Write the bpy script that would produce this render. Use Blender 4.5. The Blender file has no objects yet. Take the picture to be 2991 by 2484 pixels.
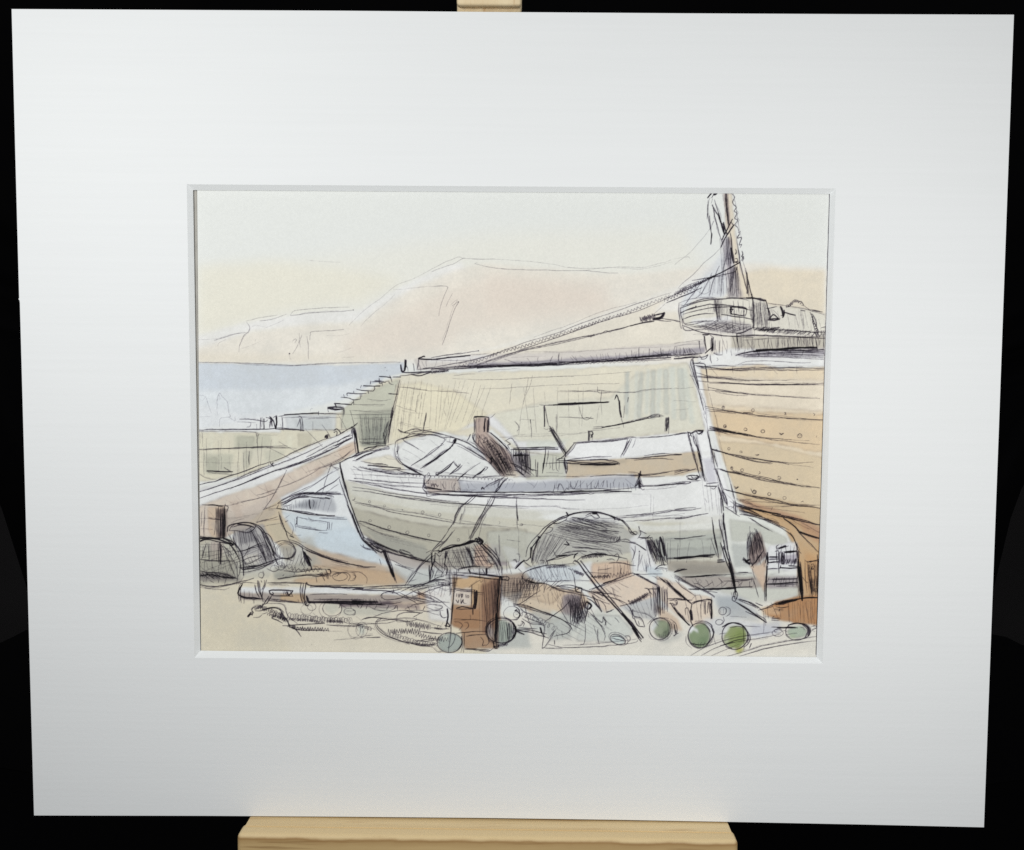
# Mounted pen-and-wash drawing of beached boats, resting on a pine easel in front of black cloth.
import bpy, bmesh, math, random
import numpy as np
from mathutils import Matrix, Vector

random.seed(7)
RNG = np.random.default_rng(11)
C = bpy.context.scene.collection

# ------------------------------------------------------------------ board frame and camera pose
PW, PH, FOC = 2991.0, 2484.0, 3200.0
BW = 0.50                                   # width of the mount in metres
TILT = math.radians(16)                     # the board leans back on the easel
LIFT = 0.30                                 # bottom edge of the board above the table


def homog(src, dst):
    A = []
    for (x, y), (u, v) in zip(src, dst):
        A.append([x, y, 1, 0, 0, 0, -u * x, -u * y, -u])
        A.append([0, 0, 0, x, y, 1, -v * x, -v * y, -v])
    return np.linalg.svd(np.array(A, float))[2][-1].reshape(3, 3)


def solve_pose():
    px = [(34, 27), (2961.6, 43.5), (2874, 2417), (99.5, 2382.4)]
    bh = BW / 1.2026
    src = [(0, bh), (BW, bh), (BW, 0), (0, 0)]
    # pixel -> camera rays with y up, looking along -z
    dst = [((x - PW / 2) / FOC, -(y - PH / 2) / FOC) for x, y in px]
    Hm = homog(src, dst)
    # point in camera = s*(u, v, -1)*depth  -> columns
    M = Hm.copy()
    M[2] *= -1
    a, b, t = M[:, 0], M[:, 1], M[:, 2]
    s = 2 / (np.linalg.norm(a) + np.linalg.norm(b))
    if t[2] * s > 0:
        s = -s
    a, b, t = a * s, b * s, t * s
    x = a / np.linalg.norm(a)
    y = b - x * (b @ x)
    y /= np.linalg.norm(y)
    # split the tiny skew evenly
    z = np.cross(x, y)
    R = np.stack([x, y, z], 1)
    return R, t


RB, TB = solve_pose()                        # board -> camera coordinates


def px2b(x, y, z=0.0):
    """photo pixel on the plane z of the board -> board coordinates (metres)"""
    d = np.array([(x - PW / 2) / FOC, -(y - PH / 2) / FOC, -1.0])
    n = RB[:, 2]
    o = TB + n * z
    k = (n @ o) / (n @ d)
    return tuple((RB.T @ (d * k - TB))[:2]) + (z,)


# board -> world
ct, st = math.cos(TILT), math.sin(TILT)
BM = Matrix(((1, 0, 0, -BW / 2), (0, st, -ct, 0), (0, ct, st, LIFT), (0, 0, 0, 1)))
CB = Matrix.Identity(4)
for i in range(3):
    for j in range(3):
        CB[i][j] = RB[i][j]
    CB[i][3] = TB[i]
cam_world = BM @ CB.inverted()

# top of the ledge in board coordinates: y = LEDGE_TOP[0] + LEDGE_TOP[1] * x
_l, _r = px2b(731, 2384), px2b(2126, 2402.5)
_m = (_r[1] - _l[1]) / (_r[0] - _l[0])
LEDGE_TOP = (_l[1] - .0006 - _m * _l[0], _m)

# ------------------------------------------------------------------ helpers


def tag(o, label=None, cat=None, group=None, kind=None):
    if label: o['label'] = label
    if cat: o['category'] = cat
    if group: o['group'] = group
    if kind: o['kind'] = kind
    return o


def empty(name, mat):
    o = bpy.data.objects.new(name, None)
    C.objects.link(o)
    o.matrix_world = mat
    return o


def obj(name, verts, faces, mat, parent=None, smooth=False, bevel=0, seg=3):
    me = bpy.data.meshes.new(name)
    me.from_pydata([tuple(v) for v in verts], [], faces)
    me.update()
    bm = bmesh.new(); bm.from_mesh(me)
    bmesh.ops.recalc_face_normals(bm, faces=bm.faces)
    bm.to_mesh(me); bm.free()
    me.materials.append(mat)
    o = bpy.data.objects.new(name, me)
    C.objects.link(o)
    if parent: o.parent = parent
    if bevel:
        m = o.modifiers.new('bevel', 'BEVEL'); m.width = bevel; m.segments = seg; m.limit_method = 'ANGLE'
        for p in me.polygons: p.use_smooth = True
        m.harden_normals = False
    if smooth:
        for p in me.polygons: p.use_smooth = True
    return o


def box(x0, x1, y0, y1, z0, z1):
    v = [(x, y, z) for z in (z0, z1) for y in (y0, y1) for x in (x0, x1)]
    f = [(0, 1, 3, 2), (4, 6, 7, 5), (0, 4, 5, 1), (2, 3, 7, 6), (0, 2, 6, 4), (1, 5, 7, 3)]
    return v, f


def srgb(h):
    c = np.array([int(h[i:i + 2], 16) / 255 for i in (0, 2, 4)])
    return np.where(c <= .04045, c / 12.92, ((c + .055) / 1.055) ** 2.4)


def nodes(name):
    m = bpy.data.materials.new(name); m.use_nodes = True
    nt = m.node_tree
    return m, nt, nt.nodes, nt.links, nt.nodes['Principled BSDF']


def mat_card(name, base, rough=.9, rib=True):
    m, nt, N, L, P = nodes(name)
    P.inputs['Roughness'].default_value = rough
    P.inputs['Specular IOR Level'].default_value = .25
    tc = N.new('ShaderNodeTexCoord')
    mp = N.new('ShaderNodeMapping'); mp.inputs['Scale'].default_value = (9, 420, 1)
    nz = N.new('ShaderNodeTexNoise'); nz.inputs['Scale'].default_value = 1; nz.inputs['Detail'].default_value = 3
    L.new(tc.outputs['Object'], mp.inputs['Vector']); L.new(mp.outputs['Vector'], nz.inputs['Vector'])
    n2 = N.new('ShaderNodeTexNoise'); n2.inputs['Scale'].default_value = 520; n2.inputs['Detail'].default_value = 2
    L.new(tc.outputs['Object'], n2.inputs['Vector'])
    mx = N.new('ShaderNodeMath'); mx.operation = 'ADD'
    L.new(nz.outputs['Fac'], mx.inputs[0]); L.new(n2.outputs['Fac'], mx.inputs[1])
    bp = N.new('ShaderNodeBump'); bp.inputs['Strength'].default_value = .16 if rib else .08; bp.inputs['Distance'].default_value = .0003
    L.new(mx.outputs[0], bp.inputs['Height']); L.new(bp.outputs['Normal'], P.inputs['Normal'])
    rp = N.new('ShaderNodeMapRange'); rp.inputs['From Min'].default_value = .25; rp.inputs['From Max'].default_value = .75
    rp.inputs['To Min'].default_value = .987; rp.inputs['To Max'].default_value = 1.009
    L.new(nz.outputs['Fac'], rp.inputs['Value'])
    mm = N.new('ShaderNodeMix'); mm.data_type = 'RGBA'; mm.blend_type = 'MULTIPLY'; mm.inputs['Factor'].default_value = 1
    mm.inputs['A'].default_value = (*base, 1)
    L.new(rp.outputs['Result'], mm.inputs['B']); L.new(mm.outputs['Result'], P.inputs['Base Color'])
    return m


def mat_wood(name, c1, c2, c3, scale=(3, 70, 70), rough=.55, edge_line_lit_top=False):
    """pine: long grain streaks and a few darker flecks along x"""
    m, nt, N, L, P = nodes(name)
    P.inputs['Roughness'].default_value = rough
    P.inputs['Specular IOR Level'].default_value = .35
    tc = N.new('ShaderNodeTexCoord')
    mp = N.new('ShaderNodeMapping'); mp.inputs['Scale'].default_value = scale
    L.new(tc.outputs['Object'], mp.inputs['Vector'])
    nz = N.new('ShaderNodeTexNoise'); nz.inputs['Scale'].default_value = 1.6; nz.inputs['Detail'].default_value = 6; nz.inputs['Distortion'].default_value = .6
    L.new(mp.outputs['Vector'], nz.inputs['Vector'])
    cr = N.new('ShaderNodeValToRGB')
    cr.color_ramp.elements[0].position = .3; cr.color_ramp.elements[0].color = (*c1, 1)
    cr.color_ramp.elements[1].position = .7; cr.color_ramp.elements[1].color = (*c2, 1)
    L.new(nz.outputs['Fac'], cr.inputs['Fac'])
    n2 = N.new('ShaderNodeTexNoise'); n2.inputs['Scale'].default_value = 2.6; n2.inputs['Detail'].default_value = 4
    mp2 = N.new('ShaderNodeMapping'); mp2.inputs['Scale'].default_value = tuple(s * (2.5 if s < 10 else 2.2) for s in scale)
    L.new(tc.outputs['Object'], mp2.inputs['Vector']); L.new(mp2.outputs['Vector'], n2.inputs['Vector'])
    r2 = N.new('ShaderNodeMapRange'); r2.inputs['From Min'].default_value = .60; r2.inputs['From Max'].default_value = .78
    L.new(n2.outputs['Fac'], r2.inputs['Value'])
    mx = N.new('ShaderNodeMix'); mx.data_type = 'RGBA'
    mx.inputs['B'].default_value = (*c3, 1)
    L.new(r2.outputs['Result'], mx.inputs['Factor']); L.new(cr.outputs['Color'], mx.inputs['A'])
    col_out = mx.outputs['Result']
    if edge_line_lit_top:
        # front edge: an uneven brown line just below the rounded top
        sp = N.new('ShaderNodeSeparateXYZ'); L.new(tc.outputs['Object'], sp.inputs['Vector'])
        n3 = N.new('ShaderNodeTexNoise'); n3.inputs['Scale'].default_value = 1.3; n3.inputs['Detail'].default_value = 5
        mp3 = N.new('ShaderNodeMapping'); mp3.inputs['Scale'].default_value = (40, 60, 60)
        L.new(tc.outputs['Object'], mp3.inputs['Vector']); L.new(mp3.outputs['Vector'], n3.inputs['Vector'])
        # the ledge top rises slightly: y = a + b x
        ln = N.new('ShaderNodeMath'); ln.operation = 'MULTIPLY_ADD'; ln.inputs[1].default_value = -LEDGE_TOP[1]; ln.inputs[2].default_value = -LEDGE_TOP[0]
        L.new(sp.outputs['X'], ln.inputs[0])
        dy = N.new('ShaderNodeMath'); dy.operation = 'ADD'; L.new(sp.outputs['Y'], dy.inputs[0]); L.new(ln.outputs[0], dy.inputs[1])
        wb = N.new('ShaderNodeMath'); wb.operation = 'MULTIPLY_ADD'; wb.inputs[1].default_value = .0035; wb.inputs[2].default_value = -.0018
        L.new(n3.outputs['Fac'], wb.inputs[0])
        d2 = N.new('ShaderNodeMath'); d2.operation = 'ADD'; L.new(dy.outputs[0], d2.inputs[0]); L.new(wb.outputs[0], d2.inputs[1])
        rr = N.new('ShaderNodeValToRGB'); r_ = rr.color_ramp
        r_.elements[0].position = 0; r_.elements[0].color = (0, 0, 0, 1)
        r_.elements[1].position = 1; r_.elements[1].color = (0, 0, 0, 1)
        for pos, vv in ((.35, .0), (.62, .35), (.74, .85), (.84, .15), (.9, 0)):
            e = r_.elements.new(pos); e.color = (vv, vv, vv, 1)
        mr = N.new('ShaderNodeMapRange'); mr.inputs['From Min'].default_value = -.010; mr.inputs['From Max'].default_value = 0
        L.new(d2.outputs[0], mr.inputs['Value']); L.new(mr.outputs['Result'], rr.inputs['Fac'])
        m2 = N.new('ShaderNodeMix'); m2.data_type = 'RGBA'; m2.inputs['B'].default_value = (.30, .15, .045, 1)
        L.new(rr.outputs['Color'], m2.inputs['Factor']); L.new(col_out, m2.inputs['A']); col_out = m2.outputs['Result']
        # light painted in: the rail's lit top is paler than its shaded face
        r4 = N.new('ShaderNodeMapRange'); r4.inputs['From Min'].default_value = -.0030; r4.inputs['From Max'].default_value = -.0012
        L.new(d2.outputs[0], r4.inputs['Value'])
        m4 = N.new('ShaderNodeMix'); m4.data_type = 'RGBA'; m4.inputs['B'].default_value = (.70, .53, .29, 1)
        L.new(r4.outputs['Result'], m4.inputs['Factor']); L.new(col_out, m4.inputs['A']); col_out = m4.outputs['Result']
    L.new(col_out, P.inputs['Base Color'])
    bp = N.new('ShaderNodeBump'); bp.inputs['Strength'].default_value = .25; bp.inputs['Distance'].default_value = .0006
    L.new(nz.outputs['Fac'], bp.inputs['Height']); L.new(bp.outputs['Normal'], P.inputs['Normal'])
    return m


def mat_plain(name, c, rough=.9, noise=120):
    m, nt, N, L, P = nodes(name)
    P.inputs['Roughness'].default_value = rough
    P.inputs['Specular IOR Level'].default_value = .1
    nz = N.new('ShaderNodeTexNoise'); nz.inputs['Scale'].default_value = noise
    tc = N.new('ShaderNodeTexCoord'); L.new(tc.outputs['Object'], nz.inputs['Vector'])
    cr = N.new('ShaderNodeValToRGB')
    cr.color_ramp.elements[0].color = (*[k * .8 for k in c], 1)
    cr.color_ramp.elements[1].color = (*[k * 1.2 for k in c], 1)
    L.new(nz.outputs['Fac'], cr.inputs['Fac']); L.new(cr.outputs['Color'], P.inputs['Base Color'])
    return m


# ------------------------------------------------------------------ the drawing: washes, then pen lines
# Both are lists of hand-placed shapes; each block starts with T (origin and scale of its coordinates).
OX, OY, CW, CH = 545, 540, 1900, 1400        # canvas rectangle, in photo pixels


def parse(txt):
    T = (0, 0, 1)
    for ln in txt.splitlines():
        t = ln.split()
        if not t: continue
        if t[0] == 'T':
            T = tuple(float(v) for v in t[1:4]); continue
        k = {'l': 2, 'p': 2, 'h': 3, 'z': 4, 'c': 4, 'o': 5, 'd': 2, 'w': 4}[t[0]]
        a = t[1:1 + k]
        pts = np.array([[float(v) for v in p.split(',')] for p in t[1 + k:]])
        if len(pts) == 0: continue
        pts = pts / T[2] + np.array([T[0] - OX, T[1] - OY])
        yield t[0], a, pts, T[2]


def blur(a, r):
    r = int(max(1, round(r)))
    for _ in range(3):
        for ax in (0, 1):
            p = np.pad(a, [(r + 1, r) if i == ax else (0, 0) for i in (0, 1)], mode='edge')
            c = np.cumsum(p, axis=ax, dtype=np.float64)
            n = a.shape[ax]
            if ax == 0: a = (c[2 * r + 1:2 * r + 1 + n] - c[:n]) / (2 * r + 1)
            else: a = (c[:, 2 * r + 1:2 * r + 1 + n] - c[:, :n]) / (2 * r + 1)
    return a


def smooth_noise(h, w, cell, seed):
    g = np.random.default_rng(seed).random((h // cell + 4, w // cell + 4))
    yy = np.arange(h) / cell; xx = np.arange(w) / cell
    y0 = yy.astype(int); x0 = xx.astype(int)
    fy = (yy - y0)[:, None]; fx = (xx - x0)[None]
    fy = fy * fy * (3 - 2 * fy); fx = fx * fx * (3 - 2 * fx)
    A = g[y0][:, x0]; B = g[y0][:, x0 + 1]; Cc = g[y0 + 1][:, x0]; D = g[y0 + 1][:, x0 + 1]
    return A * (1 - fy) * (1 - fx) + B * (1 - fy) * fx + Cc * fy * (1 - fx) + D * fy * fx


def catmull(p, n):
    if len(p) < 3:
        t = np.linspace(0, 1, max(n, 2))[:, None]
        return p[0] * (1 - t) + p[-1] * t
    q = np.vstack([2 * p[0] - p[1], p, 2 * p[-1] - p[-2]])
    L = np.r_[0, np.cumsum(np.hypot(*np.diff(p, axis=0).T) + 1e-6)]
    s = np.linspace(0, L[-1], n)
    i = np.clip(np.searchsorted(L, s, side='right') - 1, 0, len(p) - 2)
    t = ((s - L[i]) / (L[i + 1] - L[i]))[:, None]
    a, b, c, d = q[i], q[i + 1], q[i + 2], q[i + 3]
    return .5 * (2 * b + (c - a) * t + (2 * a - 5 * b + 4 * c - d) * t * t + (3 * b - a - 3 * c + d) * t ** 3)


def path_len(p):
    return float(np.hypot(*np.diff(p, axis=0).T).sum())


N1 = smooth_noise(CH, CW, 60, 1); N2 = smooth_noise(CH, CW, 14, 2); N3 = smooth_noise(CH, CW, 4, 3)
N4 = smooth_noise(CH, CW, 2, 9)
NW = (N1 - .5) * .5 + (N2 - .5) * .35 + (N3 - .5) * .15
canvas = np.empty((CH, CW, 3), np.float32)
canvas[:] = np.array([0xde, 0xdf, 0xdb]) / 255.


def fill(poly, soft):
    """coverage of a polygon; returns slice and array"""
    m = int(soft * 3 + 6)
    x0 = int(max(0, poly[:, 0].min() - m)); x1 = int(min(CW, poly[:, 0].max() + m))
    y0 = int(max(0, poly[:, 1].min() - m)); y1 = int(min(CH, poly[:, 1].max() + m))
    if x1 - x0 < 3 or y1 - y0 < 3: return None
    # wobble the outline so brush edges are uneven
    gx = np.arange(x0, x1) + .5
    cov = np.zeros((y1 - y0, x1 - x0), np.float64)
    P = poly; Q = np.roll(poly, -1, 0)
    for r in range(y1 - y0):
        for sub in (.25, .75):
            y = y0 + r + sub
            e = (P[:, 1] <= y) != (Q[:, 1] <= y)
            if not e.any(): continue
            xs = np.sort(P[e, 0] + (y - P[e, 1]) / (Q[e, 1] - P[e, 1]) * (Q[e, 0] - P[e, 0]))
            for k in range(0, len(xs) - 1, 2):
                cov[r] += .5 * ((gx >= xs[k]) & (gx < xs[k + 1]))
    return (slice(y0, y1), slice(x0, x1)), cov


SAT = .79


def wash(color, alpha, soft, edge, poly):
    n = len(poly)
    closed = np.vstack([poly, poly[:1]])
    # densify and roughen
    out = []
    for i in range(n):
        a, b = closed[i], closed[i + 1]
        k = max(1, int(np.hypot(*(b - a)) / 14))
        for j in range(k):
            out.append(a + (b - a) * j / k + RNG.normal(0, 1.1, 2))
    r = fill(np.array(out), soft)
    if r is None: return
    sl, cov = r
    soft = soft if soft <= 1.5 else .8 + soft * .5
    c = blur(cov, soft) if soft >= 1 else cov
    col = np.array([int(color[i:i + 2], 16) for i in (0, 2, 4)]) / 255.
    g = col @ (.3, .59, .11)
    col = g + (col - g) * SAT
    nz = NW[sl]
    a = c * alpha * (1 + nz * (.35 if soft < 7 else .12))
    tgt = col[None, None] * (1 + nz[..., None] * (.085 if soft < 7 else .02) + (N4[sl][..., None] - .5) * .03)
    if alpha > .75 and soft < 4 and np.ptp(poly[:, 0]) < 500: edge = max(edge, .22)
    cv = canvas[sl]
    a = np.clip(a, 0, 1)[..., None]
    cv[:] = cv * (1 - a) + tgt * a
    if edge > 0:
        ed = np.clip(c * (1 - blur(c, 2)) * 4, 0, 1) * edge * (N2[sl] * 2.4)
        cv *= (1 - ed[..., None] * np.array([.16, .17, .16]))


INK = np.array([0x26, 0x1e, 0x32]) / 255.


def stroke(p, w, alpha, taper=.5, wob=.5):
    """one pen line along the dense path p (canvas px), w = width in px"""
    L = path_len(p)
    n = max(2, int(L / .6) + 2)
    if len(p) != n:
        s = np.r_[0, np.cumsum(np.hypot(*np.diff(p, axis=0).T))]
        u = np.linspace(0, s[-1], n)
        p = np.stack([np.interp(u, s, p[:, 0]), np.interp(u, s, p[:, 1])], 1)
    k = max(2, int(L / 18) + 2)
    jx = np.interp(np.linspace(0, 1, n), np.linspace(0, 1, k), RNG.normal(0, wob, k))
    jy = np.interp(np.linspace(0, 1, n), np.linspace(0, 1, k), RNG.normal(0, wob, k))
    p = p + np.stack([jx, jy], 1)
    t = np.linspace(0, 1, n)
    pr = 1 - taper * (np.clip(1 - t * 6, 0, 1) + np.clip(1 - (1 - t) * 5, 0, 1)) * .8
    pr = pr * np.interp(t, np.linspace(0, 1, k), RNG.uniform(.78, 1.12, k))
    rad = np.maximum(w * .5 * pr, .42)
    R = int(math.ceil(rad.max() + 1.2))
    ix = np.floor(p[:, 0]).astype(int); iy = np.floor(p[:, 1]).astype(int)
    x0, y0 = max(0, ix.min() - R), max(0, iy.min() - R)
    x1, y1 = min(CW, ix.max() + R + 1), min(CH, iy.max() + R + 1)
    if x1 <= x0 or y1 <= y0: return
    buf = np.zeros((y1 - y0, x1 - x0), np.float32)
    o = np.arange(-R, R + 1)
    X = ix[:, None, None] + o[None, None, :] + 0 * o[None, :, None]
    Y = iy[:, None, None] + o[None, :, None] + 0 * o[None, None, :]
    d = np.hypot(X + .5 - p[:, 0, None, None], Y + .5 - p[:, 1, None, None])
    cov = np.clip(rad[:, None, None] + .5 - d, 0, 1).astype(np.float32)
    # a ball pen skips a little on light lines
    ok = (X >= x0) & (X < x1) & (Y >= y0) & (Y < y1) & (cov > 0)
    np.maximum.at(buf, (Y[ok] - y0, X[ok] - x0), cov[ok])
    sl = (slice(y0, y1), slice(x0, x1))
    skip = 1 - (1 - alpha) * .7 * np.clip(N3[sl] * 1.8 - .5, 0, 1)
    a = np.clip(buf * alpha * skip * (.74 + .42 * N4[sl]), 0, 1)[..., None]
    canvas[sl] = canvas[sl] * (1 - a * (1 - INK))


def pen(cmd, a, P, s):
    if cmd in 'lp':
        w, al = float(a[0]) / s, float(a[1])
        L = path_len(P)
        q = catmull(P, max(4, int(L / 1.5))) if cmd == 'l' and len(P) > 2 else P
        wide = w > 2.6
        stroke(q, w * (1.12 if wide else 1.04), min(1, al * (1. if wide else 1.14)), taper=.3 if wide else .5)
        if not wide and al > .5 and L > 25 and cmd == 'l':   # searching second line beside the first
            k0, k1 = RNG.uniform(0, .3), RNG.uniform(.65, 1)
            q2 = q[int(len(q) * k0):max(int(len(q) * k1), int(len(q) * k0) + 3)]
            stroke(q2 + RNG.normal(0, 1.7, 2), w * .7, al * .65, wob=.9)
            if L > 90 and al > .7:
                k0 = RNG.uniform(.1, .6)
                q2 = q[int(len(q) * k0):int(len(q) * (k0 + .4))]
                if len(q2) > 3: stroke(q2 + RNG.normal(0, 2.4, 2), w * .6, al * .6, wob=.9)
        if wide:                                   # broad darks are several passes of the pen
            for _ in range(2):
                stroke(q + RNG.normal(0, w * .22, 2), w * .35, min(1, al), wob=.8)
    elif cmd == 'h':
        n, w, al = int(a[0]), float(a[1]) / s, float(a[2])
        n = max(3, int(n * (.6 if float(a[1]) <= 8 else .85)))
        if len(P) < 4: return
        A0, A1, B1, B0 = P[:4]
        for i in range(n):
            t = (i + RNG.uniform(-.35, .35)) / max(1, n - 1)
            u = t + RNG.normal(0, .03)
            e0, e1 = RNG.uniform(-.06, .1), RNG.uniform(-.06, .12)
            p0 = A0 + (A1 - A0) * t; p1 = B0 + (B1 - B0) * u
            q0 = p0 + (p1 - p0) * e0; q1 = p1 + (p0 - p1) * e1
            mid = (q0 + q1) / 2 + RNG.normal(0, 1.2, 2)
            stroke(catmull(np.array([q0, mid, q1]), 12), w * RNG.uniform(.6, .9), min(1, al * RNG.uniform(.75, 1.15)), taper=.6, wob=.3)
    elif cmd in 'zc':
        n, amp, w, al = int(a[0]), float(a[1]) / s, float(a[2]) / s, float(a[3])
        q = catmull(P, 400)
        tg = np.gradient(q, axis=0); tg /= np.hypot(*tg.T)[:, None] + 1e-9
        nm = np.stack([-tg[:, 1], tg[:, 0]], 1)
        ph = np.linspace(0, n, 400)
        ph = ph + .12 * np.sin(ph * 1.7 + 1)
        am = amp * (1 + .25 * np.sin(ph * 2.3))[:, None] * .5
        if cmd == 'z':
            tri = 2 * np.abs((ph % 1) * 2 - 1) - 1
            r = q + nm * tri[:, None] * am
        else:
            st_ = path_len(q) / max(1, n)
            r = q + nm * np.sin(ph * 2 * math.pi)[:, None] * am + tg * (np.cos(ph * 2 * math.pi)[:, None] * min(st_ * .45, amp * .6))
        stroke(r, w, al, wob=.2)
    elif cmd == 'o':
        w, al, rx, ry, rot = float(a[0]) / s, float(a[1]), float(a[2]) / s, float(a[3]) / s, math.radians(float(a[4]))
        for c in P:
            ph = RNG.uniform(0, 6.28)
            t = np.linspace(ph, ph + 6.28 * 1.08, 60)
            g = np.linspace(.98, 1.05, 60)
            x, y = np.cos(t) * rx * g, np.sin(t) * ry * g
            q = np.stack([c[0] + x * math.cos(rot) - y * math.sin(rot), c[1] + x * math.sin(rot) + y * math.cos(rot)], 1)
            stroke(q, w, al, wob=.4)
    elif cmd == 'd':
        r, al = float(a[0]) / s, float(a[1])
        for c in P:
            stroke(np.array([c - (r * .3, 0), c, c + (r * .3, r * .2)]), r * 1.5, al, taper=.2, wob=.2)


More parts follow.
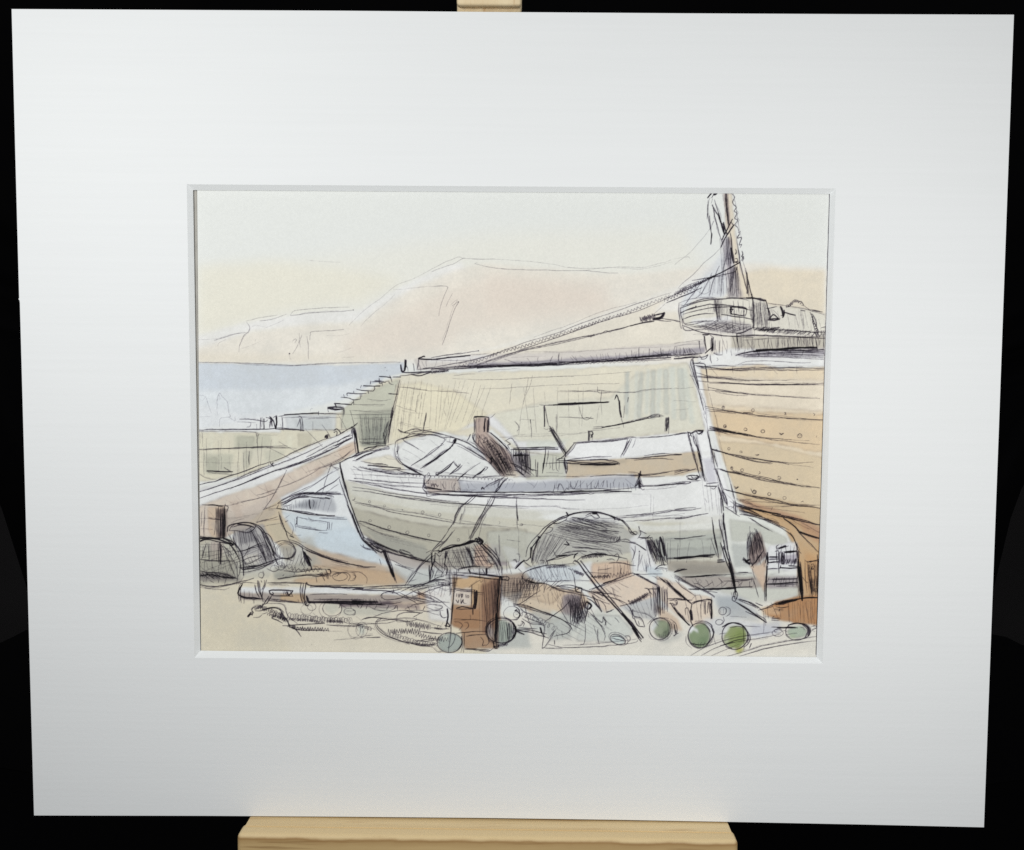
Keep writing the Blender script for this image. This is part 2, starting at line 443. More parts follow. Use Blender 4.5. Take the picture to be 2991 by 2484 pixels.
WASH = '''
T 0 0 .70211
w e2dfd2 .7 40 0 400,560 700,520 1000,480 1400,470 1450,560 1100,600 700,700 400,760
w e2dcc8 .7 26 0 403,545 560,535 760,560 830,575 740,620 600,635 500,660 403,690
w e2e0de .7 6 0 403,690 500,662 640,640 740,636 800,600 880,560 945,538 960,560 900,590 820,620 740,660 640,668 520,680 430,715 403,725
w e1d9cb .9 11 0 403,715 520,680 640,664 740,662 790,625 850,590 930,556 990,540 1120,552 1230,562 1330,560 1460,545 1540,540 1620,546 1692,550 1692,745 1430,745 830,745 403,745
w dfcfbf .55 28 0 700,700 900,600 1000,570 1200,590 1280,640 1100,660 950,680 900,720 720,735
w dcccbd .4 20 0 1000,560 1250,580 1250,620 1000,640
w dfd3bc .6 18 0 403,725 640,730 830,740 403,745
w dccdb2 .75 9 0 1515,562 1560,552 1692,556 1692,660 1640,640 1545,625
w dfd6c4 .8 8 0 960,730 1150,670 1400,590 1400,720 1200,730
w e2e2e2 .5 9 0 1340,640 1400,580 1470,530 1505,480 1505,560 1470,640 1400,640
w e2e2e0 .4 4 0 780,750 1000,715 1200,655 1300,620 1420,575 1430,585 1300,640 1100,700 950,730 860,742
w c7ced6 .95 2 .1 403,744 560,748 700,750 830,744 826,765 790,775 740,800 700,820 560,850 403,880
w dadee0 .75 9 0 403,800 560,800 700,790 770,775 720,815 600,850 403,882
w dfe0e1 .6 8 0 403,830 500,850 600,850 600,884 403,884
w d6cfb6 .95 2 .2 403,886 575,888 576,880 690,882 640,856 700,848 730,820 780,785 826,770 812,840 790,920 725,930 700,950 403,990
w d7d0b8 .9 2 0 635,850 700,846 740,870 700,884 640,884
w c0c0ac .9 3 .2 700,840 735,815 800,785 820,778 800,880 790,915 740,915 728,880 700,880
w a6a897 .85 6 0 735,850 806,840 795,915 742,915
w 8f9286 .6 6 0 745,880 800,870 792,912 745,914
w cdd1d2 .85 2 .2 585,852 635,850 690,848 688,882 590,882
w b4b9ba .5 4 0 600,862 680,855 682,880 610,880
w c1c0a9 .7 5 0 480,892 556,892 556,918 520,922 480,920
w b9b8a4 .7 5 0 415,932 480,930 470,972 420,972
w bdbca8 .6 5 0 540,925 585,925 575,945 545,945
w e0ddc4 .5 3 0 430,890 436,890 436,930 430,930
w e0ddc4 .5 3 0 560,895 568,895 568,920 560,920
w e0ddc4 .5 3 0 590,895 600,895 600,920 590,920
w e0e0de .95 1.5 0 403,1005 480,985 560,950 640,915 728,878 732,906 640,945 560,985 480,1010 403,1040
w d3c2b0 .95 2 .2 403,1040 480,1012 560,985 640,948 728,905 735,925 690,950 640,985 600,1010 576,1020 520,1060 470,1100 403,1120
w c4b6a9 .7 8 0 430,1065 560,1020 690,950 640,1000 570,1040 540,1060 450,1085
w d9cbb8 .6 3 0 440,1030 448,1028 456,1045 448,1048
w d9cbb8 .6 3 0 500,1005 508,1003 520,1035 512,1036
w d9cbb8 .6 3 0 600,960 606,958 618,990 612,992
w cdb896 .9 3 .2 470,1095 520,1062 576,1022 580,1060 600,1090 620,1115 590,1130 560,1110 530,1080
w c3b79b .7 6 0 540,1070 585,1075 610,1110 570,1112
w dfe2e3 .95 1.5 0 575,1022 690,960 705,1000 740,1110 690,1060 640,1060 590,1055
w ccd7dd .95 2 .2 578,1050 640,1058 710,1062 745,1110 775,1140 806,1160 740,1150 660,1128 622,1112 600,1085
w c4d2dc .6 8 0 650,1090 720,1080 790,1145 700,1135 640,1115
w a6a9b0 .75 4 0 590,1042 630,1024 680,1018 690,1040 690,1052 640,1046
w 83868e .6 5 0 610,1035 650,1026 650,1044 620,1042
w bfa488 .85 5 .2 622,1114 660,1128 740,1150 808,1165 840,1190 800,1200 700,1200 640,1195 560,1190 600,1160 640,1165
w dcd4bd .95 2 .2 822,768 1100,760 1410,744 1425,790 1440,860 1445,885 1200,905 1160,940 1060,925 1040,910 1010,880 960,895 900,885 830,905 790,918 800,870 812,800
w e2d8b8 .75 4 .2 812,790 860,785 930,800 1000,850 960,885 900,885 800,905
w d5d2c0 .9 4 .2 1010,850 1100,828 1250,815 1300,770 1410,745 1445,880 1200,905 1160,940 1060,925 1040,905
w dedfe3 .8 5 0 935,885 1000,870 1040,900 1070,925 1150,930 1160,905 1060,905 1010,850
w cbcfbf .6 3 0 1080,905 1170,900 1150,915 1080,920
w c2c9c2 .45 3 0 1285,762 1291,762 1288,860 1282,860
w c2c9c2 .45 3 0 1303,760 1310,760 1305,865 1300,865
w c2c9c2 .5 3 0 1325,756 1333,756 1330,850 1323,850
w c2c9c2 .5 3 0 1348,756 1358,756 1352,850 1345,850
w c2c9c2 .5 3 0 1372,752 1384,752 1388,860 1378,860
w c0c8c0 .5 4 0 1395,755 1408,755 1425,870 1415,870
w e4e4e3 .9 3 0 1415,740 1432,745 1450,810 1462,880 1446,885 1430,800
w d2cac2 .9 2 .2 850,738 1000,728 1200,720 1445,700 1448,718 1300,735 1100,745 900,760 856,760
w 8d8795 .7 3 0 960,746 1100,740 1300,728 1445,712 1445,724 1300,736 1100,748 960,756
w e1e0df .7 4 0 870,735 1010,728 980,738 880,745
w d8d3c4 .9 2 .2 1398,628 1440,612 1500,608 1560,612 1580,628 1640,630 1692,645 1692,690 1560,680 1500,672 1420,672 1400,660
w e0e0e2 .7 3 0 1420,655 1500,648 1500,660 1450,668 1415,664
w a9a2a3 .65 3 0 1440,668 1500,655 1540,665 1545,690 1460,680
w b3ab9a .75 3 0 1500,690 1692,690 1692,716 1500,722
w dccdb2 .8 3 .2 1488,397 1500,397 1508,480 1520,560 1545,612 1515,612 1505,540 1488,470
w b39a90 .6 2 0 1483,397 1492,397 1500,470 1492,470
w 8c8490 .45 4 0 1488,560 1512,560 1524,610 1495,612
w 857888 .4 4 0 1480,490 1500,490 1505,560 1490,560
w d0d5da .75 6 0 1392,660 1396,620 1420,585 1460,555 1480,520 1492,600 1480,610 1420,615
w cccdd0 .4 6 0 1440,560 1485,520 1490,605 1450,608
w e0e0de .9 2 0 1430,735 1500,715 1692,720 1692,752 1450,750 1436,760
w 8f8894 .55 3 0 1500,726 1600,716 1692,715 1692,730 1540,735
w dfcbab .95 1.5 .3 1436,757 1560,748 1600,756 1692,753 1692,900 1685,1098 1600,1052 1540,1036 1515,1020 1490,960 1468,890 1450,830
w dfd2bc .8 4 .2 1440,772 1692,780 1692,845 1560,836 1455,830
w d8bb92 .75 3 .3 1460,840 1560,845 1692,850 1692,930 1560,905 1468,890
w d3bd99 .85 2 .2 1472,905 1560,910 1692,940 1688,1090 1600,1052 1515,1030 1490,960
w c7a97f .7 3 .2 1520,1010 1600,1025 1690,1045 1688,1100 1620,1075 1540,1035
w b58868 .75 4 0 1515,1022 1560,1035 1640,1060 1688,1085 1686,1105 1620,1075 1530,1045
w c49c6c .9 2 .3 1510,1040 1540,1058 1580,1072 1610,1090 1628,1130 1635,1180 1636,1250 1680,1240 1685,1100 1640,1070 1560,1045
w b98a68 .6 4 0 1640,1070 1688,1090 1688,1120 1650,1100
w c58f5a .5 6 0 1650,1130 1682,1150 1680,1230 1650,1220
w e0e0de .97 1.5 0 693,950 730,935 795,915 830,930 900,970 880,1000 1000,1010 1200,1015 1300,1010 1320,985 1460,975 1480,1000 1482,1062 1250,1065 1100,1050 950,1040 800,1018 712,995
w dcd4be .8 3 0 740,945 800,932 825,950 832,968 790,965
w c8c4b2 .95 2 .3 706,985 800,1010 950,1035 1060,1048 1200,1052 1300,1062 1400,1062 1480,1058 1480,1158 1300,1160 1100,1165 900,1168 860,1150 790,1128 745,1095 720,1040
w d2d1c6 .8 3 0 712,988 800,1010 900,1025 1100,1046 1300,1062 1200,1075 1000,1060 850,1045 720,1015
w b4af9c .85 2.5 .4 720,1040 800,1062 900,1080 1080,1085 1080,1140 1000,1165 880,1160 800,1130 745,1095
w a09f94 .75 4 0 745,1085 800,1100 870,1118 900,1165 850,1150 790,1125
w d9d9d5 .7 5 0 1100,1045 1480,1040 1480,1075 1300,1070 1120,1065
w adb2a9 .8 3 .3 1340,1105 1480,1095 1480,1135 1350,1150
w 9c8e86 .6 3 0 740,1105 800,1130 860,1148 930,1160 850,1170 780,1142
w c7b294 .9 3 .2 1165,945 1300,940 1420,925 1462,925 1465,960 1400,975 1250,982 1160,985
w 9d9280 .6 4 0 1165,948 1290,945 1240,958 1170,956
w bcb09a .5 5 0 1400,935 1460,930 1460,950 1400,955
w c0c0ae .85 3 .2 1062,935 1155,930 1160,985 1080,985
w 80747a .6 3 0 1035,932 1085,930 1088,980 1045,975
w e3e3e2 .97 1.5 0 1160,935 1185,905 1300,897 1440,884 1445,925 1300,938 1200,945
w b9aaa0 .85 2 .2 870,984 940,980 945,1008 880,1012
w a9acb6 .85 2 .2 940,985 1060,990 1300,973 1312,1000 1100,1008 945,1010
w dcdde0 .6 2 0 950,984 1100,984 1290,972 1290,978 1100,990 950,992
w dddedb .95 2 .2 812,925 830,905 880,893 940,895 990,915 1025,970 1010,980 900,972 850,955 820,940
w adb2c0 .5 3 0 960,915 980,920 1020,950 1030,972 1015,965 990,935
w b79f92 .9 2 .2 975,857 1003,855 1003,890 1018,905 1045,930 1060,975 1030,978 1000,945 975,910
w 8d7a72 .6 4 0 1000,925 1030,935 1050,972 1030,975 1010,955
w d9cfb8 .7 3 0 1040,960 1070,972 1060,980 1035,978
w e4e4e3 .95 2 0 1425,885 1452,885 1470,965 1480,1000 1460,1005 1440,960
w c2c0ca .75 4 0 1440,940 1462,940 1470,990 1452,992
w e5e5e5 .9 2 0 1462,885 1480,960 1498,1015 1515,1045 1500,1060 1478,1010
w d8dad2 .9 3 0 1480,1045 1520,1048 1570,1065 1610,1085 1625,1115 1635,1160 1560,1190 1490,1190 1485,1120
w bbbdb0 .75 3 .2 1495,1065 1560,1075 1610,1100 1620,1130 1560,1110 1500,1110
w a9ada9 .65 5 0 1500,1115 1560,1120 1560,1160 1505,1165
w a39a8c .85 3 0 1370,1150 1500,1152 1510,1175 1420,1185 1370,1170
w c4c5b8 .8 6 0 1380,1175 1500,1175 1640,1185 1640,1220 1560,1240 1500,1220 1420,1200
w a3978f .8 2 0 1390,1182 1640,1185 1640,1205 1420,1205
w 8f7a74 .85 2 0 1537,1125 1548,1095 1558,1090 1572,1130 1572,1140 1558,1155 1545,1165 1534,1150
w cdb197 .9 3 0 1536,1160 1558,1160 1570,1145 1572,1170 1568,1215 1560,1200 1545,1175
w dcdde0 .8 3 0 1575,1120 1635,1110 1636,1170 1575,1170
w a29aa8 .7 3 0 1600,1140 1635,1135 1635,1155 1595,1158
w a199a0 .6 4 0 1575,1185 1632,1180 1632,1205 1575,1208
w dcd1b6 .95 12 0 400,1190 560,1170 800,1195 1000,1190 1000,1350 400,1350
w dfd6c2 .7 18 0 560,1230 900,1220 940,1350 600,1350
w dfd9cb .9 12 0 1000,1260 1700,1230 1700,1350 1000,1350
w bcbaa8 .7 7 0 560,1165 640,1150 640,1185 560,1190
w b1ada0 .6 9 0 590,1110 640,1100 660,1160 580,1180
w b8bcba .6 8 0 790,1160 900,1165 910,1210 800,1205
w c9a883 .85 4 .2 640,1160 740,1165 810,1175 840,1198 760,1200 640,1200 600,1192
w cdc3a8 .8 4 0 590,1165 680,1165 650,1185 560,1190
w d2b698 .85 2 .2 425,1040 462,1038 462,1095 440,1110 428,1090
w 5c4b48 .8 3 0 446,1045 466,1045 464,1105 448,1105
w b8b4a0 .8 4 0 403,1100 480,1105 500,1160 490,1195 403,1200
w 5e525a .5 5 0 405,1172 470,1175 500,1192 410,1192
w b5a59a .7 4 0 432,1110 458,1110 456,1150 432,1150
w a8a4a2 .85 3 0 472,1080 540,1075 565,1130 560,1160 500,1170 490,1120
w 66636c .45 3 0 485,1085 520,1080 530,1110 492,1115
w d2ccbc .6 3 0 500,1140 530,1135 530,1155 505,1160
w a59f92 .75 3 0 572,1120 600,1120 605,1145 585,1152
w e0e1e0 .95 1.5 0 495,1205 700,1205 905,1215 905,1222 640,1218 490,1218
w a5978f .9 2 0 490,1215 560,1217 700,1219 860,1222 905,1228 870,1243 700,1240 490,1230
w d6b180 .8 3 0 575,1218 625,1220 625,1235 575,1232
w 5a4a54 .7 2 0 690,1232 800,1234 850,1240 700,1244
w cfa988 .85 2 0 855,1215 900,1214 915,1222 885,1228 858,1228
w d9c0a2 .6 4 0 800,1235 890,1230 880,1250 820,1252
w b7b7aa .6 7 0 700,1245 800,1245 800,1262 700,1262
w e1e0dd .85 5 0 900,1190 1000,1190 950,1230 980,1290 880,1270 870,1215
w b9beba .55 8 0 840,1180 910,1165 900,1200 830,1205
w d8b496 .9 2 0 975,1120 1005,1115 1020,1145 1010,1165 970,1160
w 8e7f8a .6 3 0 1005,1115 1025,1120 1042,1160 1015,1160
w dfe0e3 .8 3 0 1030,1120 1060,1125 1080,1170 1050,1165
w cfd0c2 .6 3 0 955,1130 970,1130 975,1160 955,1165
w b08a69 .95 1.5 .3 928,1180 1028,1185 1026,1260 1022,1330 952,1330 945,1290 925,1280
w d0ab7c .8 3 0 932,1182 990,1184 980,1240 930,1240
w d9cec2 .9 2 0 928,1205 968,1208 965,1242 928,1240
w 8a6048 .65 5 0 985,1200 1024,1190 1022,1300 990,1300
w a5754f .65 3 0 930,1248 985,1250 985,1290 930,1285
w 75564a .6 3 0 1005,1190 1026,1190 1022,1260 1005,1260
w e6e7e9 .9 2 0 1000,1175 1028,1180 960,1178 960,1186 930,1184 930,1178
w a3978a .85 4 0 1028,1180 1080,1175 1110,1210 1060,1240 1030,1220
w 95826f .6 4 0 1030,1185 1080,1190 1070,1215 1030,1225
w d6be9f .9 3 .2 1075,1210 1110,1195 1160,1210 1185,1205 1210,1235 1185,1260 1130,1280 1060,1240
w 7f757e .7 4 0 1155,1220 1190,1220 1190,1260 1150,1270
w b2b8b6 .65 8 0 1090,1250 1160,1260 1200,1250 1195,1290 1140,1310 1090,1290
w a9b0ad .6 6 0 1000,1290 1080,1285 1090,1330 1020,1330
w d0d4cb .7 4 0 1130,1250 1190,1270 1250,1240 1300,1290 1280,1310 1130,1310
w 9b9c9e .45 3 .2 1090,1150 1110,1100 1150,1070 1200,1055 1260,1065 1300,1100 1310,1130 1240,1140 1150,1140 1110,1158
w c3ccd2 .8 4 0 1080,1165 1110,1158 1190,1160 1190,1190 1120,1195 1085,1185
w d9dce0 .7 4 0 1180,1160 1215,1150 1215,1170 1190,1180
w d8b79a .85 5 0 1215,1155 1290,1150 1300,1190 1250,1200 1210,1195
w dfe0e1 .9 3 0 1290,1105 1320,1090 1345,1160 1350,1175 1300,1170 1295,1140
w b6c4cc .6 4 0 1320,1160 1355,1165 1360,1185 1330,1182
w dbc6b0 .9 3 .2 1205,1215 1270,1190 1300,1180 1350,1200 1345,1225 1290,1240 1240,1255 1220,1235
w dcc8b2 .9 2 .2 1345,1180 1400,1200 1425,1220 1460,1225 1462,1275 1425,1285 1380,1255 1355,1230
w b0b2b4 .7 5 0 1270,1245 1345,1225 1345,1275 1300,1265
w c5a283 .6 4 0 1345,1240 1390,1270 1400,1295 1360,1290
w b7bcc0 .7 8 0 1460,1215 1530,1230 1560,1260 1480,1270
w 9aa3ab .5 6 0 1470,1225 1520,1225 1520,1250 1475,1250
w cfd2d6 .7 6 0 1440,1270 1500,1265 1600,1290 1560,1310 1450,1300
w b9bbc6 .6 6 0 1540,1280 1600,1275 1600,1300 1540,1305
w b9804f .95 2 .3 1565,1250 1600,1232 1650,1222 1680,1222 1678,1282 1650,1280 1600,1272 1572,1262
w d6b48e .6 3 0 1560,1245 1600,1245 1600,1262 1565,1262
T 0 0 .70211
w b3a698 .6 6 0 430,1070 500,1055 570,1040 560,1060 500,1090 440,1095
w a8a69a .6 5 0 560,1165 600,1160 650,1140 640,1165 600,1180 560,1185
w 8f918c .5 5 0 565,1178 610,1172 605,1185 565,1190
w b8b6a8 .6 4 0 470,1150 560,1160 555,1185 480,1190
w a7a38f .5 3 0 410,1130 450,1130 480,1150 480,1180 410,1175
w 9ea19b .5 3 .3 1330,1128 1480,1122 1480,1140 1350,1150
w 8f8b80 .6 4 0 1375,1158 1480,1160 1500,1175 1400,1180
w b9baae .7 2 .4 1000,1090 1060,1086 1120,1100 1090,1130 1080,1150 1000,1155
w b4b7ae .6 2 .4 1300,1092 1360,1094 1400,1088 1480,1086 1480,1104 1340,1110
w dfe1df .6 2 0 1100,1062 1160,1052 1260,1056 1330,1080 1480,1070 1480,1085 1320,1092 1250,1070 1150,1070
w 8c8288 .45 4 0 1340,1195 1352,1200 1352,1255 1340,1262
w cbb294 .6 2 .3 1060,1200 1085,1188 1130,1205 1160,1212 1130,1240 1080,1225
w a98f7b .6 3 .2 1030,1180 1070,1176 1095,1195 1060,1215 1030,1212
w b79c84 .5 3 0 1225,1165 1290,1160 1290,1175 1250,1195 1225,1190
w a5a8a3 .4 4 .2 1120,1270 1165,1265 1170,1310 1125,1315
w c7cbc4 .6 3 .3 1205,1262 1270,1262 1300,1300 1260,1318 1180,1316
w a9aeb2 .5 5 0 1480,1240 1540,1250 1560,1275 1500,1268
T 0 0 .70211
w 857d83 .22 4 0 890,1140 915,1122 980,1110 1015,1130 1035,1172 1025,1180 930,1178 900,1178
w 6c6862 .2 4 0 408,1150 485,1150 495,1190 410,1192
w 776860 .4 4 0 985,905 1020,905 1058,970 1020,972
w b3bab4 .5 2 .2 1282,765 1290,765 1287,850 1281,850
w b3bab4 .5 2 .2 1312,762 1319,762 1314,858 1307,858
w b3bab4 .5 2 .2 1336,760 1344,760 1342,860 1334,860
w b3bab4 .45 2 .2 1360,758 1370,758 1372,850 1362,850
w b3bab4 .45 2 .2 1388,756 1400,756 1408,862 1396,862
w adad9a .5 2 .2 486,895 520,895 520,915 486,915
w a9a996 .5 3 .2 425,940 445,938 445,970 425,970
w adad9a .45 3 .2 500,925 518,925 512,960 500,960
w b3ac94 .4 3 .2 610,890 640,888 636,915 612,915
w c2ad9c .5 2 0 470,1030 486,1025 500,1060 484,1064
w c2ad9c .5 2 0 540,1000 556,994 570,1022 556,1030
w c2ad9c .5 2 0 640,960 656,952 664,970 650,978
w c9a98c .35 3 0 690,920 725,905 730,925 700,945
w 74636a .5 2 0 700,1236 860,1241 860,1250 700,1246
w 7a5a48 .4 2 0 1006,1190 1026,1190 1022,1325 1004,1320
w 8a7d80 .4 3 0 1160,1220 1192,1222 1190,1262 1160,1262
w 9a9186 .45 4 0 1385,1160 1495,1162 1500,1178 1400,1180
T 1500 1480 4.192
w 8d997a .95 1.5 .5 1720,1470 1760,1400 1860,1385 1915,1440 1910,1560 1850,1610 1760,1600 1715,1540
w 6c7c62 .6 8 0 1840,1470 1915,1460 1900,1580 1820,1610
w e3e6e6 .8 4 0 1670,1500 1720,1420 1780,1395 1760,1470 1715,1530
w c8d6d2 .8 2 0 1190,1600 1250,1575 1340,1600 1370,1650 1330,1680 1240,1670 1195,1640
w 7f888a .5 10 0 1780,1610 1900,1620 1990,1560 2096,1540 2000,1620 1850,1670
T 1970 1550 4.192
w 83966f .95 1.5 .5 190,1240 280,1150 370,1150 420,1220 430,1320 380,1400 300,1430 210,1380 180,1310
w 66805c .5 8 0 300,1320 420,1280 400,1400 300,1430
w e6e9ea .9 3 0 170,1220 220,1180 280,1210 300,1260 230,1220 190,1270
w 8a9a58 .95 1.5 .5 620,1260 650,1190 740,1160 850,1190 880,1270 860,1380 780,1440 690,1430 610,1360
w 7c9048 .6 8 0 760,1230 860,1220 850,1380 760,1400
w cfd7b8 .8 5 0 600,1320 660,1300 670,1400 620,1370
w e9ebee .9 3 0 600,1230 650,1180 680,1190 640,1270 600,1290
w b2b548 .8 5 0 760,1450 850,1430 850,1470 790,1500 750,1490
w a9b9a2 .95 2 .4 1380,1240 1440,1180 1540,1170 1620,1220 1610,1290 1500,1320 1420,1310
w 9fb878 .5 6 0 1390,1290 1480,1270 1480,1320 1420,1310
T 1030 1520 4.192
w a3aca4 .95 2 .4 1050,1440 1130,1390 1230,1380 1310,1420 1340,1500 1300,1590 1200,1620 1100,1600 1050,1540
w cdd2c0 .8 3 0 1070,1450 1160,1400 1170,1470 1080,1460
w 97a396 .85 2 .3 1780,1220 1880,1230 1960,1320 1950,1440 1880,1500 1780,1490
w a59d9c .7 4 0 1640,1300 1690,1250 1720,1400 1700,1470 1650,1400
w bcc4ba .6 4 0 60,1290 130,1270 150,1380 90,1410
T 560 1520 4.192
w c0bfae .7 5 0 1620,1020 1790,1020 1810,1100 1720,1160 1640,1110
'''
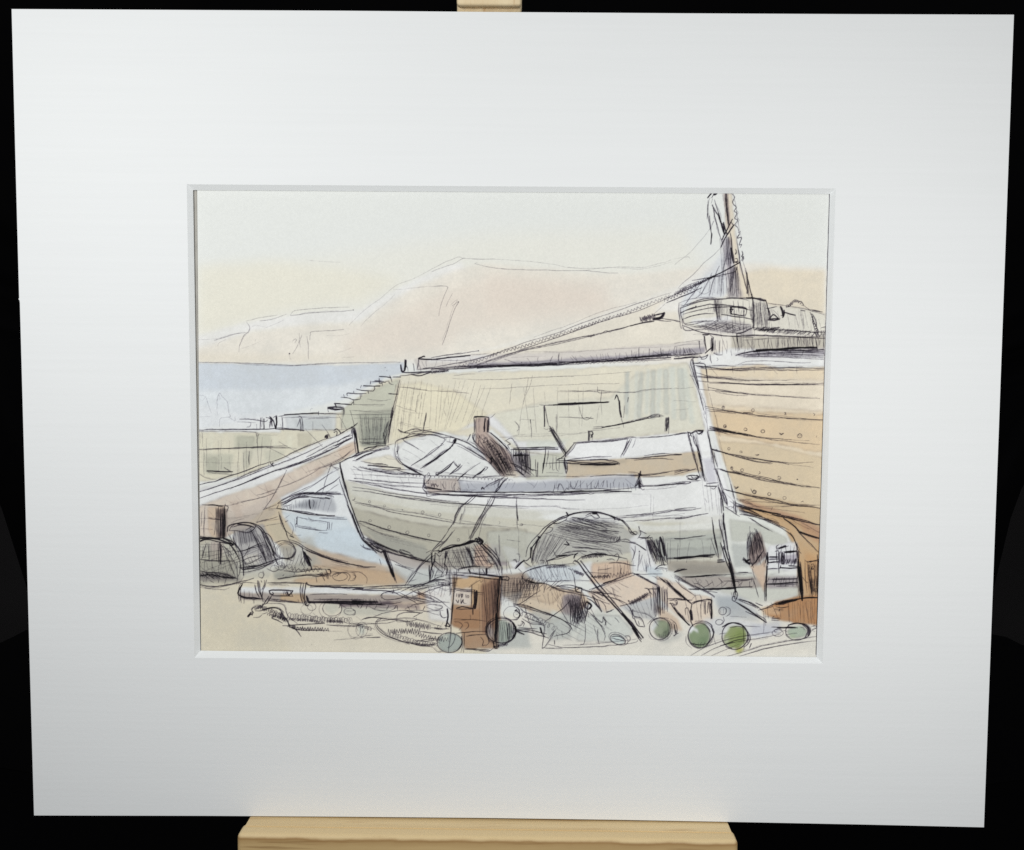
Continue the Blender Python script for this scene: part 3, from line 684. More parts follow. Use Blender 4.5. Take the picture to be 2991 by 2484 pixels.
PEN = '''
T 560 700 3
l 3 .25 60,878 200,870 340,835 480,815
l 5 .5 198,884 330,843 390,826 470,818
l 4 .55 482,728 500,750 508,775 495,810 455,850 425,920 412,985
l 3 .35 225,935 240,905 300,875
l 4 .4 480,715 600,685 750,663
l 4 .45 600,712 700,700 830,655
l 3 .25 635,778 720,745 800,705
l 4 .45 865,665 880,640 920,620 1100,605 1380,592
l 4 .55 865,668 900,663 1100,640 1300,632 1415,618
d 6 .8 1415,618
l 4 .5 1335,788 1250,797 1060,808 1040,830 1035,880
l 3 .25 1185,843 1280,845 1380,825
l 4 .5 1010,850 1022,920 1020,1050
l 3 .55 885,890 905,870 915,880 900,905
l 3 .5 940,820 945,870 925,935 885,1000
l 3 .5 965,840 945,900 955,945
l 3 .4 565,875 555,890
d 8 .9 857,1000
l 3 .3 850,1005 870,1055
l 3 .2 420,960 520,930 640,870
l 3 .2 520,770 560,755 640,765
l 3 .3 1375,755 1500,630 1650,520 1790,405 1950,340 2100,265
l 3 .25 1480,760 1600,640 1700,560 1780,480
l 3 .3 1770,430 1780,440 1900,430 2100,410
l 3 .2 1280,990 1400,950
l 3 .25 1320,1035 1420,1028
l 3 .2 1000,180 1150,195 1300,200
l 4 .6 45,1077 400,1082 800,1100 900,1103 1200,1085 1500,1080 1830,1075
l 4 .35 420,1090 620,1103 900,1108 1050,1100 1250,1090
l 3 .3 1700,1085 1740,1072 1830,1074
d 5 .5 1710,1150 1695,1122
l 4 .35 60,1365 110,1370 130,1400 150,1460 170,1520
l 3 .25 70,1400 100,1410 110,1380
l 4 .35 215,1440 240,1350 270,1380 310,1430 325,1520 335,1555 250,1570 245,1640
l 3 .3 230,1400 220,1480 230,1540
l 3 .3 240,1360 250,1400 230,1390
l 3 .3 380,1550 375,1590 330,1560
l 3 .25 70,1555 160,1550
l 3 .35 1040,1505 1050,1480 1065,1485
l 6 .95 45,1670 200,1665 600,1665 780,1655 990,1672
l 6 .9 740,1664 850,1665 985,1678
l 4 .6 45,1690 110,1682 350,1680 520,1688 575,1700 590,1743
l 3 .5 560,1690 580,1743
l 3 .4 90,1690 92,1743
l 4 .5 990,1664 1200,1668 1370,1665
l 5 .85 420,1573 540,1580 640,1595 660,1580
l 4 .5 400,1598 500,1603 560,1608
l 4 .7 500,1600 520,1610 510,1640 480,1645
l 7 .9 605,1560 605,1600 598,1665
l 8 .95 630,1570 633,1620 632,1662
l 6 .9 650,1560 690,1575 680,1650
l 6 .9 680,1550 705,1590 680,1600
l 8 .95 690,1555 720,1600 735,1660
l 14 .98 740,1555 745,1600 738,1655
l 6 .9 715,1560 745,1550 740,1640
l 6 .85 700,1560 705,1640
l 4 .6 570,1620 572,1660
l 6 .9 760,1550 900,1530 1105,1524 1320,1530
l 8 .9 810,1535 1000,1528 1110,1520
l 5 .9 790,1550 795,1600 798,1658
l 4 .6 800,1560 960,1555 1300,1560
l 4 .4 1000,1570 1200,1568
l 6 .8 940,1545 965,1570 975,1670
l 4 .7 925,1640 940,1600 950,1570 955,1680
l 5 .8 1108,1505 1108,1540
l 5 .85 1195,1510 1200,1475 1310,1470 1335,1500 1335,1540
l 13 .95 1195,1478 1260,1490 1320,1485
l 7 .9 1190,1470 1320,1475
l 5 .8 1330,1490 1325,1560
l 8 .95 1250,1438 1300,1440 1400,1448
l 9 .9 1255,1440 1270,1475
l 5 .85 1400,1445 1418,1420
l 6 .9 1310,1382 1380,1390 1420,1405 1475,1400
l 5 .8 1418,1400 1420,1450
l 4 .8 1330,1360 1340,1385
l 6 .9 1365,1370 1368,1345 1450,1352 1530,1350
l 5 .85 1475,1355 1478,1395
l 5 .8 1490,1355 1490,1380
l 7 .9 1440,1312 1500,1322 1590,1328
l 4 .8 1420,1325 1420,1350
l 5 .9 1545,1330 1548,1350
l 8 .95 1505,1278 1560,1285 1650,1288
l 4 .8 1485,1275 1480,1300
l 5 .9 1600,1292 1605,1310 1590,1330
l 7 .9 1580,1245 1640,1248 1700,1250
l 5 .8 1570,1240 1565,1270
l 5 .8 1600,1237 1660,1240
l 5 .85 1645,1220 1645,1260 1670,1262 1668,1285
l 4 .7 1690,1250 1720,1240 1735,1262 1770,1272
l 8 .95 1645,1202 1700,1205 1745,1212
l 5 .9 1735,1195 1745,1215 1752,1250
l 7 .9 1760,1208 1795,1203 1828,1208
l 6 .9 1725,1352 1810,1356
l 3 .55 1540,1400 1640,1412 1745,1403
l 4 .6 1420,1445 1550,1448 1690,1450
l 3 .5 1380,1500 1600,1505 1760,1498
l 3 .5 1330,1535 1600,1535 1765,1532
l 3 .4 1500,1575 1780,1580
h 9 3 .4 1470,1540 1720,1540 1720,1690 1480,1700
h 14 4 .5 1520,1550 1700,1560 1690,1680 1540,1700
l 4 .4 1540,1600 1560,1700
l 5 .6 1250,1500 1320,1490
l 6 .85 1165,1740 1175,1715 1195,1712 1195,1740
d 20 .9 1180,1728
l 7 .9 1245,1672 1270,1660 1295,1680 1305,1700
d 8 .9 1250,1690
l 6 .85 1265,1725 1275,1690 1255,1680
l 5 .8 1300,1700 1380,1660 1455,1612
l 4 .6 1330,1745 1400,1700
l 6 .9 1400,1640 1420,1700 1445,1743
l 5 .9 1415,1645 1440,1743
l 5 .8 1400,1660 1410,1743
p 6 .85 1825,1230 1800,1340 1770,1470 1740,1600 1700,1743
p 4 .6 1835,1240 1815,1330 1780,1480 1725,1690
l 3 .5 1790,1270 1780,1330
p 4 .7 1730,1590 1680,1743
p 5 .7 1715,1600 1670,1743
l 7 .9 1760,1470 1740,1560
l 4 .7 1810,1290 1900,1300 2000,1315 2100,1328
l 3 .5 1790,1455 1860,1480 1950,1500
l 3 .6 2020,1340 2010,1400
l 3 .6 1985,1370 1960,1510
l 3 .5 2010,1420 1990,1570
l 4 .7 2055,1520 2030,1665
l 3 .5 1840,1560 1830,1660
l 3 .4 1820,1600 1900,1620 2000,1650 2080,1650
l 4 .6 1805,1665 1850,1690 2000,1700 2100,1680
l 5 .7 1850,1743 1950,1700 2100,1690
l 5 .7 1820,1680 1850,1690 1940,1670 2100,1670
h 10 3 .3 1850,1300 1950,1300 1910,1740 1790,1730
l 9 .95 1845,1165 1900,1168 2000,1160 2100,1155
l 8 .9 1930,1185 2000,1192 2100,1165
h 8 6 .9 1830,1090 1980,1090 2000,1160 1850,1160
l 16 .95 1875,1060 1870,1120 1868,1150
l 9 .95 1830,1100 1835,1150 1850,1160 1870,1140 1880,1060
l 10 .95 1985,1040 2030,1025 2040,1030
l 12 .95 1990,1048 2050,1050 2100,1048
l 6 .8 1990,1045 1985,1100 1975,1140
l 5 .8 1980,1138 2050,1135 2100,1125
T 1970 540 4.192
l 5 .6 1155,1455 1250,1470
l 14 .95 455,105 430,130 405,158
l 24 .95 515,108 485,125
l 8 .9 485,105 465,150 455,160
l 6 .7 440,160 420,200 405,350 400,420
l 7 .75 415,210 405,300 415,400 440,520 455,620
l 8 .85 430,380 440,480 455,600 450,700
l 14 .9 455,600 452,680 445,725
l 5 .6 465,170 450,225
l 5 .5 480,440 465,490 440,540
l 4 .4 480,440 440,530 340,660 200,820 0,980
l 4 .4 130,885 170,882 192,905
l 4 .3 0,910 60,900 130,885
l 8 .85 490,185 515,270 540,350 570,450
l 10 .9 455,250 500,330 550,410 590,560 605,610
l 14 .9 540,350 560,430 590,520 605,600
l 16 .9 600,460 620,540 640,600
l 12 .8 580,470 600,500 610,590
l 12 .9 710,425 670,500 640,560 580,670
l 14 .9 730,490 700,530 660,590 630,640 570,765
l 10 .8 700,460 720,500 700,540
l 5 .5 570,765 480,860 350,970 230,1100 100,1210 45,1270
l 5 .6 640,105 645,200
p 22 .55 628,105 640,260 652,400 665,500
p 8 .8 615,105 635,300 655,480
p 8 .8 640,105 650,300 668,480
p 5 .6 655,105 662,300 680,480
p 5 .5 600,110 615,280 630,400
p 5 .5 590,110 605,200
l 8 .75 690,105 715,125 735,155 715,210 725,245 755,280 735,325 765,350 740,410 775,440 740,495 775,530 790,580 810,570
l 8 .85 780,590 800,600 770,655 820,650 795,735 825,730 805,770
l 6 .5 720,110 760,300 790,500 820,650
l 9 .85 845,870 820,930
l 9 .85 830,815 840,850 825,880 850,895 835,935
p 10 .9 685,600 700,700 715,820 735,950
p 20 .8 690,780 705,880 725,960
p 8 .7 660,640 670,780 690,960
p 6 .6 640,700 650,850 665,1000
h 16 7 .6 640,650 690,640 720,960 640,1000
h 12 6 .5 600,760 660,740 680,1000 600,960
h 10 5 .4 580,860 620,860 620,1100 570,1300
l 8 .9 745,790 755,815 745,850 765,830
l 8 .85 740,905 770,905 775,935 745,945 790,940
l 9 .9 735,950 780,960 800,945
l 13 .9 795,955 730,990 640,1040 560,1085 500,1110 400,1150
z 24 30 10 .85 480,1120 400,1160 300,1205 220,1240 130,1270 80,1300 0,1335
c 14 14 8 .8 500,1115 420,1155 330,1195 230,1235
l 6 .6 300,1180 200,1220 60,1275
p 5 .7 840,940 880,1080 910,1200 950,1370
p 6 .8 870,1020 890,1110 920,1230 960,1390
p 12 .8 885,1080 895,1200 890,1330
h 10 7 .7 880,1060 890,1120 950,1370 890,1350
h 18 8 .6 700,1010 770,1010 800,1370 670,1340
h 12 8 .6 720,1000 770,1020 790,1300 690,1280
h 7 8 .7 730,1000 765,1010 785,1220 700,1200
h 14 5 .45 540,1100 690,1060 680,1360 540,1340
h 10 5 .35 440,1160 560,1120 540,1340 420,1330
h 12 6 .7 660,1250 800,1280 800,1390 660,1370
l 4 .5 280,1300 370,1340 440,1300
T 1260 600 3
l 3 .5 0,585 100,545 200,510 270,470 300,467 400,470 600,475
l 3 .4 0,560 120,500 230,457 265,460 270,470
l 3 .3 600,475 850,493 1050,515 1190,545 1350,560
l 3 .3 400,500 380,512
l 4 .5 380,512 470,535 600,555 800,565 1050,570 1250,572 1400,578 1540,592 1635,595
l 3 .35 1200,545 1450,555 1650,540 1850,545 2000,510 2100,480
l 3 .3 1350,570 1550,545 1800,560 1950,540 2100,500
l 4 .5 0,715 90,705 140,715 140,735 110,800 70,920 65,970
l 3 .5 185,775 150,835 130,890
l 4 .6 180,885 240,845 200,920 140,1100 95,1225
d 5 .8 238,848
l 5 .8 0,1335 100,1320 250,1300 415,1275
l 10 .95 0,1355 120,1340 250,1325 340,1315
d 6 .9 413,1276
l 4 .5 340,1310 500,1300
l 4 .5 0,1360 250,1360 400,1360
l 5 .7 0,1425 100,1405 300,1370 500,1320 600,1290
l 8 .9 0,1438 150,1435 300,1430 500,1410 700,1405 870,1400 1100,1390
c 12 12 5 .8 0,1460 60,1455 120,1455 150,1445
z 14 14 6 .8 0,1470 60,1460 150,1450
l 4 .6 230,1395 400,1350 640,1270 850,1195 1100,1120 1300,1040 1500,970 1700,900 1900,830 2100,765
l 5 .7 300,1430 500,1360 750,1280 1000,1195 1200,1125 1400,1055 1600,985 1800,930 1950,870 2100,800
l 3 .4 900,1155 1200,1050 1500,930 1800,850
z 62 26 5 .75 200,1425 400,1370 600,1290 760,1250 900,1205 1100,1140 1300,1075 1500,1005 1700,945 1900,865 2100,790
z 12 16 4 .5 1230,1120 1300,1080 1400,1050
l 5 .8 300,1430 500,1370 750,1285 950,1235 1200,1180 1400,1140 1500,1120 1600,1090 1750,1055 1850,1025 1950,1005
l 4 .7 540,1370 760,1290 900,1255 1100,1220 1350,1160 1450,1130
l 4 .7 1480,1130 1530,1100 1560,1110 1600,1090
z 7 14 5 .8 1370,1145 1400,1150 1430,1135
l 5 .8 1560,1100 1600,1100 1750,1055
l 9 .9 1740,1060 1850,1030 1950,1015
z 10 40 8 .85 1830,1005 1900,985 1960,970
l 22 .9 1950,1000 2010,985 2040,950
l 10 .9 1955,965 2020,950 2045,940
l 5 .8 1950,1000 2050,1015 2100,1015
l 4 .4 1955,950 2050,860
l 3 .4 820,1285 1000,1285 1250,1285 1600,1260 2100,1240
l 3 .3 700,1335 1000,1320
l 3 .4 400,1390 600,1390 780,1380 1050,1360
d 5 .8 790,1378
l 9 .9 400,1425 700,1410 900,1408 1100,1395 1300,1375 1500,1370 1700,1355 1900,1345 2100,1335
l 5 .7 850,1405 1200,1400 1500,1370 1800,1360 2100,1355
h 46 4 .7 1120,1380 2100,1290 2100,1340 1130,1395
h 30 4 .55 1150,1330 2100,1260 2100,1340 1170,1385
l 14 .55 1700,1345 1900,1325 2100,1310
l 8 .6 1650,1340 1900,1320 2100,1300
l 5 .7 1120,1295 1120,1370 1160,1370
l 5 .8 1820,1255 1818,1340
l 5 .7 1755,1270 1758,1330
l 5 .7 1910,1255 1905,1320
l 5 .7 2010,1250 2012,1320
z 20 12 4 .6 1180,1395 1500,1380 1900,1368
l 4 .5 410,1455 600,1440 780,1430
l 3 .5 200,1490 380,1475
l 3 .4 185,1520 340,1525 500,1530 750,1520 1000,1505 1250,1500
l 3 .5 390,1530 700,1525 880,1510 1250,1495 1500,1480 1750,1460
l 3 .5 440,1610 700,1600 1000,1580 1300,1570 1650,1562
l 5 .55 0,1625 100,1630 220,1638 330,1650
l 3 .5 885,1495 870,1560 820,1690 805,1743
l 3 .5 850,1515 830,1640
l 3 .5 705,1570 695,1640 685,1743
l 3 .4 110,1690 112,1743
l 3 .4 145,1640 150,1743
l 4 .6 1110,1635 1300,1632 1460,1620 1560,1635 1750,1640 1900,1615 2100,1605
l 4 .5 1235,1628 1450,1635
l 4 .6 1455,1590 1465,1640 1560,1640
l 4 .5 1490,1620 1480,1720
l 12 .95 1110,1742 1400,1730 1550,1725
l 8 .8 1615,1690 1625,1665 1640,1700 1650,1743
l 5 .7 1725,1680 1720,1720
T 1970 860 4.192
l 6 .6 60,105 200,60 400,40 520,50
l 7 .8 85,150 200,110 350,60 500,50
l 10 .85 70,225 200,180 400,130 500,130 700,140 880,180
l 8 .8 75,235 150,195 260,155
d 10 .9 262,148
l 8 .8 90,310 200,270 350,240 480,238
l 7 .8 490,60 500,150 530,330
l 7 .8 505,55 515,200 540,320
l 6 .75 530,60 545,250 560,320
h 20 5 .55 480,70 580,70 600,250 490,240
h 18 6 .6 500,120 560,120 570,330 520,320
h 14 4 .5 360,150 500,120 500,230 370,200
h 10 4 .4 560,140 640,140 660,330 590,330
l 6 .7 55,110 50,210 65,300 75,400 85,420
l 6 .7 75,160 80,260 100,330 90,420
h 8 4 .5 60,110 110,120 100,410 60,300
l 6 .75 95,300 130,370 230,370 400,320
l 7 .8 130,360 300,330 480,325
l 6 .7 100,400 140,440 250,440 400,430
l 6 .6 130,380 110,410 130,440 200,450
h 26 7 .7 500,330 950,395 700,470 330,430
h 18 8 .75 200,395 560,330 780,390 480,450
h 20 8 .8 550,400 960,380 960,440 600,460
h 12 7 .7 240,395 480,330 560,330 330,410
l 10 .9 770,480 850,465 920,430 965,405
l 6 .75 575,455 700,470 780,480 850,490
l 7 .85 640,40 750,45 900,75
l 20 .9 885,48 960,50 1040,65 1120,80
l 9 .9 1120,80 1130,120 1145,200 1150,300
l 8 .8 1110,70 1140,140
l 12 .9 945,0 955,60 965,150 970,420
l 6 .8 960,60 950,200 965,400
h 30 7 .65 970,90 1110,100 1150,400 980,400
h 20 6 .55 980,110 1120,120 1140,390 990,410
h 12 5 .5 900,150 950,150 960,380 930,250
h 10 5 .5 1130,280 1170,290 1160,420 1120,410
l 14 .9 680,160 760,150 860,165 890,185
l 16 .9 680,190 700,180 720,185
l 20 .9 690,160 690,240
l 12 .9 690,245 750,250 850,265
l 8 .85 715,180 700,230 720,250
l 9 .85 850,190 855,260
l 8 .8 885,180 880,230 860,270
h 7 5 .7 730,190 860,190 850,255 730,255
h 8 5 .6 640,140 690,145 680,250 640,250
l 10 .85 570,250 650,260 800,280 900,300 960,315
l 5 .6 570,320 700,350 850,370 950,370
l 8 .85 1130,178 1200,165 1250,150
l 14 .8 1150,180 1170,250 1165,300 1210,250 1280,300
h 8 6 .6 1160,190 1200,190 1290,290 1160,290
l 16 .9 1150,315 1220,320 1290,310
l 14 .85 1180,300 1270,295
l 18 .9 1300,150 1325,200 1330,280
l 14 .85 1345,195 1345,250 1320,285
l 9 .8 1300,160 1320,260 1300,260
l 14 .9 1345,225 1400,235 1480,258
l 5 .6 1145,108 1300,130 1450,155 1600,180 1700,215
c 10 26 7 .85 1370,150 1420,130 1450,95 1500,85 1560,115
l 7 .8 1520,90 1560,90 1580,130 1550,130
l 8 .8 1370,150 1400,155 1430,130
l 6 .7 1580,135 1650,185 1700,190 1800,215
l 9 .85 1690,200 1750,210 1810,218
l 5 .6 1600,180 1700,210 1800,240 1840,255
l 10 .8 1540,195 1600,205
h 10 4 .35 1520,200 1600,200 1640,420 1540,400
z 14 22 5 .4 1540,210 1560,300 1590,420
l 5 .5 1480,260 1500,330 1520,410
c 8 18 9 .85 1680,240 1700,330 1730,400 1750,470
l 8 .85 1660,215 1690,300 1700,370 1720,440 1730,480
l 8 .85 1690,240 1730,330 1740,400 1770,460
l 8 .8 1800,412 1850,402
l 9 .8 970,410 1100,430 1250,410 1290,405
h 26 9 .75 1020,400 1300,400 1200,480 980,440
h 40 8 .75 1100,400 1700,450 1600,500 1000,450
h 30 8 .75 1300,440 1840,460 1830,520 1200,480
h 12 10 .85 1700,460 1840,440 1840,500 1740,530
l 9 .85 970,430 1100,440 1300,440 1500,450 1700,465 1840,465
l 6 .6 850,560 1000,555 1150,545 1400,535 1840,520
h 34 6 .7 950,560 1700,520 1720,650 960,690
h 26 6 .65 1250,530 1700,500 1700,640 1270,640
h 10 7 .75 1500,500 1740,490 1750,650 1540,640
l 9 .85 1730,540 1745,640 1750,690
l 6 .8 1780,560 1780,620
l 8 .8 1830,480 1830,660
l 8 .8 760,480 770,560 790,680
l 10 .8 765,480 770,580
h 14 5 .6 760,470 850,490 850,650 780,700
h 10 5 .5 850,550 950,560 960,690 870,700
l 22 .9 970,700 1100,685 1300,670 1500,655 1740,660
l 18 .9 1000,680 1300,675 1600,650 1740,650
l 14 .8 750,745 900,710 1100,690 1400,690 1830,680
h 14 8 .75 780,745 1500,660 1830,700 900,755
l 9 .8 850,745 1000,730 1300,715 1830,705
l 8 .7 900,745 1100,735 1400,735 1830,750
l 6 .6 1300,700 1830,725
l 6 .6 1300,735 1600,745 1830,765
l 8 .6 880,765 1100,765 1400,775 1830,800
l 14 .3 1250,750 1830,780
l 14 .25 850,770 1200,750
l 5 .7 780,860 900,825 1100,815 1300,825 1500,840 1670,838
l 5 .6 740,865 900,858 1180,860
l 8 .85 230,845 350,850 380,870
l 8 .85 240,870 400,890 600,915 800,915 1000,905 1300,905 1500,900 1830,910
l 7 .8 260,880 450,900 700,930 1000,925 1300,930 1840,925
l 6 .75 380,885 550,875 750,880
l 6 .7 270,900 500,920 900,935
l 6 .6 1150,890 1400,900 1650,905
l 10 .85 280,880 360,890 450,900
l 6 .7 190,995 250,1010 400,1020 600,1035 900,1055 1200,1055
l 8 .8 280,1005 500,1020 600,1025 800,1050 1050,1060
l 6 .7 270,960 400,1000 530,1020
l 5 .5 1000,1055 1300,1055 1500,1045
l 9 .8 300,1065 450,1075 600,1080 900,1100 1300,1105 1600,1100 1840,1090
l 8 .75 430,1090 700,1095 1000,1110 1400,1110 1840,1110
l 7 .8 305,1165 400,1170 500,1180 700,1200 900,1220 1200,1245 1500,1265 1780,1278
l 7 .75 410,1135 500,1160 700,1195 900,1225
l 5 .6 500,1195 700,1230 900,1245
l 8 .8 380,1375 500,1395 650,1425 850,1455 1000,1480 1200,1500 1400,1520 1820,1540
l 7 .7 390,1400 500,1415 700,1440 850,1465
l 6 .7 390,1425 550,1440 750,1460
l 8 .85 840,1450 960,1452
l 5 .5 1000,1455 1200,1480 1400,1500 1820,1550
l 7 .6 1300,1510 1600,1530 1820,1535
l 10 .85 430,1640 550,1660 700,1690 850,1710 1000,1740
l 8 .8 440,1620 600,1655 750,1690
l 8 .8 430,1665 500,1675 650,1710
l 7 .7 480,1625 650,1680 900,1725
o 6 .75 16 18 0 598,1384 620,1618 960,1420
o 5 .7 18 18 0 1083,1678 870,1655
l 6 .75 1285,1705 1310,1720 1330,1700
o 5 .7 16 14 0 1535,1725
l 7 .8 1345,1445 1365,1455 1350,1470 1370,1478
l 6 .7 1700,1460 1720,1470 1705,1485
d 8 .8 600,1382 622,1618
l 9 .85 210,800 200,850 215,920 240,1000 270,1080 300,1170
l 9 .85 225,800 240,900 265,1000 285,1080 300,1150
l 6 .7 190,980 240,1070 290,1180 320,1280 370,1470
l 7 .75 295,1180 330,1300 360,1420
l 5 .6 300,1150 340,1250 380,1390 410,1743
l 5 .5 350,1450 400,1600 420,1743
h 10 6 .7 210,790 230,790 300,1150 270,1120
l 5 .5 430,1210 460,1350 500,1480 530,1640
l 5 .4 500,1480 520,1560 560,1743
l 10 .85 370,860 395,960 410,1080
l 5 .6 410,1090 420,1180
l 7 .8 440,740 445,800 455,850
l 5 .6 520,780 535,800 515,815
l 14 .9 345,490 400,500 430,490
l 10 .85 370,510 375,590 390,690
l 8 .8 350,500 370,540 380,640
l 14 .85 460,540 460,640 420,680 380,720
l 24 .85 465,600 462,690
h 10 6 .8 440,540 480,530 480,700 450,720
l 6 .8 435,500 475,530 470,560
l 9 .8 300,570 310,660
l 6 .6 270,565 310,580
h 8 6 .7 510,560 640,580 640,740 500,720
h 10 6 .65 480,560 560,560 560,740 500,730
l 8 .8 480,720 530,740 590,740
l 5 .5 560,460 640,700
l 7 .8 300,740 330,770 380,760 410,740 380,790 320,800
l 8 .85 220,790 260,775 310,770 340,800
l 7 .8 215,840 280,850 320,825
l 10 .8 0,760 100,755 200,745 300,740
l 18 .85 0,790 120,780 220,770 280,770
h 18 7 .7 10,640 200,660 280,740 0,740
h 14 6 .75 0,700 190,700 200,750 0,760
l 5 .5 0,635 150,615 350,610
l 4 .5 0,600 200,575 340,555
l 4 .5 230,495 300,480 340,490
l 6 .8 0,325 80,340
l 3 .35 0,1145 100,1155 240,1140
l 3 .35 0,1305 100,1300 250,1320
l 3 .4 0,1415 120,1410 180,1400
l 6 .8 0,1720 100,1700 180,1700
l 9 .85 160,1690 200,1700 260,1670 350,1665
l 8 .85 260,1680 300,1710 350,1675 330,1720
l 9 .85 190,1690 200,1720 180,1743
T 560 1200 4.192
l 5 .5 105,480 140,480 300,470
l 7 .85 65,478 250,470 450,462 700,455 900,452 1210,455
l 7 .8 250,465 600,460 800,448 1170,430
l 4 .4 750,440 830,440
l 4 .5 1100,452 1290,463
l 5 .7 800,275 802,340 803,440
l 4 .6 820,280 815,310
l 4 .4 830,295 950,298 1050,295
l 4 .5 130,280 135,440
l 4 .4 100,290 105,400
l 4 .5 145,460 150,600 150,790
l 4 .4 95,480 92,620 90,800
l 4 .35 100,630 350,638 560,638 600,640
l 4 .5 362,560 362,640 362,720
l 4 .4 405,690 408,720
l 5 .6 630,520 635,620 640,720 640,800
l 7 .8 702,500 700,600 705,660
l 4 .5 578,660 575,760
l 4 .4 710,740 725,800
l 4 .35 560,850 570,500
l 12 .95 185,738 300,745 400,750 500,750
l 5 .7 205,755 300,772 470,780 490,770
l 6 .7 400,690 430,720 490,748
l 5 .6 75,745 110,790 180,825 300,840
l 9 .9 75,912 200,880 300,860 450,800 600,755 800,680 960,630
l 7 .85 960,630 1100,580 1250,510 1450,420 1600,360 1750,320
l 6 .7 1750,320 1850,270 1900,240
l 7 .8 75,1000 250,950 450,880 700,770 900,690 1000,660
l 7 .75 75,1005 300,930 600,830 900,710 1100,640 1300,560 1500,470 1600,410
l 9 .9 75,1080 250,1020 500,940 750,840 950,760 1200,680 1400,620 1600,530 1800,440
l 7 .8 450,960 700,865 1000,745 1200,690 1400,600 1500,560
l 8 .8 1180,680 1400,600 1600,520 1800,430 1950,330
l 7 .8 1400,570 1600,470 1850,340 1940,310
l 12 .9 1760,430 1850,385 1960,330
l 7 .8 1780,390 1880,320 1960,305
l 6 .6 1600,500 1780,410 1960,350
h 12 7 .7 1640,480 1940,300 1950,340 1700,480
l 4 .4 300,865 450,800 500,790
l 9 .9 965,630 975,655 1005,680
l 9 .9 1000,640 985,665 1005,685
l 6 .7 980,640 1010,650
l 8 .9 1975,205 1985,260 1990,320 2000,440 2015,530
l 16 .92 1995,220 2010,280 2025,400 2040,510
l 10 .9 2005,300 2020,400 2030,430
l 6 .8 1955,240 1960,280
l 6 .8 1935,220 1990,190 2030,155
l 8 .85 2010,530 2040,515
l 4 .5 1215,690 1500,600 1700,530 1950,430
l 4 .45 1380,650 1560,590 1700,540
l 6 .7 1500,730 1700,650 1850,570 1950,490
l 5 .6 1600,700 1800,620 1990,470
l 6 .7 1600,1000 1700,680 1720,670
l 5 .4 1160,740 1155,730
l 6 .65 1160,730 1100,850 1060,930 1000,1040 940,1130 880,1215
l 5 .5 1150,760 1080,900 1030,980
l 4 .4 870,1230 820,1320 790,1370
l 4 .45 1400,760 1600,680 1800,590
l 6 .65 1060,945 1300,860 1450,780 1560,710
l 5 .55 800,1035 900,1010 1060,960
l 4 .4 770,850 940,760
l 5 .5 560,1120 800,1080 1000,1010 1040,995
l 5 .6 430,1165 550,1140 700,1100 900,1050 1040,1000
l 4 .4 840,1030 1000,970 1050,950
l 6 .55 1100,1090 1300,990 1500,900 1700,770 1790,720
l 6 .5 1200,1060 1450,940 1650,800 1730,740
l 4 .4 920,1060 922,1130
l 4 .4 440,1320 650,1290 830,1260
l 4 .35 450,1330 700,1300
l 4 .5 480,1375 560,1340 640,1320
l 6 .6 870,1215 940,1190 1040,1150
l 5 .5 870,1190 1000,1200 1100,1200
l 5 .5 940,1215 1000,1215
l 9 .9 1055,1135 1120,1090 1250,1030 1380,1005 1500,1000
l 10 .9 1050,1140 1120,1120 1300,1030 1450,1010
l 9 .9 1380,1010 1550,1008 1700,1015 1830,1020
l 9 .85 1350,1040 1500,1025 1700,1040 1745,1060
l 8 .85 1300,1050 1400,1020 1600,1020 1850,1030
l 6 .8 1420,1010 1600,1005 1820,1010
l 9 .9 1100,1160 1200,1110 1300,1070 1450,1060
l 8 .85 1120,1150 1250,1080 1350,1050 1500,1065 1620,1085
l 7 .8 1480,1060 1600,1070 1700,1075
l 14 .9 1640,1065 1690,1078
l 7 .7 1110,1170 1160,1170 1220,1150
l 8 .85 1040,1195 1100,1205 1200,1220 1400,1240 1560,1275
l 11 .92 1050,1200 1250,1230 1450,1270 1750,1288
l 8 .85 1200,1225 1400,1265 1600,1280 1700,1290
l 5 .6 1650,1290 1860,1310
l 6 .7 1560,1315 1700,1325 1900,1332
h 10 7 .7 1100,1180 1250,1150 1260,1240 1120,1200
l 12 .9 1440,1095 1440,1140 1455,1200
l 6 .7 1480,1090 1500,1120 1490,1180
l 8 .7 1060,1150 1050,1180 1040,1200
h 16 7 .4 1280,1090 1700,1080 1640,1250 1300,1200
h 10 6 .35 1100,1130 1450,1080 1400,1220 1120,1190
l 9 .92 1065,1240 1080,1300 1110,1380 1150,1480 1180,1560 1200,1600
l 10 .9 1080,1280 1110,1390 1150,1470 1165,1530
l 6 .7 1150,1470 1190,1500 1240,1530
l 12 .85 1205,1530 1245,1550
l 5 .5 1140,1320 1200,1280
l 7 .7 1145,1365 1180,1345
l 6 .6 1210,1370 1245,1420 1240,1490 1230,1520
l 4 .5 1250,1525 1340,1528
l 7 .7 790,1370 950,1330 1050,1300
l 5 .5 780,1370 900,1350 1080,1330
l 5 .5 870,1420 1000,1395 1090,1385
l 8 .85 1280,1305 1290,1360 1270,1400
l 6 .75 1295,1305 1440,1335 1560,1350 1680,1370
l 7 .8 1280,1420 1400,1445 1500,1460 1660,1470
l 6 .7 1300,1405 1450,1435 1560,1460
l 7 .8 1290,1300 1288,1410
l 7 .8 1660,1370 1665,1420 1655,1460
l 7 .8 1685,1365 1690,1420 1680,1465
l 5 .6 1720,1370 1710,1430 1700,1460
l 5 .6 1560,1490 1670,1498
l 5 .5 1260,1330 1265,1400 1280,1440
l 5 .6 1430,1310 1470,1340
l 4 .4 1260,1550 1320,1600 1400,1620
l 9 .9 1820,630 1825,720 1850,830 1900,1000
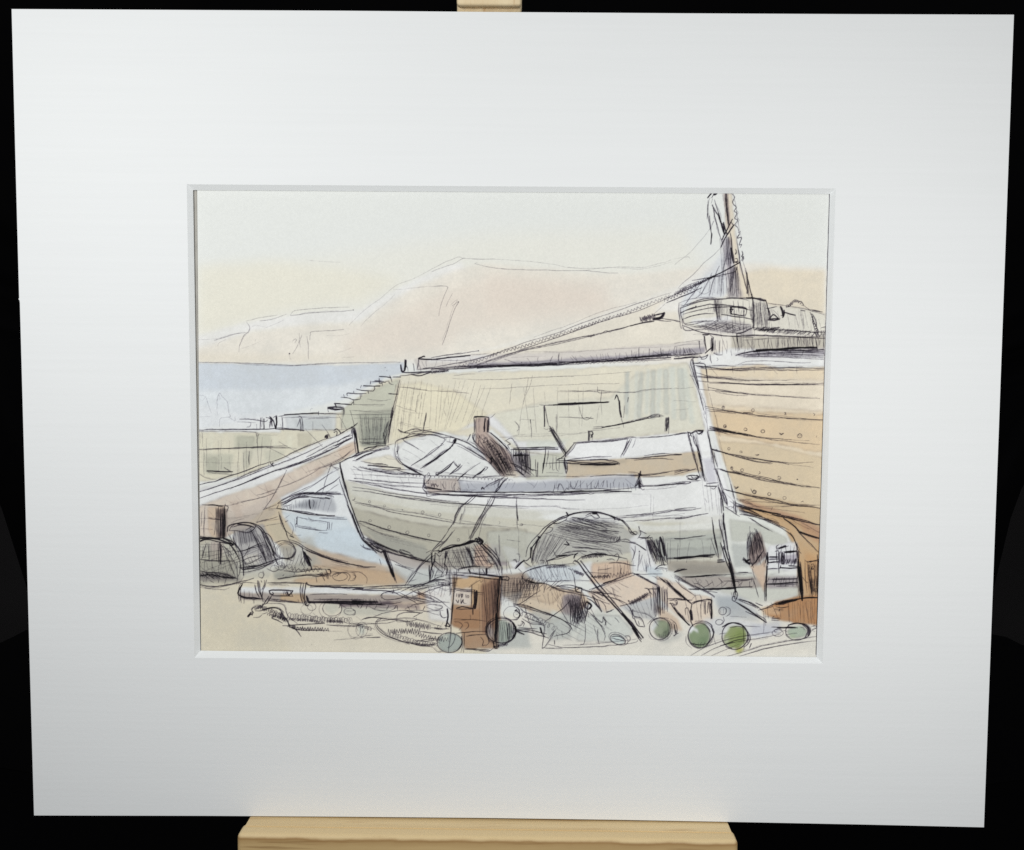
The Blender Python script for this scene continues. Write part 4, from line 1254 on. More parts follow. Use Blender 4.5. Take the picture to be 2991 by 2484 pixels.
l 12 .92 1830,740 1860,880 1900,1010 1950,1150 2000,1290 2040,1400
l 8 .85 1820,630 1840,760 1880,900 1920,1060
l 9 .85 1805,840 1850,960 1890,1080 1940,1230 2000,1370 2040,1500
l 10 .9 1900,1100 1960,1270 2020,1420 2080,1560
l 14 .9 1960,1270 2020,1420 2070,1540
l 8 .85 1800,640 1830,700 1870,870
l 9 .9 1815,815 1740,870 1620,940 1520,1000
l 5 .55 1800,900 1740,940 1650,1000
l 7 .8 1680,690 1800,640 1900,590 2000,550 2100,510
l 9 .85 1880,595 2000,560 2100,520
l 5 .6 1680,690 1720,680 1790,730 1800,710
l 6 .65 1740,690 1810,710 1840,720
l 8 .9 1820,640 1810,690
T 1030 1200 4.192
l 10 .9 10,205 25,280 45,380 65,510
l 14 .9 30,280 50,360 60,440 75,510
l 6 .8 10,190 60,155
p 9 .85 500,0 470,150 430,390
p 6 .8 490,60 455,200 410,410
p 6 .75 435,130 410,270 385,420
l 9 .85 400,350 400,430
l 8 .85 370,270 385,350 380,410
l 4 .5 0,50 250,45 500,50
l 4 .4 0,0 250,20 500,40
l 5 .5 20,95 250,90 500,92
h 20 4 .45 100,60 350,60 330,420 120,410
h 10 4 .4 90,300 380,310 380,400 90,400
l 6 .75 80,380 200,390 380,385
l 5 .7 80,350 250,345 370,350
l 6 .75 100,400 250,410 400,400
l 12 .92 140,470 220,450 300,430
l 9 .85 0,560 80,520 200,480 320,430 390,430
l 8 .85 0,620 60,600 150,550 270,500 380,470 440,455
l 12 .92 45,600 150,545 240,520
l 7 .8 20,580 150,510 300,480 440,440
l 6 .7 320,480 440,470 450,450
l 6 .7 380,430 440,430 440,470
l 5 .6 430,420 500,405
l 3 .4 380,570 450,590 540,605
l 6 .75 100,620 250,650 400,660
l 12 .95 190,670 320,680 450,690 590,705
l 8 .9 250,650 350,655 430,670
l 6 .8 90,685 200,720 350,740 500,740
l 5 .6 0,680 60,710 100,740
l 5 .6 0,720 200,740 400,755 550,770
l 8 .85 70,690 200,720 400,760 600,770 800,785 870,790
l 7 .75 200,700 400,725 600,720 700,730
l 7 .8 400,770 600,780 750,775
l 10 .85 540,730 700,770 800,785 880,795
l 7 .8 20,830 200,850 500,880 650,885 880,890
d 9 .9 30,830
l 7 .8 0,855 200,880 400,905 600,925 870,940
l 5 .6 0,780 250,790 500,810 700,820 870,830
l 4 .45 90,890 150,895 200,890
l 7 .8 0,940 200,960 400,1000 600,1030 850,1060 1000,1090 1300,1120
l 6 .75 0,975 200,995 500,1050 700,1085 1000,1115 1300,1140 1600,1155
l 7 .75 300,1010 600,1060 800,1080 1000,1110 1200,1130 1700,1160 2000,1175
l 6 .65 1300,1130 1600,1160 2100,1170
l 5 .5 1650,1170 1900,1190 2100,1190
l 6 .7 0,1095 60,1120 200,1150 400,1200 600,1235 800,1260 1000,1300 1200,1340
l 6 .75 100,1150 300,1190 500,1245 700,1280 900,1310 1100,1350 1250,1370
l 5 .6 30,1130 150,1145 300,1170
l 6 .75 1200,1340 1300,1380 1500,1390 1700,1410
l 5 .5 1300,1350 1500,1370 1700,1400 2000,1440
o 5 .7 12 14 0 208,1118 388,1168
o 5 .75 18 16 0 858,1243
o 5 .7 14 20 0 1063,1275
o 5 .75 18 12 0 215,1348
o 5 .75 18 18 0 448,1428
o 5 .75 20 18 0 670,1492
o 5 .7 14 16 0 933,1530 1293,1582
d 9 .8 608,1215
l 6 .7 0,1095 25,1090 30,1065
l 7 .85 60,1350 150,1360 240,1395 400,1450 600,1500 800,1550 1000,1590 1130,1610
l 8 .85 100,1355 300,1420 600,1510 900,1580 1100,1610
l 5 .6 50,1360 200,1440 350,1500 560,1560
l 5 .5 180,1430 350,1510 500,1550
l 12 .9 0,1210 40,1330 90,1450 140,1560
l 10 .9 0,1260 40,1400 90,1530
l 14 .9 110,1560 150,1610 250,1680 350,1743
l 10 .85 50,1430 110,1560 200,1650 300,1743
l 9 .85 180,1560 300,1620 450,1690 560,1743
l 7 .8 150,1600 300,1640 500,1720
h 16 8 .75 110,1540 220,1580 560,1740 280,1740
l 7 .8 130,1640 150,1680 240,1700
l 6 .7 95,1645 160,1690 300,1720
l 6 .7 580,1700 610,1743
l 6 .7 580,1700 700,1740
l 8 .85 555,230 620,260 700,280
l 7 .8 620,265 780,220 870,265
l 3 .4 560,150 700,190 870,220
l 6 .8 680,300 720,270 850,250 950,255 1100,290
l 8 .85 950,260 1050,280 1180,310
l 6 .75 700,290 800,290 950,295 1080,300
l 8 .85 520,440 530,380 590,350 700,320 800,300 950,300 1060,315 1130,350 1110,390 1080,410
l 6 .75 600,350 750,310 900,310
l 7 .8 520,440 515,480 530,570 580,640 650,680
l 6 .7 550,410 545,490 560,560 590,610
l 6 .6 560,430 560,480 540,540
d 10 .95 545,503
l 9 .88 540,560 590,630 690,700 800,760 870,790
l 10 .9 610,660 700,710 800,765 850,790
l 8 .85 650,690 760,730 850,790
l 6 .7 700,690 860,750
l 5 .5 560,580 610,610
l 8 .85 615,350 640,380 720,420 810,475
l 4 .5 790,460 890,520
l 4 .4 610,470 750,540 830,590
l 4 .5 630,570 690,605
l 4 .4 800,350 900,350
l 4 .3 940,350 1050,440
l 4 .4 950,535 1100,630
l 7 .8 1110,400 1000,490 900,560 800,620 710,680
l 6 .75 1120,410 1000,470 850,590 720,670
l 14 .92 1200,450 1100,530 980,610 860,690
l 8 .88 1230,430 1100,510 960,630 830,710
l 7 .8 1200,460 1000,610 870,700
l 28 .92 1245,390 1260,355
l 12 .9 1210,440 1240,400 1270,370
l 10 .9 1240,400 1240,360 1275,350
l 7 .8 1200,450 1190,440
h 6 6 .75 1150,310 1250,340 1220,410 1150,370
l 8 .8 1120,330 1200,330 1290,350 1400,390 1480,440
l 8 .8 1180,310 1260,340 1380,385 1500,450 1600,520 1700,590
l 7 .75 1150,380 1300,410 1400,460 1500,520 1620,590 1700,660
l 6 .7 1280,430 1400,490 1520,560 1650,620
l 8 .8 1470,440 1560,500 1650,570 1720,620
h 12 7 .5 1380,450 1420,440 1640,600 1640,620
l 12 .92 1230,630 1170,700 1100,750 1040,790
l 8 .85 1210,640 1140,700 1060,760 1020,790
l 7 .8 1240,620 1245,645 1300,700
l 10 .88 1320,660 1260,720 1190,780
l 8 .85 1345,670 1280,730 1180,790
l 6 .8 1260,640 1290,690 1320,650
l 9 .9 1020,770 1040,790 1055,770
l 7 .8 1010,790 1020,760 1060,750
l 6 .75 1565,635 1480,690 1400,750 1330,800 1310,830
l 10 .85 1400,750 1350,790 1320,820
l 6 .8 1310,830 1280,865
l 16 .92 1615,705 1570,760 1530,780
l 9 .9 1590,730 1510,790 1460,830
l 7 .8 1620,690 1655,700 1610,740
l 4 .5 1405,640 1430,650
l 5 .65 1130,755 1300,770 1450,785 1600,790
l 6 .75 950,795 1200,800 1500,815 1800,810
l 6 .7 1600,805 1750,800 1900,800
l 4 .4 950,830 1200,850 1600,880
l 4 .4 1100,830 1400,860
l 10 .9 900,790 880,830 870,900 875,950
l 7 .8 920,800 950,800 930,850 900,880
l 6 .8 910,790 925,760 940,775 930,800
l 7 .8 880,850 860,920 860,960 900,1000 910,1040
l 8 .85 880,870 890,940 900,960
l 7 .85 880,890 930,890 935,900
l 7 .8 965,890 970,930 985,900 1000,940 1010,900 1040,930 1050,910
l 7 .8 950,950 980,960 1050,960
l 12 .92 880,945 980,955 1090,970
l 9 .85 900,930 1000,950 1080,965
l 6 .7 1090,890 1130,960
l 6 .7 1260,890 1240,930 1245,990 1260,1000
l 5 .5 1290,930 1330,990 1280,960
l 5 .4 1380,940 1420,980
c 8 20 4 .35 1290,960 1400,980 1500,970
l 9 .88 1080,975 1300,990 1500,998 1750,1000 2100,998
l 9 .85 920,1000 1100,1020 1250,1030 1500,1040 1700,1045 2100,1030
l 8 .85 1200,1030 1500,1030 2100,1025
l 5 .6 1420,1045 1700,1060 1900,1050
l 6 .75 910,1010 915,1050 1000,1040 1180,1020
l 7 .8 890,990 905,1020 910,1050
l 14 .9 1580,960 1590,940 1610,960
l 7 .8 1800,830 1740,870 1660,910 1610,950
l 6 .7 1820,840 1750,890 1690,920
l 6 .7 1850,820 1800,870 1770,930
l 10 .9 1900,820 1830,890 1790,960 1740,1010
l 8 .85 1870,830 1810,920 1760,960 1740,1000
l 7 .8 1860,810 1810,840 1740,880
c 10 8 6 .8 1800,860 1770,960 1740,1010
l 8 .85 1500,1030 1440,1080 1380,1130 1330,1170 1270,1270 1240,1370 1200,1420 1160,1490
l 7 .8 1530,1020 1500,1060 1420,1130 1370,1150 1340,1180
l 6 .75 1340,1170 1300,1240 1260,1320 1240,1400
l 5 .6 1310,1150 1280,1240 1240,1300
c 14 9 5 .75 1300,1180 1260,1290 1210,1410 1170,1450
l 7 .8 1250,1460 1200,1520 1130,1600 1050,1660 980,1720
l 7 .8 1160,1490 1080,1600 1010,1670 950,1743
l 6 .75 1220,1480 1160,1580 1100,1640 1050,1700
l 6 .6 1380,1170 1360,1250 1330,1310 1310,1380
l 10 .7 1340,1260 1310,1340
l 4 .5 1420,1450 1440,1600
l 8 .85 1690,1060 1640,1160 1590,1250 1530,1350 1490,1430 1450,1530 1440,1580
l 8 .85 1740,1060 1700,1150 1640,1230 1580,1330 1540,1420 1490,1500 1460,1560
l 6 .75 1660,1080 1620,1200 1550,1330 1500,1440 1420,1570
c 34 7 6 .8 1720,1060 1650,1180 1570,1320 1500,1450 1445,1570
l 6 .5 1640,1270 1590,1370 1560,1500 1540,1560
l 5 .6 1750,1050 1720,1130 1680,1200
l 14 .92 1400,1620 1460,1600 1540,1590
l 16 .92 1140,1690 1230,1670 1330,1640 1450,1600
l 10 .9 1100,1690 1200,1650 1340,1640 1450,1590 1560,1610
l 12 .9 1500,1570 1560,1580 1590,1610 1570,1640
o 8 .85 28 24 0 1530,1590 1560,1610
l 10 .9 1570,1620 1630,1680 1690,1743
l 8 .85 1550,1640 1600,1680 1640,1743
l 7 .8 1600,1650 1700,1743
l 12 .9 1050,1710 1090,1720 1120,1700
h 14 7 .7 1100,1690 1560,1620 1640,1743 1080,1743
l 7 .8 1380,1660 1420,1743
l 6 .75 900,1743 960,1710
l 6 .6 1740,1690 1760,1743
l 4 .5 1790,1520 1795,1640 1800,1743
l 4 .4 1890,1580 2050,1600
l 5 .6 2010,1060 2005,1180 2010,1300 2020,1440
l 8 .75 2010,1230 2020,1320 2030,1350
l 4 .5 1790,1350 1805,1375 1790,1390
l 5 .6 2070,1380 2080,1400 2040,1410
l 9 .9 1480,90 1560,75 1650,80 1668,100 1668,200 1665,270
l 14 .92 1490,75 1580,75 1640,80
l 8 .88 1485,90 1490,180 1490,270
l 16 .9 1625,100 1615,180 1612,260
l 14 .9 1655,120 1650,260
h 8 7 .7 1500,90 1560,90 1560,280 1500,270
h 6 8 .8 1610,90 1660,90 1665,270 1610,270
l 4 .5 1590,20 1585,90
l 4 .4 1525,10 1527,70
l 5 .6 1750,40 1690,90
l 10 .9 1440,290 1420,340 1400,370
l 8 .85 1480,270 1470,330 1500,390
l 7 .8 1500,280 1480,350 1560,440 1640,510
h 14 7 .75 1490,280 1580,290 1560,440 1480,390
l 9 .88 1670,260 1740,320 1820,390 1880,440 1930,520
l 10 .9 1690,270 1760,330 1850,420 1900,470
l 7 .8 1680,350 1730,400 1760,450
l 7 .8 1700,340 1760,400 1840,470 1900,580 1940,640
l 7 .8 1640,320 1660,390 1700,460
h 22 8 .75 1560,420 1800,400 1960,720 1800,760
h 18 8 .7 1640,520 1860,440 1980,760 1850,790
h 14 9 .8 1700,600 1860,560 1960,780 1830,800
h 10 7 .6 1500,400 1640,500 1700,600 1620,520
l 10 .85 1700,560 1760,640 1800,720 1850,790
l 8 .8 1660,620 1720,690 1790,760 1810,800
h 8 9 .8 1690,560 1720,560 1700,660 1670,650
l 7 .8 1880,370 1930,410 1900,420 1920,470
l 6 .7 1430,380 1500,420 1540,470
l 9 .85 1950,640 2000,700 2060,760 2100,790
l 8 .85 1920,640 2000,660 2100,720
l 9 .88 1880,790 2000,790
l 7 .75 1980,700 2040,760 2080,790
h 16 8 .8 1950,470 2100,470 2100,700 1960,700
h 8 6 .75 1930,480 2100,480 2100,640 1930,650
l 8 .85 1930,480 2000,475 2100,480
l 14 .9 1970,550 2100,545
l 3 .4 1800,320 1950,315 2100,300
l 3 .35 1800,330 2000,330
l 5 .5 1985,130 2030,190 2030,240
l 4 .4 2055,80 2040,290
l 8 .4 870,265 875,220
l 7 .8 905,30 890,120 868,220
l 4 .5 890,130 870,230
l 4 .5 770,0 775,20
l 4 .5 810,40 805,100
l 4 .5 1120,0 1145,65
l 3 .3 600,50 595,300
l 3 .3 560,100 550,420
l 3 .3 690,40 680,260
l 3 .4 605,0 700,20 860,35
T 1500 1130 4.192
l 3 .45 165,0 145,90 100,290 75,420
l 5 .6 15,425 60,480 65,520 40,545
l 4 .5 55,530 55,590
l 4 .4 90,400 250,408
l 8 .9 205,408 210,450
d 7 .9 205,408
l 5 .7 210,440 222,540 222,625
l 4 .5 175,250 300,245
l 7 .8 315,225 490,225 700,210 1000,195 1170,190
l 15 .93 490,225 650,220 850,210 1140,192
l 6 .75 1060,190 1170,188
l 3 .35 520,50 800,52 1020,65 1200,70 1500,70 1700,40 2090,20
l 4 .45 1030,40 1080,50 1300,60
l 4 .5 1070,60 1068,180 1080,340
l 4 .4 1050,220 1010,450
l 12 .9 378,240 382,360 380,490
l 6 .75 385,250 400,330 430,470
l 5 .6 430,510 470,510
l 5 .65 370,510 400,525 430,520
l 5 .7 528,345 530,450 530,590
l 14 .92 450,510 520,630 580,730 640,810
l 8 .88 440,520 500,620 560,730 620,830
l 7 .85 470,500 550,630 620,760 670,830
l 8 .85 430,480 460,500 530,600
l 6 .75 430,550 460,540
l 10 .9 600,760 640,830 630,870
h 8 6 .75 430,500 480,510 660,800 620,830
l 5 .7 810,250 815,300 840,370 880,405 920,400 950,370
l 5 .7 560,372 700,375 850,382 975,390
l 7 .8 890,380 975,392
l 3 .35 560,50 1000,55
l 8 .8 1240,160 1260,115 1280,130 1295,200
l 18 .92 1290,170 1300,270 1318,370
l 5 .7 1318,370 1340,440 1352,500
l 5 .6 1360,230 1345,380
l 5 .6 1405,130 1395,190
l 7 .8 970,520 1100,500 1300,460 1500,410 1650,370 1780,350 1840,362
l 12 .92 1080,500 1250,470 1450,430 1650,385
l 7 .8 1640,380 1700,350 1770,345 1790,370 1730,375 1600,400
l 5 .65 980,495 1100,490
l 4 .45 900,545 1150,520 1300,500
l 4 .4 0,610 300,605 600,595 900,560 1000,530
l 4 .35 0,595 300,580 700,575 880,555
l 5 .6 1650,385 1750,370 1830,365
h 7 10 .85 1860,380 1905,375 1905,530 1855,545
l 10 .85 1875,380 1870,540
l 10 .85 1900,375 1880,530
l 5 .6 1900,520 1900,580
l 16 .93 920,545 922,590 920,660
l 8 .85 930,550 960,550 975,580 940,590
l 14 .92 955,590 955,620
l 5 .7 945,545 970,560 965,660
h 4 5 .7 920,545 960,548 965,650 925,660
l 7 .85 540,900 600,860 640,820 740,690
l 6 .8 560,890 650,810 750,690
l 6 .75 640,850 720,770 760,700
l 7 .85 740,690 900,680 1100,670 1300,650 1470,620 1500,630
l 6 .8 760,700 950,680 1200,665 1400,640
l 6 .75 730,685 800,678 1000,665 1300,635 1450,610 1480,620
l 8 .82 1430,640 1380,730 1320,840 1315,870
l 7 .8 1400,650 1370,740 1330,830
l 6 .75 1450,640 1400,740 1340,850
l 5 .55 1495,640 1480,700 1455,750
h 6 6 .6 1400,650 1450,640 1340,860 1320,840
l 6 .75 1500,625 1700,625 1900,600 2100,570
l 5 .6 1550,630 1800,610 1980,590
l 9 .88 540,905 650,905 800,905 1000,895 1150,890
l 7 .8 650,900 800,880 1000,860 1200,855
l 11 .92 650,935 850,950 1050,960 1250,955
l 9 .9 620,910 900,930 1100,935 1280,940
l 8 .88 940,905 1100,895 1250,920 1300,945 1230,955
l 16 .9 820,955 1000,950 1200,950 1280,945
l 7 .75 400,940 500,935 600,930 700,930
l 9 .85 1370,885 1500,880 1700,860 1900,840 2050,830
l 7 .8 1480,900 1600,890 1800,880 1960,890
l 6 .7 1600,850 1800,820 1950,825 2060,828
l 6 .7 1700,830 1850,815
l 9 .85 0,750 200,745 400,740 550,740
l 14 .92 0,768 200,768 400,765 545,765
l 8 .85 150,750 400,745 500,750
h 14 9 .85 10,780 190,770 210,1060 60,950
h 12 8 .85 10,780 200,840 200,1000 10,950
l 12 .9 0,840 100,835 190,840
l 9 .88 0,960 80,1000 210,1080
l 8 .85 0,1020 60,1040 140,1100
l 9 .88 150,780 160,950 150,1060
l 10 .88 100,960 180,990 240,1030
l 9 .85 190,1010 290,1030
l 7 .8 265,890 270,1000 280,1100
l 7 .8 295,920 290,1100
l 9 .88 395,735 385,870 370,960 350,1060
l 12 .9 390,830 370,940 360,1030
l 6 .75 430,780 420,870 400,980
l 5 .65 485,850 480,1010 500,1010
l 5 .65 520,860 525,1000 555,1040
l 5 .65 560,900 555,1020
l 5 .6 350,940 400,940
l 5 .6 440,920 450,980 440,1010
l 4 .4 200,810 400,830 560,850
l 4 .5 400,1050 600,1060
l 9 .88 530,905 560,880 600,880
l 16 .92 625,880 630,950 640,1010
l 10 .9 650,920 660,1000 645,1065
l 10 .9 610,920 630,990 640,1060
l 5 .55 0,1105 200,1105 400,1100 600,1100 800,1105
l 5 .6 600,1100 900,1095 1200,1085 1450,1085
l 7 .8 940,1100 1200,1080 1500,1085 1700,1070 1900,1040 2050,1015
l 6 .75 1300,1080 1600,1090 1900,1050
l 6 .65 1580,1110 1850,1100
l 6 .6 1400,1045 1480,1050 1540,1060
l 14 .9 1555,1035 1550,1080 1530,1120
l 18 .85 1530,1070 1570,1080
l 8 .88 1540,1090 1510,1200 1480,1220
l 10 .88 1530,1100 1550,1180 1560,1250
l 22 .8 1535,1160 1540,1240
l 10 .88 1480,1220 1540,1180 1590,1220
h 10 8 .8 1520,1100 1550,1100 1590,1230 1480,1240
h 10 7 .6 1230,1170 1480,1190 1500,1270 1240,1260
l 6 .75 485,1290 500,1240 510,1180
l 6 .75 500,1240 540,1240 570,1190 600,1230 620,1280 650,1240 670,1260 680,1190
l 6 .7 540,1280 550,1200 570,1190
l 6 .75 700,1160 700,1230
l 6 .7 820,1150 820,1240
l 6 .7 900,1180 905,1250
l 6 .7 950,1170 950,1250
l 6 .7 1040,1150 1020,1200 1000,1240 980,1220
l 6 .7 1110,1150 1090,1230
l 6 .7 1190,1180 1180,1250
l 6 .7 700,1200 740,1250 790,1150
l 6 .7 1040,1180 1045,1240
l 6 .7 1145,1150 1150,1240
l 7 .7 700,1240 800,1255 1000,1250 1200,1260
l 9 .88 0,1295 200,1295 500,1295 800,1275 1000,1275 1200,1275
l 14 .92 700,1290 900,1280 1200,1280 1440,1285
l 9 .85 0,1320 200,1325 500,1310 700,1300 1000,1300 1300,1290
l 6 .75 0,1345 200,1345 500,1325 900,1310
l 6 .7 300,1320 500,1330 700,1325 900,1310 940,1320 1000,1300
l 9 .88 1560,1225 1700,1215 1900,1195 2100,1180
l 8 .85 1590,1215 1800,1210 2100,1170
l 7 .75 1550,1240 1580,1265 1600,1255
l 5 .55 1600,1260 1800,1250 2000,1220
l 3 .3 1100,1310 1400,1310 1680,1320
l 4 .45 1680,1320 1680,1540
l 3 .35 1720,1350 1715,1560
l 5 .6 0,1465 200,1470 500,1470 600,1490 800,1500
l 4 .45 0,1485 200,1490
l 3 .35 600,1490 900,1500 1300,1490 1650,1450
l 5 .65 38,1350 40,1500 45,1743
l 8 .8 40,1440 45,1520 55,1640
l 5 .6 80,1680 115,1680 110,1700 85,1700
l 4 .45 0,1690 150,1690 380,1710
l 8 .88 350,1743 450,1670 550,1610 640,1580 750,1545 900,1530 1050,1535 1200,1580 1300,1620 1380,1680 1430,1743
l 6 .75 390,1743 480,1680 600,1600 700,1560 850,1530
l 9 .85 645,1540 660,1570 675,1590
l 12 .9 655,1580 680,1575
l 7 .8 470,1660 520,1680 600,1650 650,1620 640,1580
l 10 .88 490,1670 530,1675
l 7 .8 480,1660 560,1610 630,1600
l 26 .9 970,1550 1010,1555
l 9 .88 880,1580 920,1560 980,1545 1020,1550 1050,1600
l 8 .85 940,1570 1000,1610 1050,1600 1010,1560
l 6 .75 720,1600 850,1610 960,1570
l 12 .9 1190,1590 1230,1600 1240,1630
l 8 .85 1200,1580 1240,1620 1330,1640 1360,1660
l 8 .85 1280,1640 1330,1630 1370,1660
l 7 .8 1300,1620 1380,1700 1420,1743
h 14 7 .7 720,1600 660,1640 1350,1743 1280,1650
h 10 7 .65 500,1700 720,1590 1200,1743 760,1743
h 8 6 .6 600,1690 500,1743 820,1743 1000,1743
l 8 .8 720,1600 850,1630 1000,1680 1150,1740
l 8 .8 720,1640 900,1690 1050,1740
l 8 .8 800,1620 1000,1650 1200,1720
l 6 .75 1260,1590 1500,1570 1800,1530 2100,1490
l 6 .75 1380,1580 1700,1560 2000,1510 2100,1505
l 5 .6 1050,1610 1200,1610 1300,1600 1600,1590
l 5 .55 1300,1610 1600,1580 1900,1580 2100,1550
l 6 .75 1380,1645 1600,1640 1900,1610 2100,1600
l 4 .45 1700,1560 1710,1640
l 9 .85 1530,1710 1545,1743
T 1970 1230 4.192
l 6 .8 0,170 100,155 165,148
l 9 .85 160,130 200,150 260,130 350,115
l 16 .9 290,125 350,122
l 8 .85 260,130 300,165 350,130
l 9 .88 165,140 185,220 200,300
l 8 .85 220,150 240,250 280,330
l 8 .85 200,170 215,200
l 9 .88 190,220 220,350 260,480 290,600 320,700
l 6 .8 160,170 200,310 250,480 300,640
l 10 .85 280,320 300,430 330,530 350,650 380,740
l 8 .85 240,190 290,340 330,500 350,640 370,740
l 6 .8 260,160 300,340 340,480
l 12 .8 300,400 340,560
h 8 7 .6 250,200 290,320 370,700 340,640
h 8 7 .6 310,560 340,560 400,750 340,730
l 6 .7 310,570 330,600 340,690
l 8 .85 420,170 440,280 460,370 480,500 500,600
l 7 .8 400,130 430,250 460,360
h 8 6 .7 400,100 420,200 500,560 460,500
l 6 .75 450,360 500,470 530,580
l 7 .8 490,390 500,480 525,560
l 9 .88 440,340 500,355 520,350
l 12 .9 460,355 550,375 650,400
l 8 .85 500,360 650,400 850,440 1000,465 1200,500 1400,530
l 8 .8 620,400 800,450 1000,500 1200,520
l 6 .7 700,420 850,450 1100,480 1300,500 1500,520 1700,500
l 4 .5 800,450 1000,500 1180,535
l 4 .5 1400,530 1700,570
o 6 .75 14 16 0 667,342
l 6 .75 800,395 830,390 820,370 800,375
l 6 .75 990,415 1040,410 1030,420 1000,425
l 8 .8 430,75 500,95 600,120 750,150 900,180 1050,205
l 9 .85 420,115 550,115 700,145 900,185
l 7 .8 480,75 650,120 800,150 1000,190 1200,215 1430,230
l 7 .8 430,95 560,125 700,150
l 6 .6 1000,200 1200,230 1400,250 1500,265 1780,290
l 4 .5 1200,215 1500,235 1650,245
o 6 .8 16 18 0 620,66
o 6 .75 24 20 0 1083,128 
l 6 .75 860,120 885,115 885,95 870,90
l 7 .75 1285,150 1310,160 1335,155 1310,170
o 6 .75 28 24 0 1533,185
l 5 .6 1745,180 1735,205
l 8 .85 480,590 560,590 640,620 750,640 900,670
l 10 .88 560,595 650,625 800,645
l 8 .8 700,610 900,665 1100,710 1300,750
l 7 .8 740,640 900,680 1100,735 1300,760 1500,790 1780,815
l 6 .75 700,600 900,650 1150,700 1350,760 1450,780
l 7 .8 1200,720 1400,765 1600,800 1780,818
o 6 .8 14 18 0 700,578
d 9 .8 698,575
o 6 .75 18 18 0 828,605
l 6 .75 1040,620 1050,640 1030,655
l 7 .75 1260,715 1300,710 1300,690 1270,675 1265,690
d 10 .75 1505,716
l 10 .88 600,830 650,850 750,875 850,895
l 8 .85 640,850 850,900 1000,930 1200,965 1400,1010
l 7 .8 740,880 950,930 1150,980 1350,1020 1500,1040 1780,1070
l 6 .75 950,915 1200,955 1400,1010 1600,1045
l 7 .7 1380,1010 1500,1025 1780,1030
l 7 .7 1300,1050 1500,1040 1700,1055 1780,1075
l 8 .85 740,800 750,830 790,810
l 10 .88 755,810 765,825 780,800
l 7 .8 935,835 960,880 990,890 1000,860 970,850 980,880
o 7 .8 18 22 0 975,870
o 7 .8 18 18 0 1160,898
o 6 .7 20 20 0 1348,945
l 6 .7 1545,995 1570,985 1580,995
l 4 .4 530,60 545,200 590,380 640,600 680,740
l 6 .6 640,600 680,740 720,880 740,980
l 8 .75 690,780 720,900 740,960
l 5 .55 760,950 950,1010 900,1000
l 5 .6 800,975 1000,985 1200,1000 1400,1020
l 5 .55 800,970 950,960
l 5 .55 900,1050 1200,1045 1400,1050
l 5 .5 1000,1055 1300,1090 1600,1120
l 6 .7 760,960 900,1010 1050,1060
l 9 .85 740,1000 850,1040 950,1070 1100,1100 1250,1140
l 14 .85 760,1040 900,1070 1050,1100 1180,1130
l 9 .88 1000,1090 1200,1130 1400,1175 1600,1220 1780,1275
l 16 .88 1200,1150 1400,1190 1500,1215
l 10 .88 1400,1190 1600,1240 1780,1275
h 18 8 .75 760,1010 800,1100 1160,1210 980,1110
h 12 8 .7 780,1080 800,1130 1100,1180 940,1100
l 9 .85 800,1140 950,1170 1100,1210 1250,1280 1370,1350
l 8 .8 850,1150 1000,1180 1200,1240 1400,1340
l 6 .7 900,1180 1000,1240 1100,1300 1200,1360
l 8 .8 930,1190 1050,1270 1160,1335
l 8 .8 1100,1200 1200,1220 1280,1250
z 14 14 6 .7 1100,1190 1200,1230 1290,1270
l 8 .85 1330,1180 1400,1240 1480,1300 1530,1370 1600,1440 1700,1540 1770,1610
l 14 .88 1340,1200 1430,1260 1520,1340
l 14 .88 1530,1360 1620,1390 1700,1420 1780,1445
l 9 .85 1500,1340 1620,1390 1780,1430
h 10 7 .7 1500,1330 1530,1380 1770,1450 1640,1400
l 8 .8 1360,1340 1430,1400 1480,1480 1510,1560
l 10 .85 1420,1370 1470,1450 1510,1570 1550,1620
l 7 .8 1440,1390 1480,1480 1540,1590
l 5 .6 1180,1100 1200,1060
l 10 .88 1170,1130 1190,1125 1300,1140
l 16 .75 600,870 630,940 650,1020
l 8 .85 580,830 600,920 620,980 650,1040
l 8 .85 530,780 560,880 580,960 600,1070
l 12 .85 550,860 590,980 600,1100
h 8 7 .75 530,800 570,840 650,1030 590,1010
l 7 .8 500,590 540,700 560,790 600,880
l 7 .8 520,600 560,740 600,850
h 8 6 .7 490,580 520,590 590,820 550,820
l 12 .9 370,795 440,800 520,800
l 7 .8 390,775 450,765 530,760
l 6 .75 440,820 480,830 520,800
l 4 .4 600,860 700,960 740,1010
l 12 .8 740,980 750,1040 755,1140
l 6 .7 720,980 730,1110
h 6 7 .7 720,980 760,990 765,1130 730,1110
l 8 .8 610,1050 680,1090 750,1140 800,1170
l 5 .6 640,1060 700,1050 740,1080
l 5 .6 680,980 740,1030 690,1070
l 9 .88 10,1200 100,1190 200,1170 300,1150 410,1135
l 7 .8 0,1080 100,1075 200,1065 260,1065
l 7 .8 0,1100 100,1100 200,1090 330,1070
l 5 .6 0,1165 100,1160
l 6 .7 0,1190 100,1185
l 4 .4 70,1240 65,1500
l 12 .9 145,680 220,665 300,680
l 10 .9 160,710 240,720 310,690
l 10 .9 210,680 230,700 290,690
l 9 .88 150,690 200,710 320,730
l 14 .88 270,665 290,690 260,720
l 9 .85 0,775 100,765 200,755 180,745
l 6 .7 0,760 100,745 290,740
l 7 .8 0,640 100,610 200,600 260,585
l 6 .75 0,620 100,600 180,590
l 6 .7 0,655 150,620 290,590
l 8 .8 0,405 90,412
l 8 .85 0,420 80,415
l 8 .88 455,1180 470,1280 480,1380 500,1500 530,1600
l 10 .88 465,1220 480,1330 500,1450 530,1590 545,1680
l 10 .9 590,1150 600,1240 620,1350 640,1500 680,1743
l 14 .9 600,1130 600,1220 610,1330
l 10 .88 545,1210 560,1300 590,1430 620,1560 670,1743
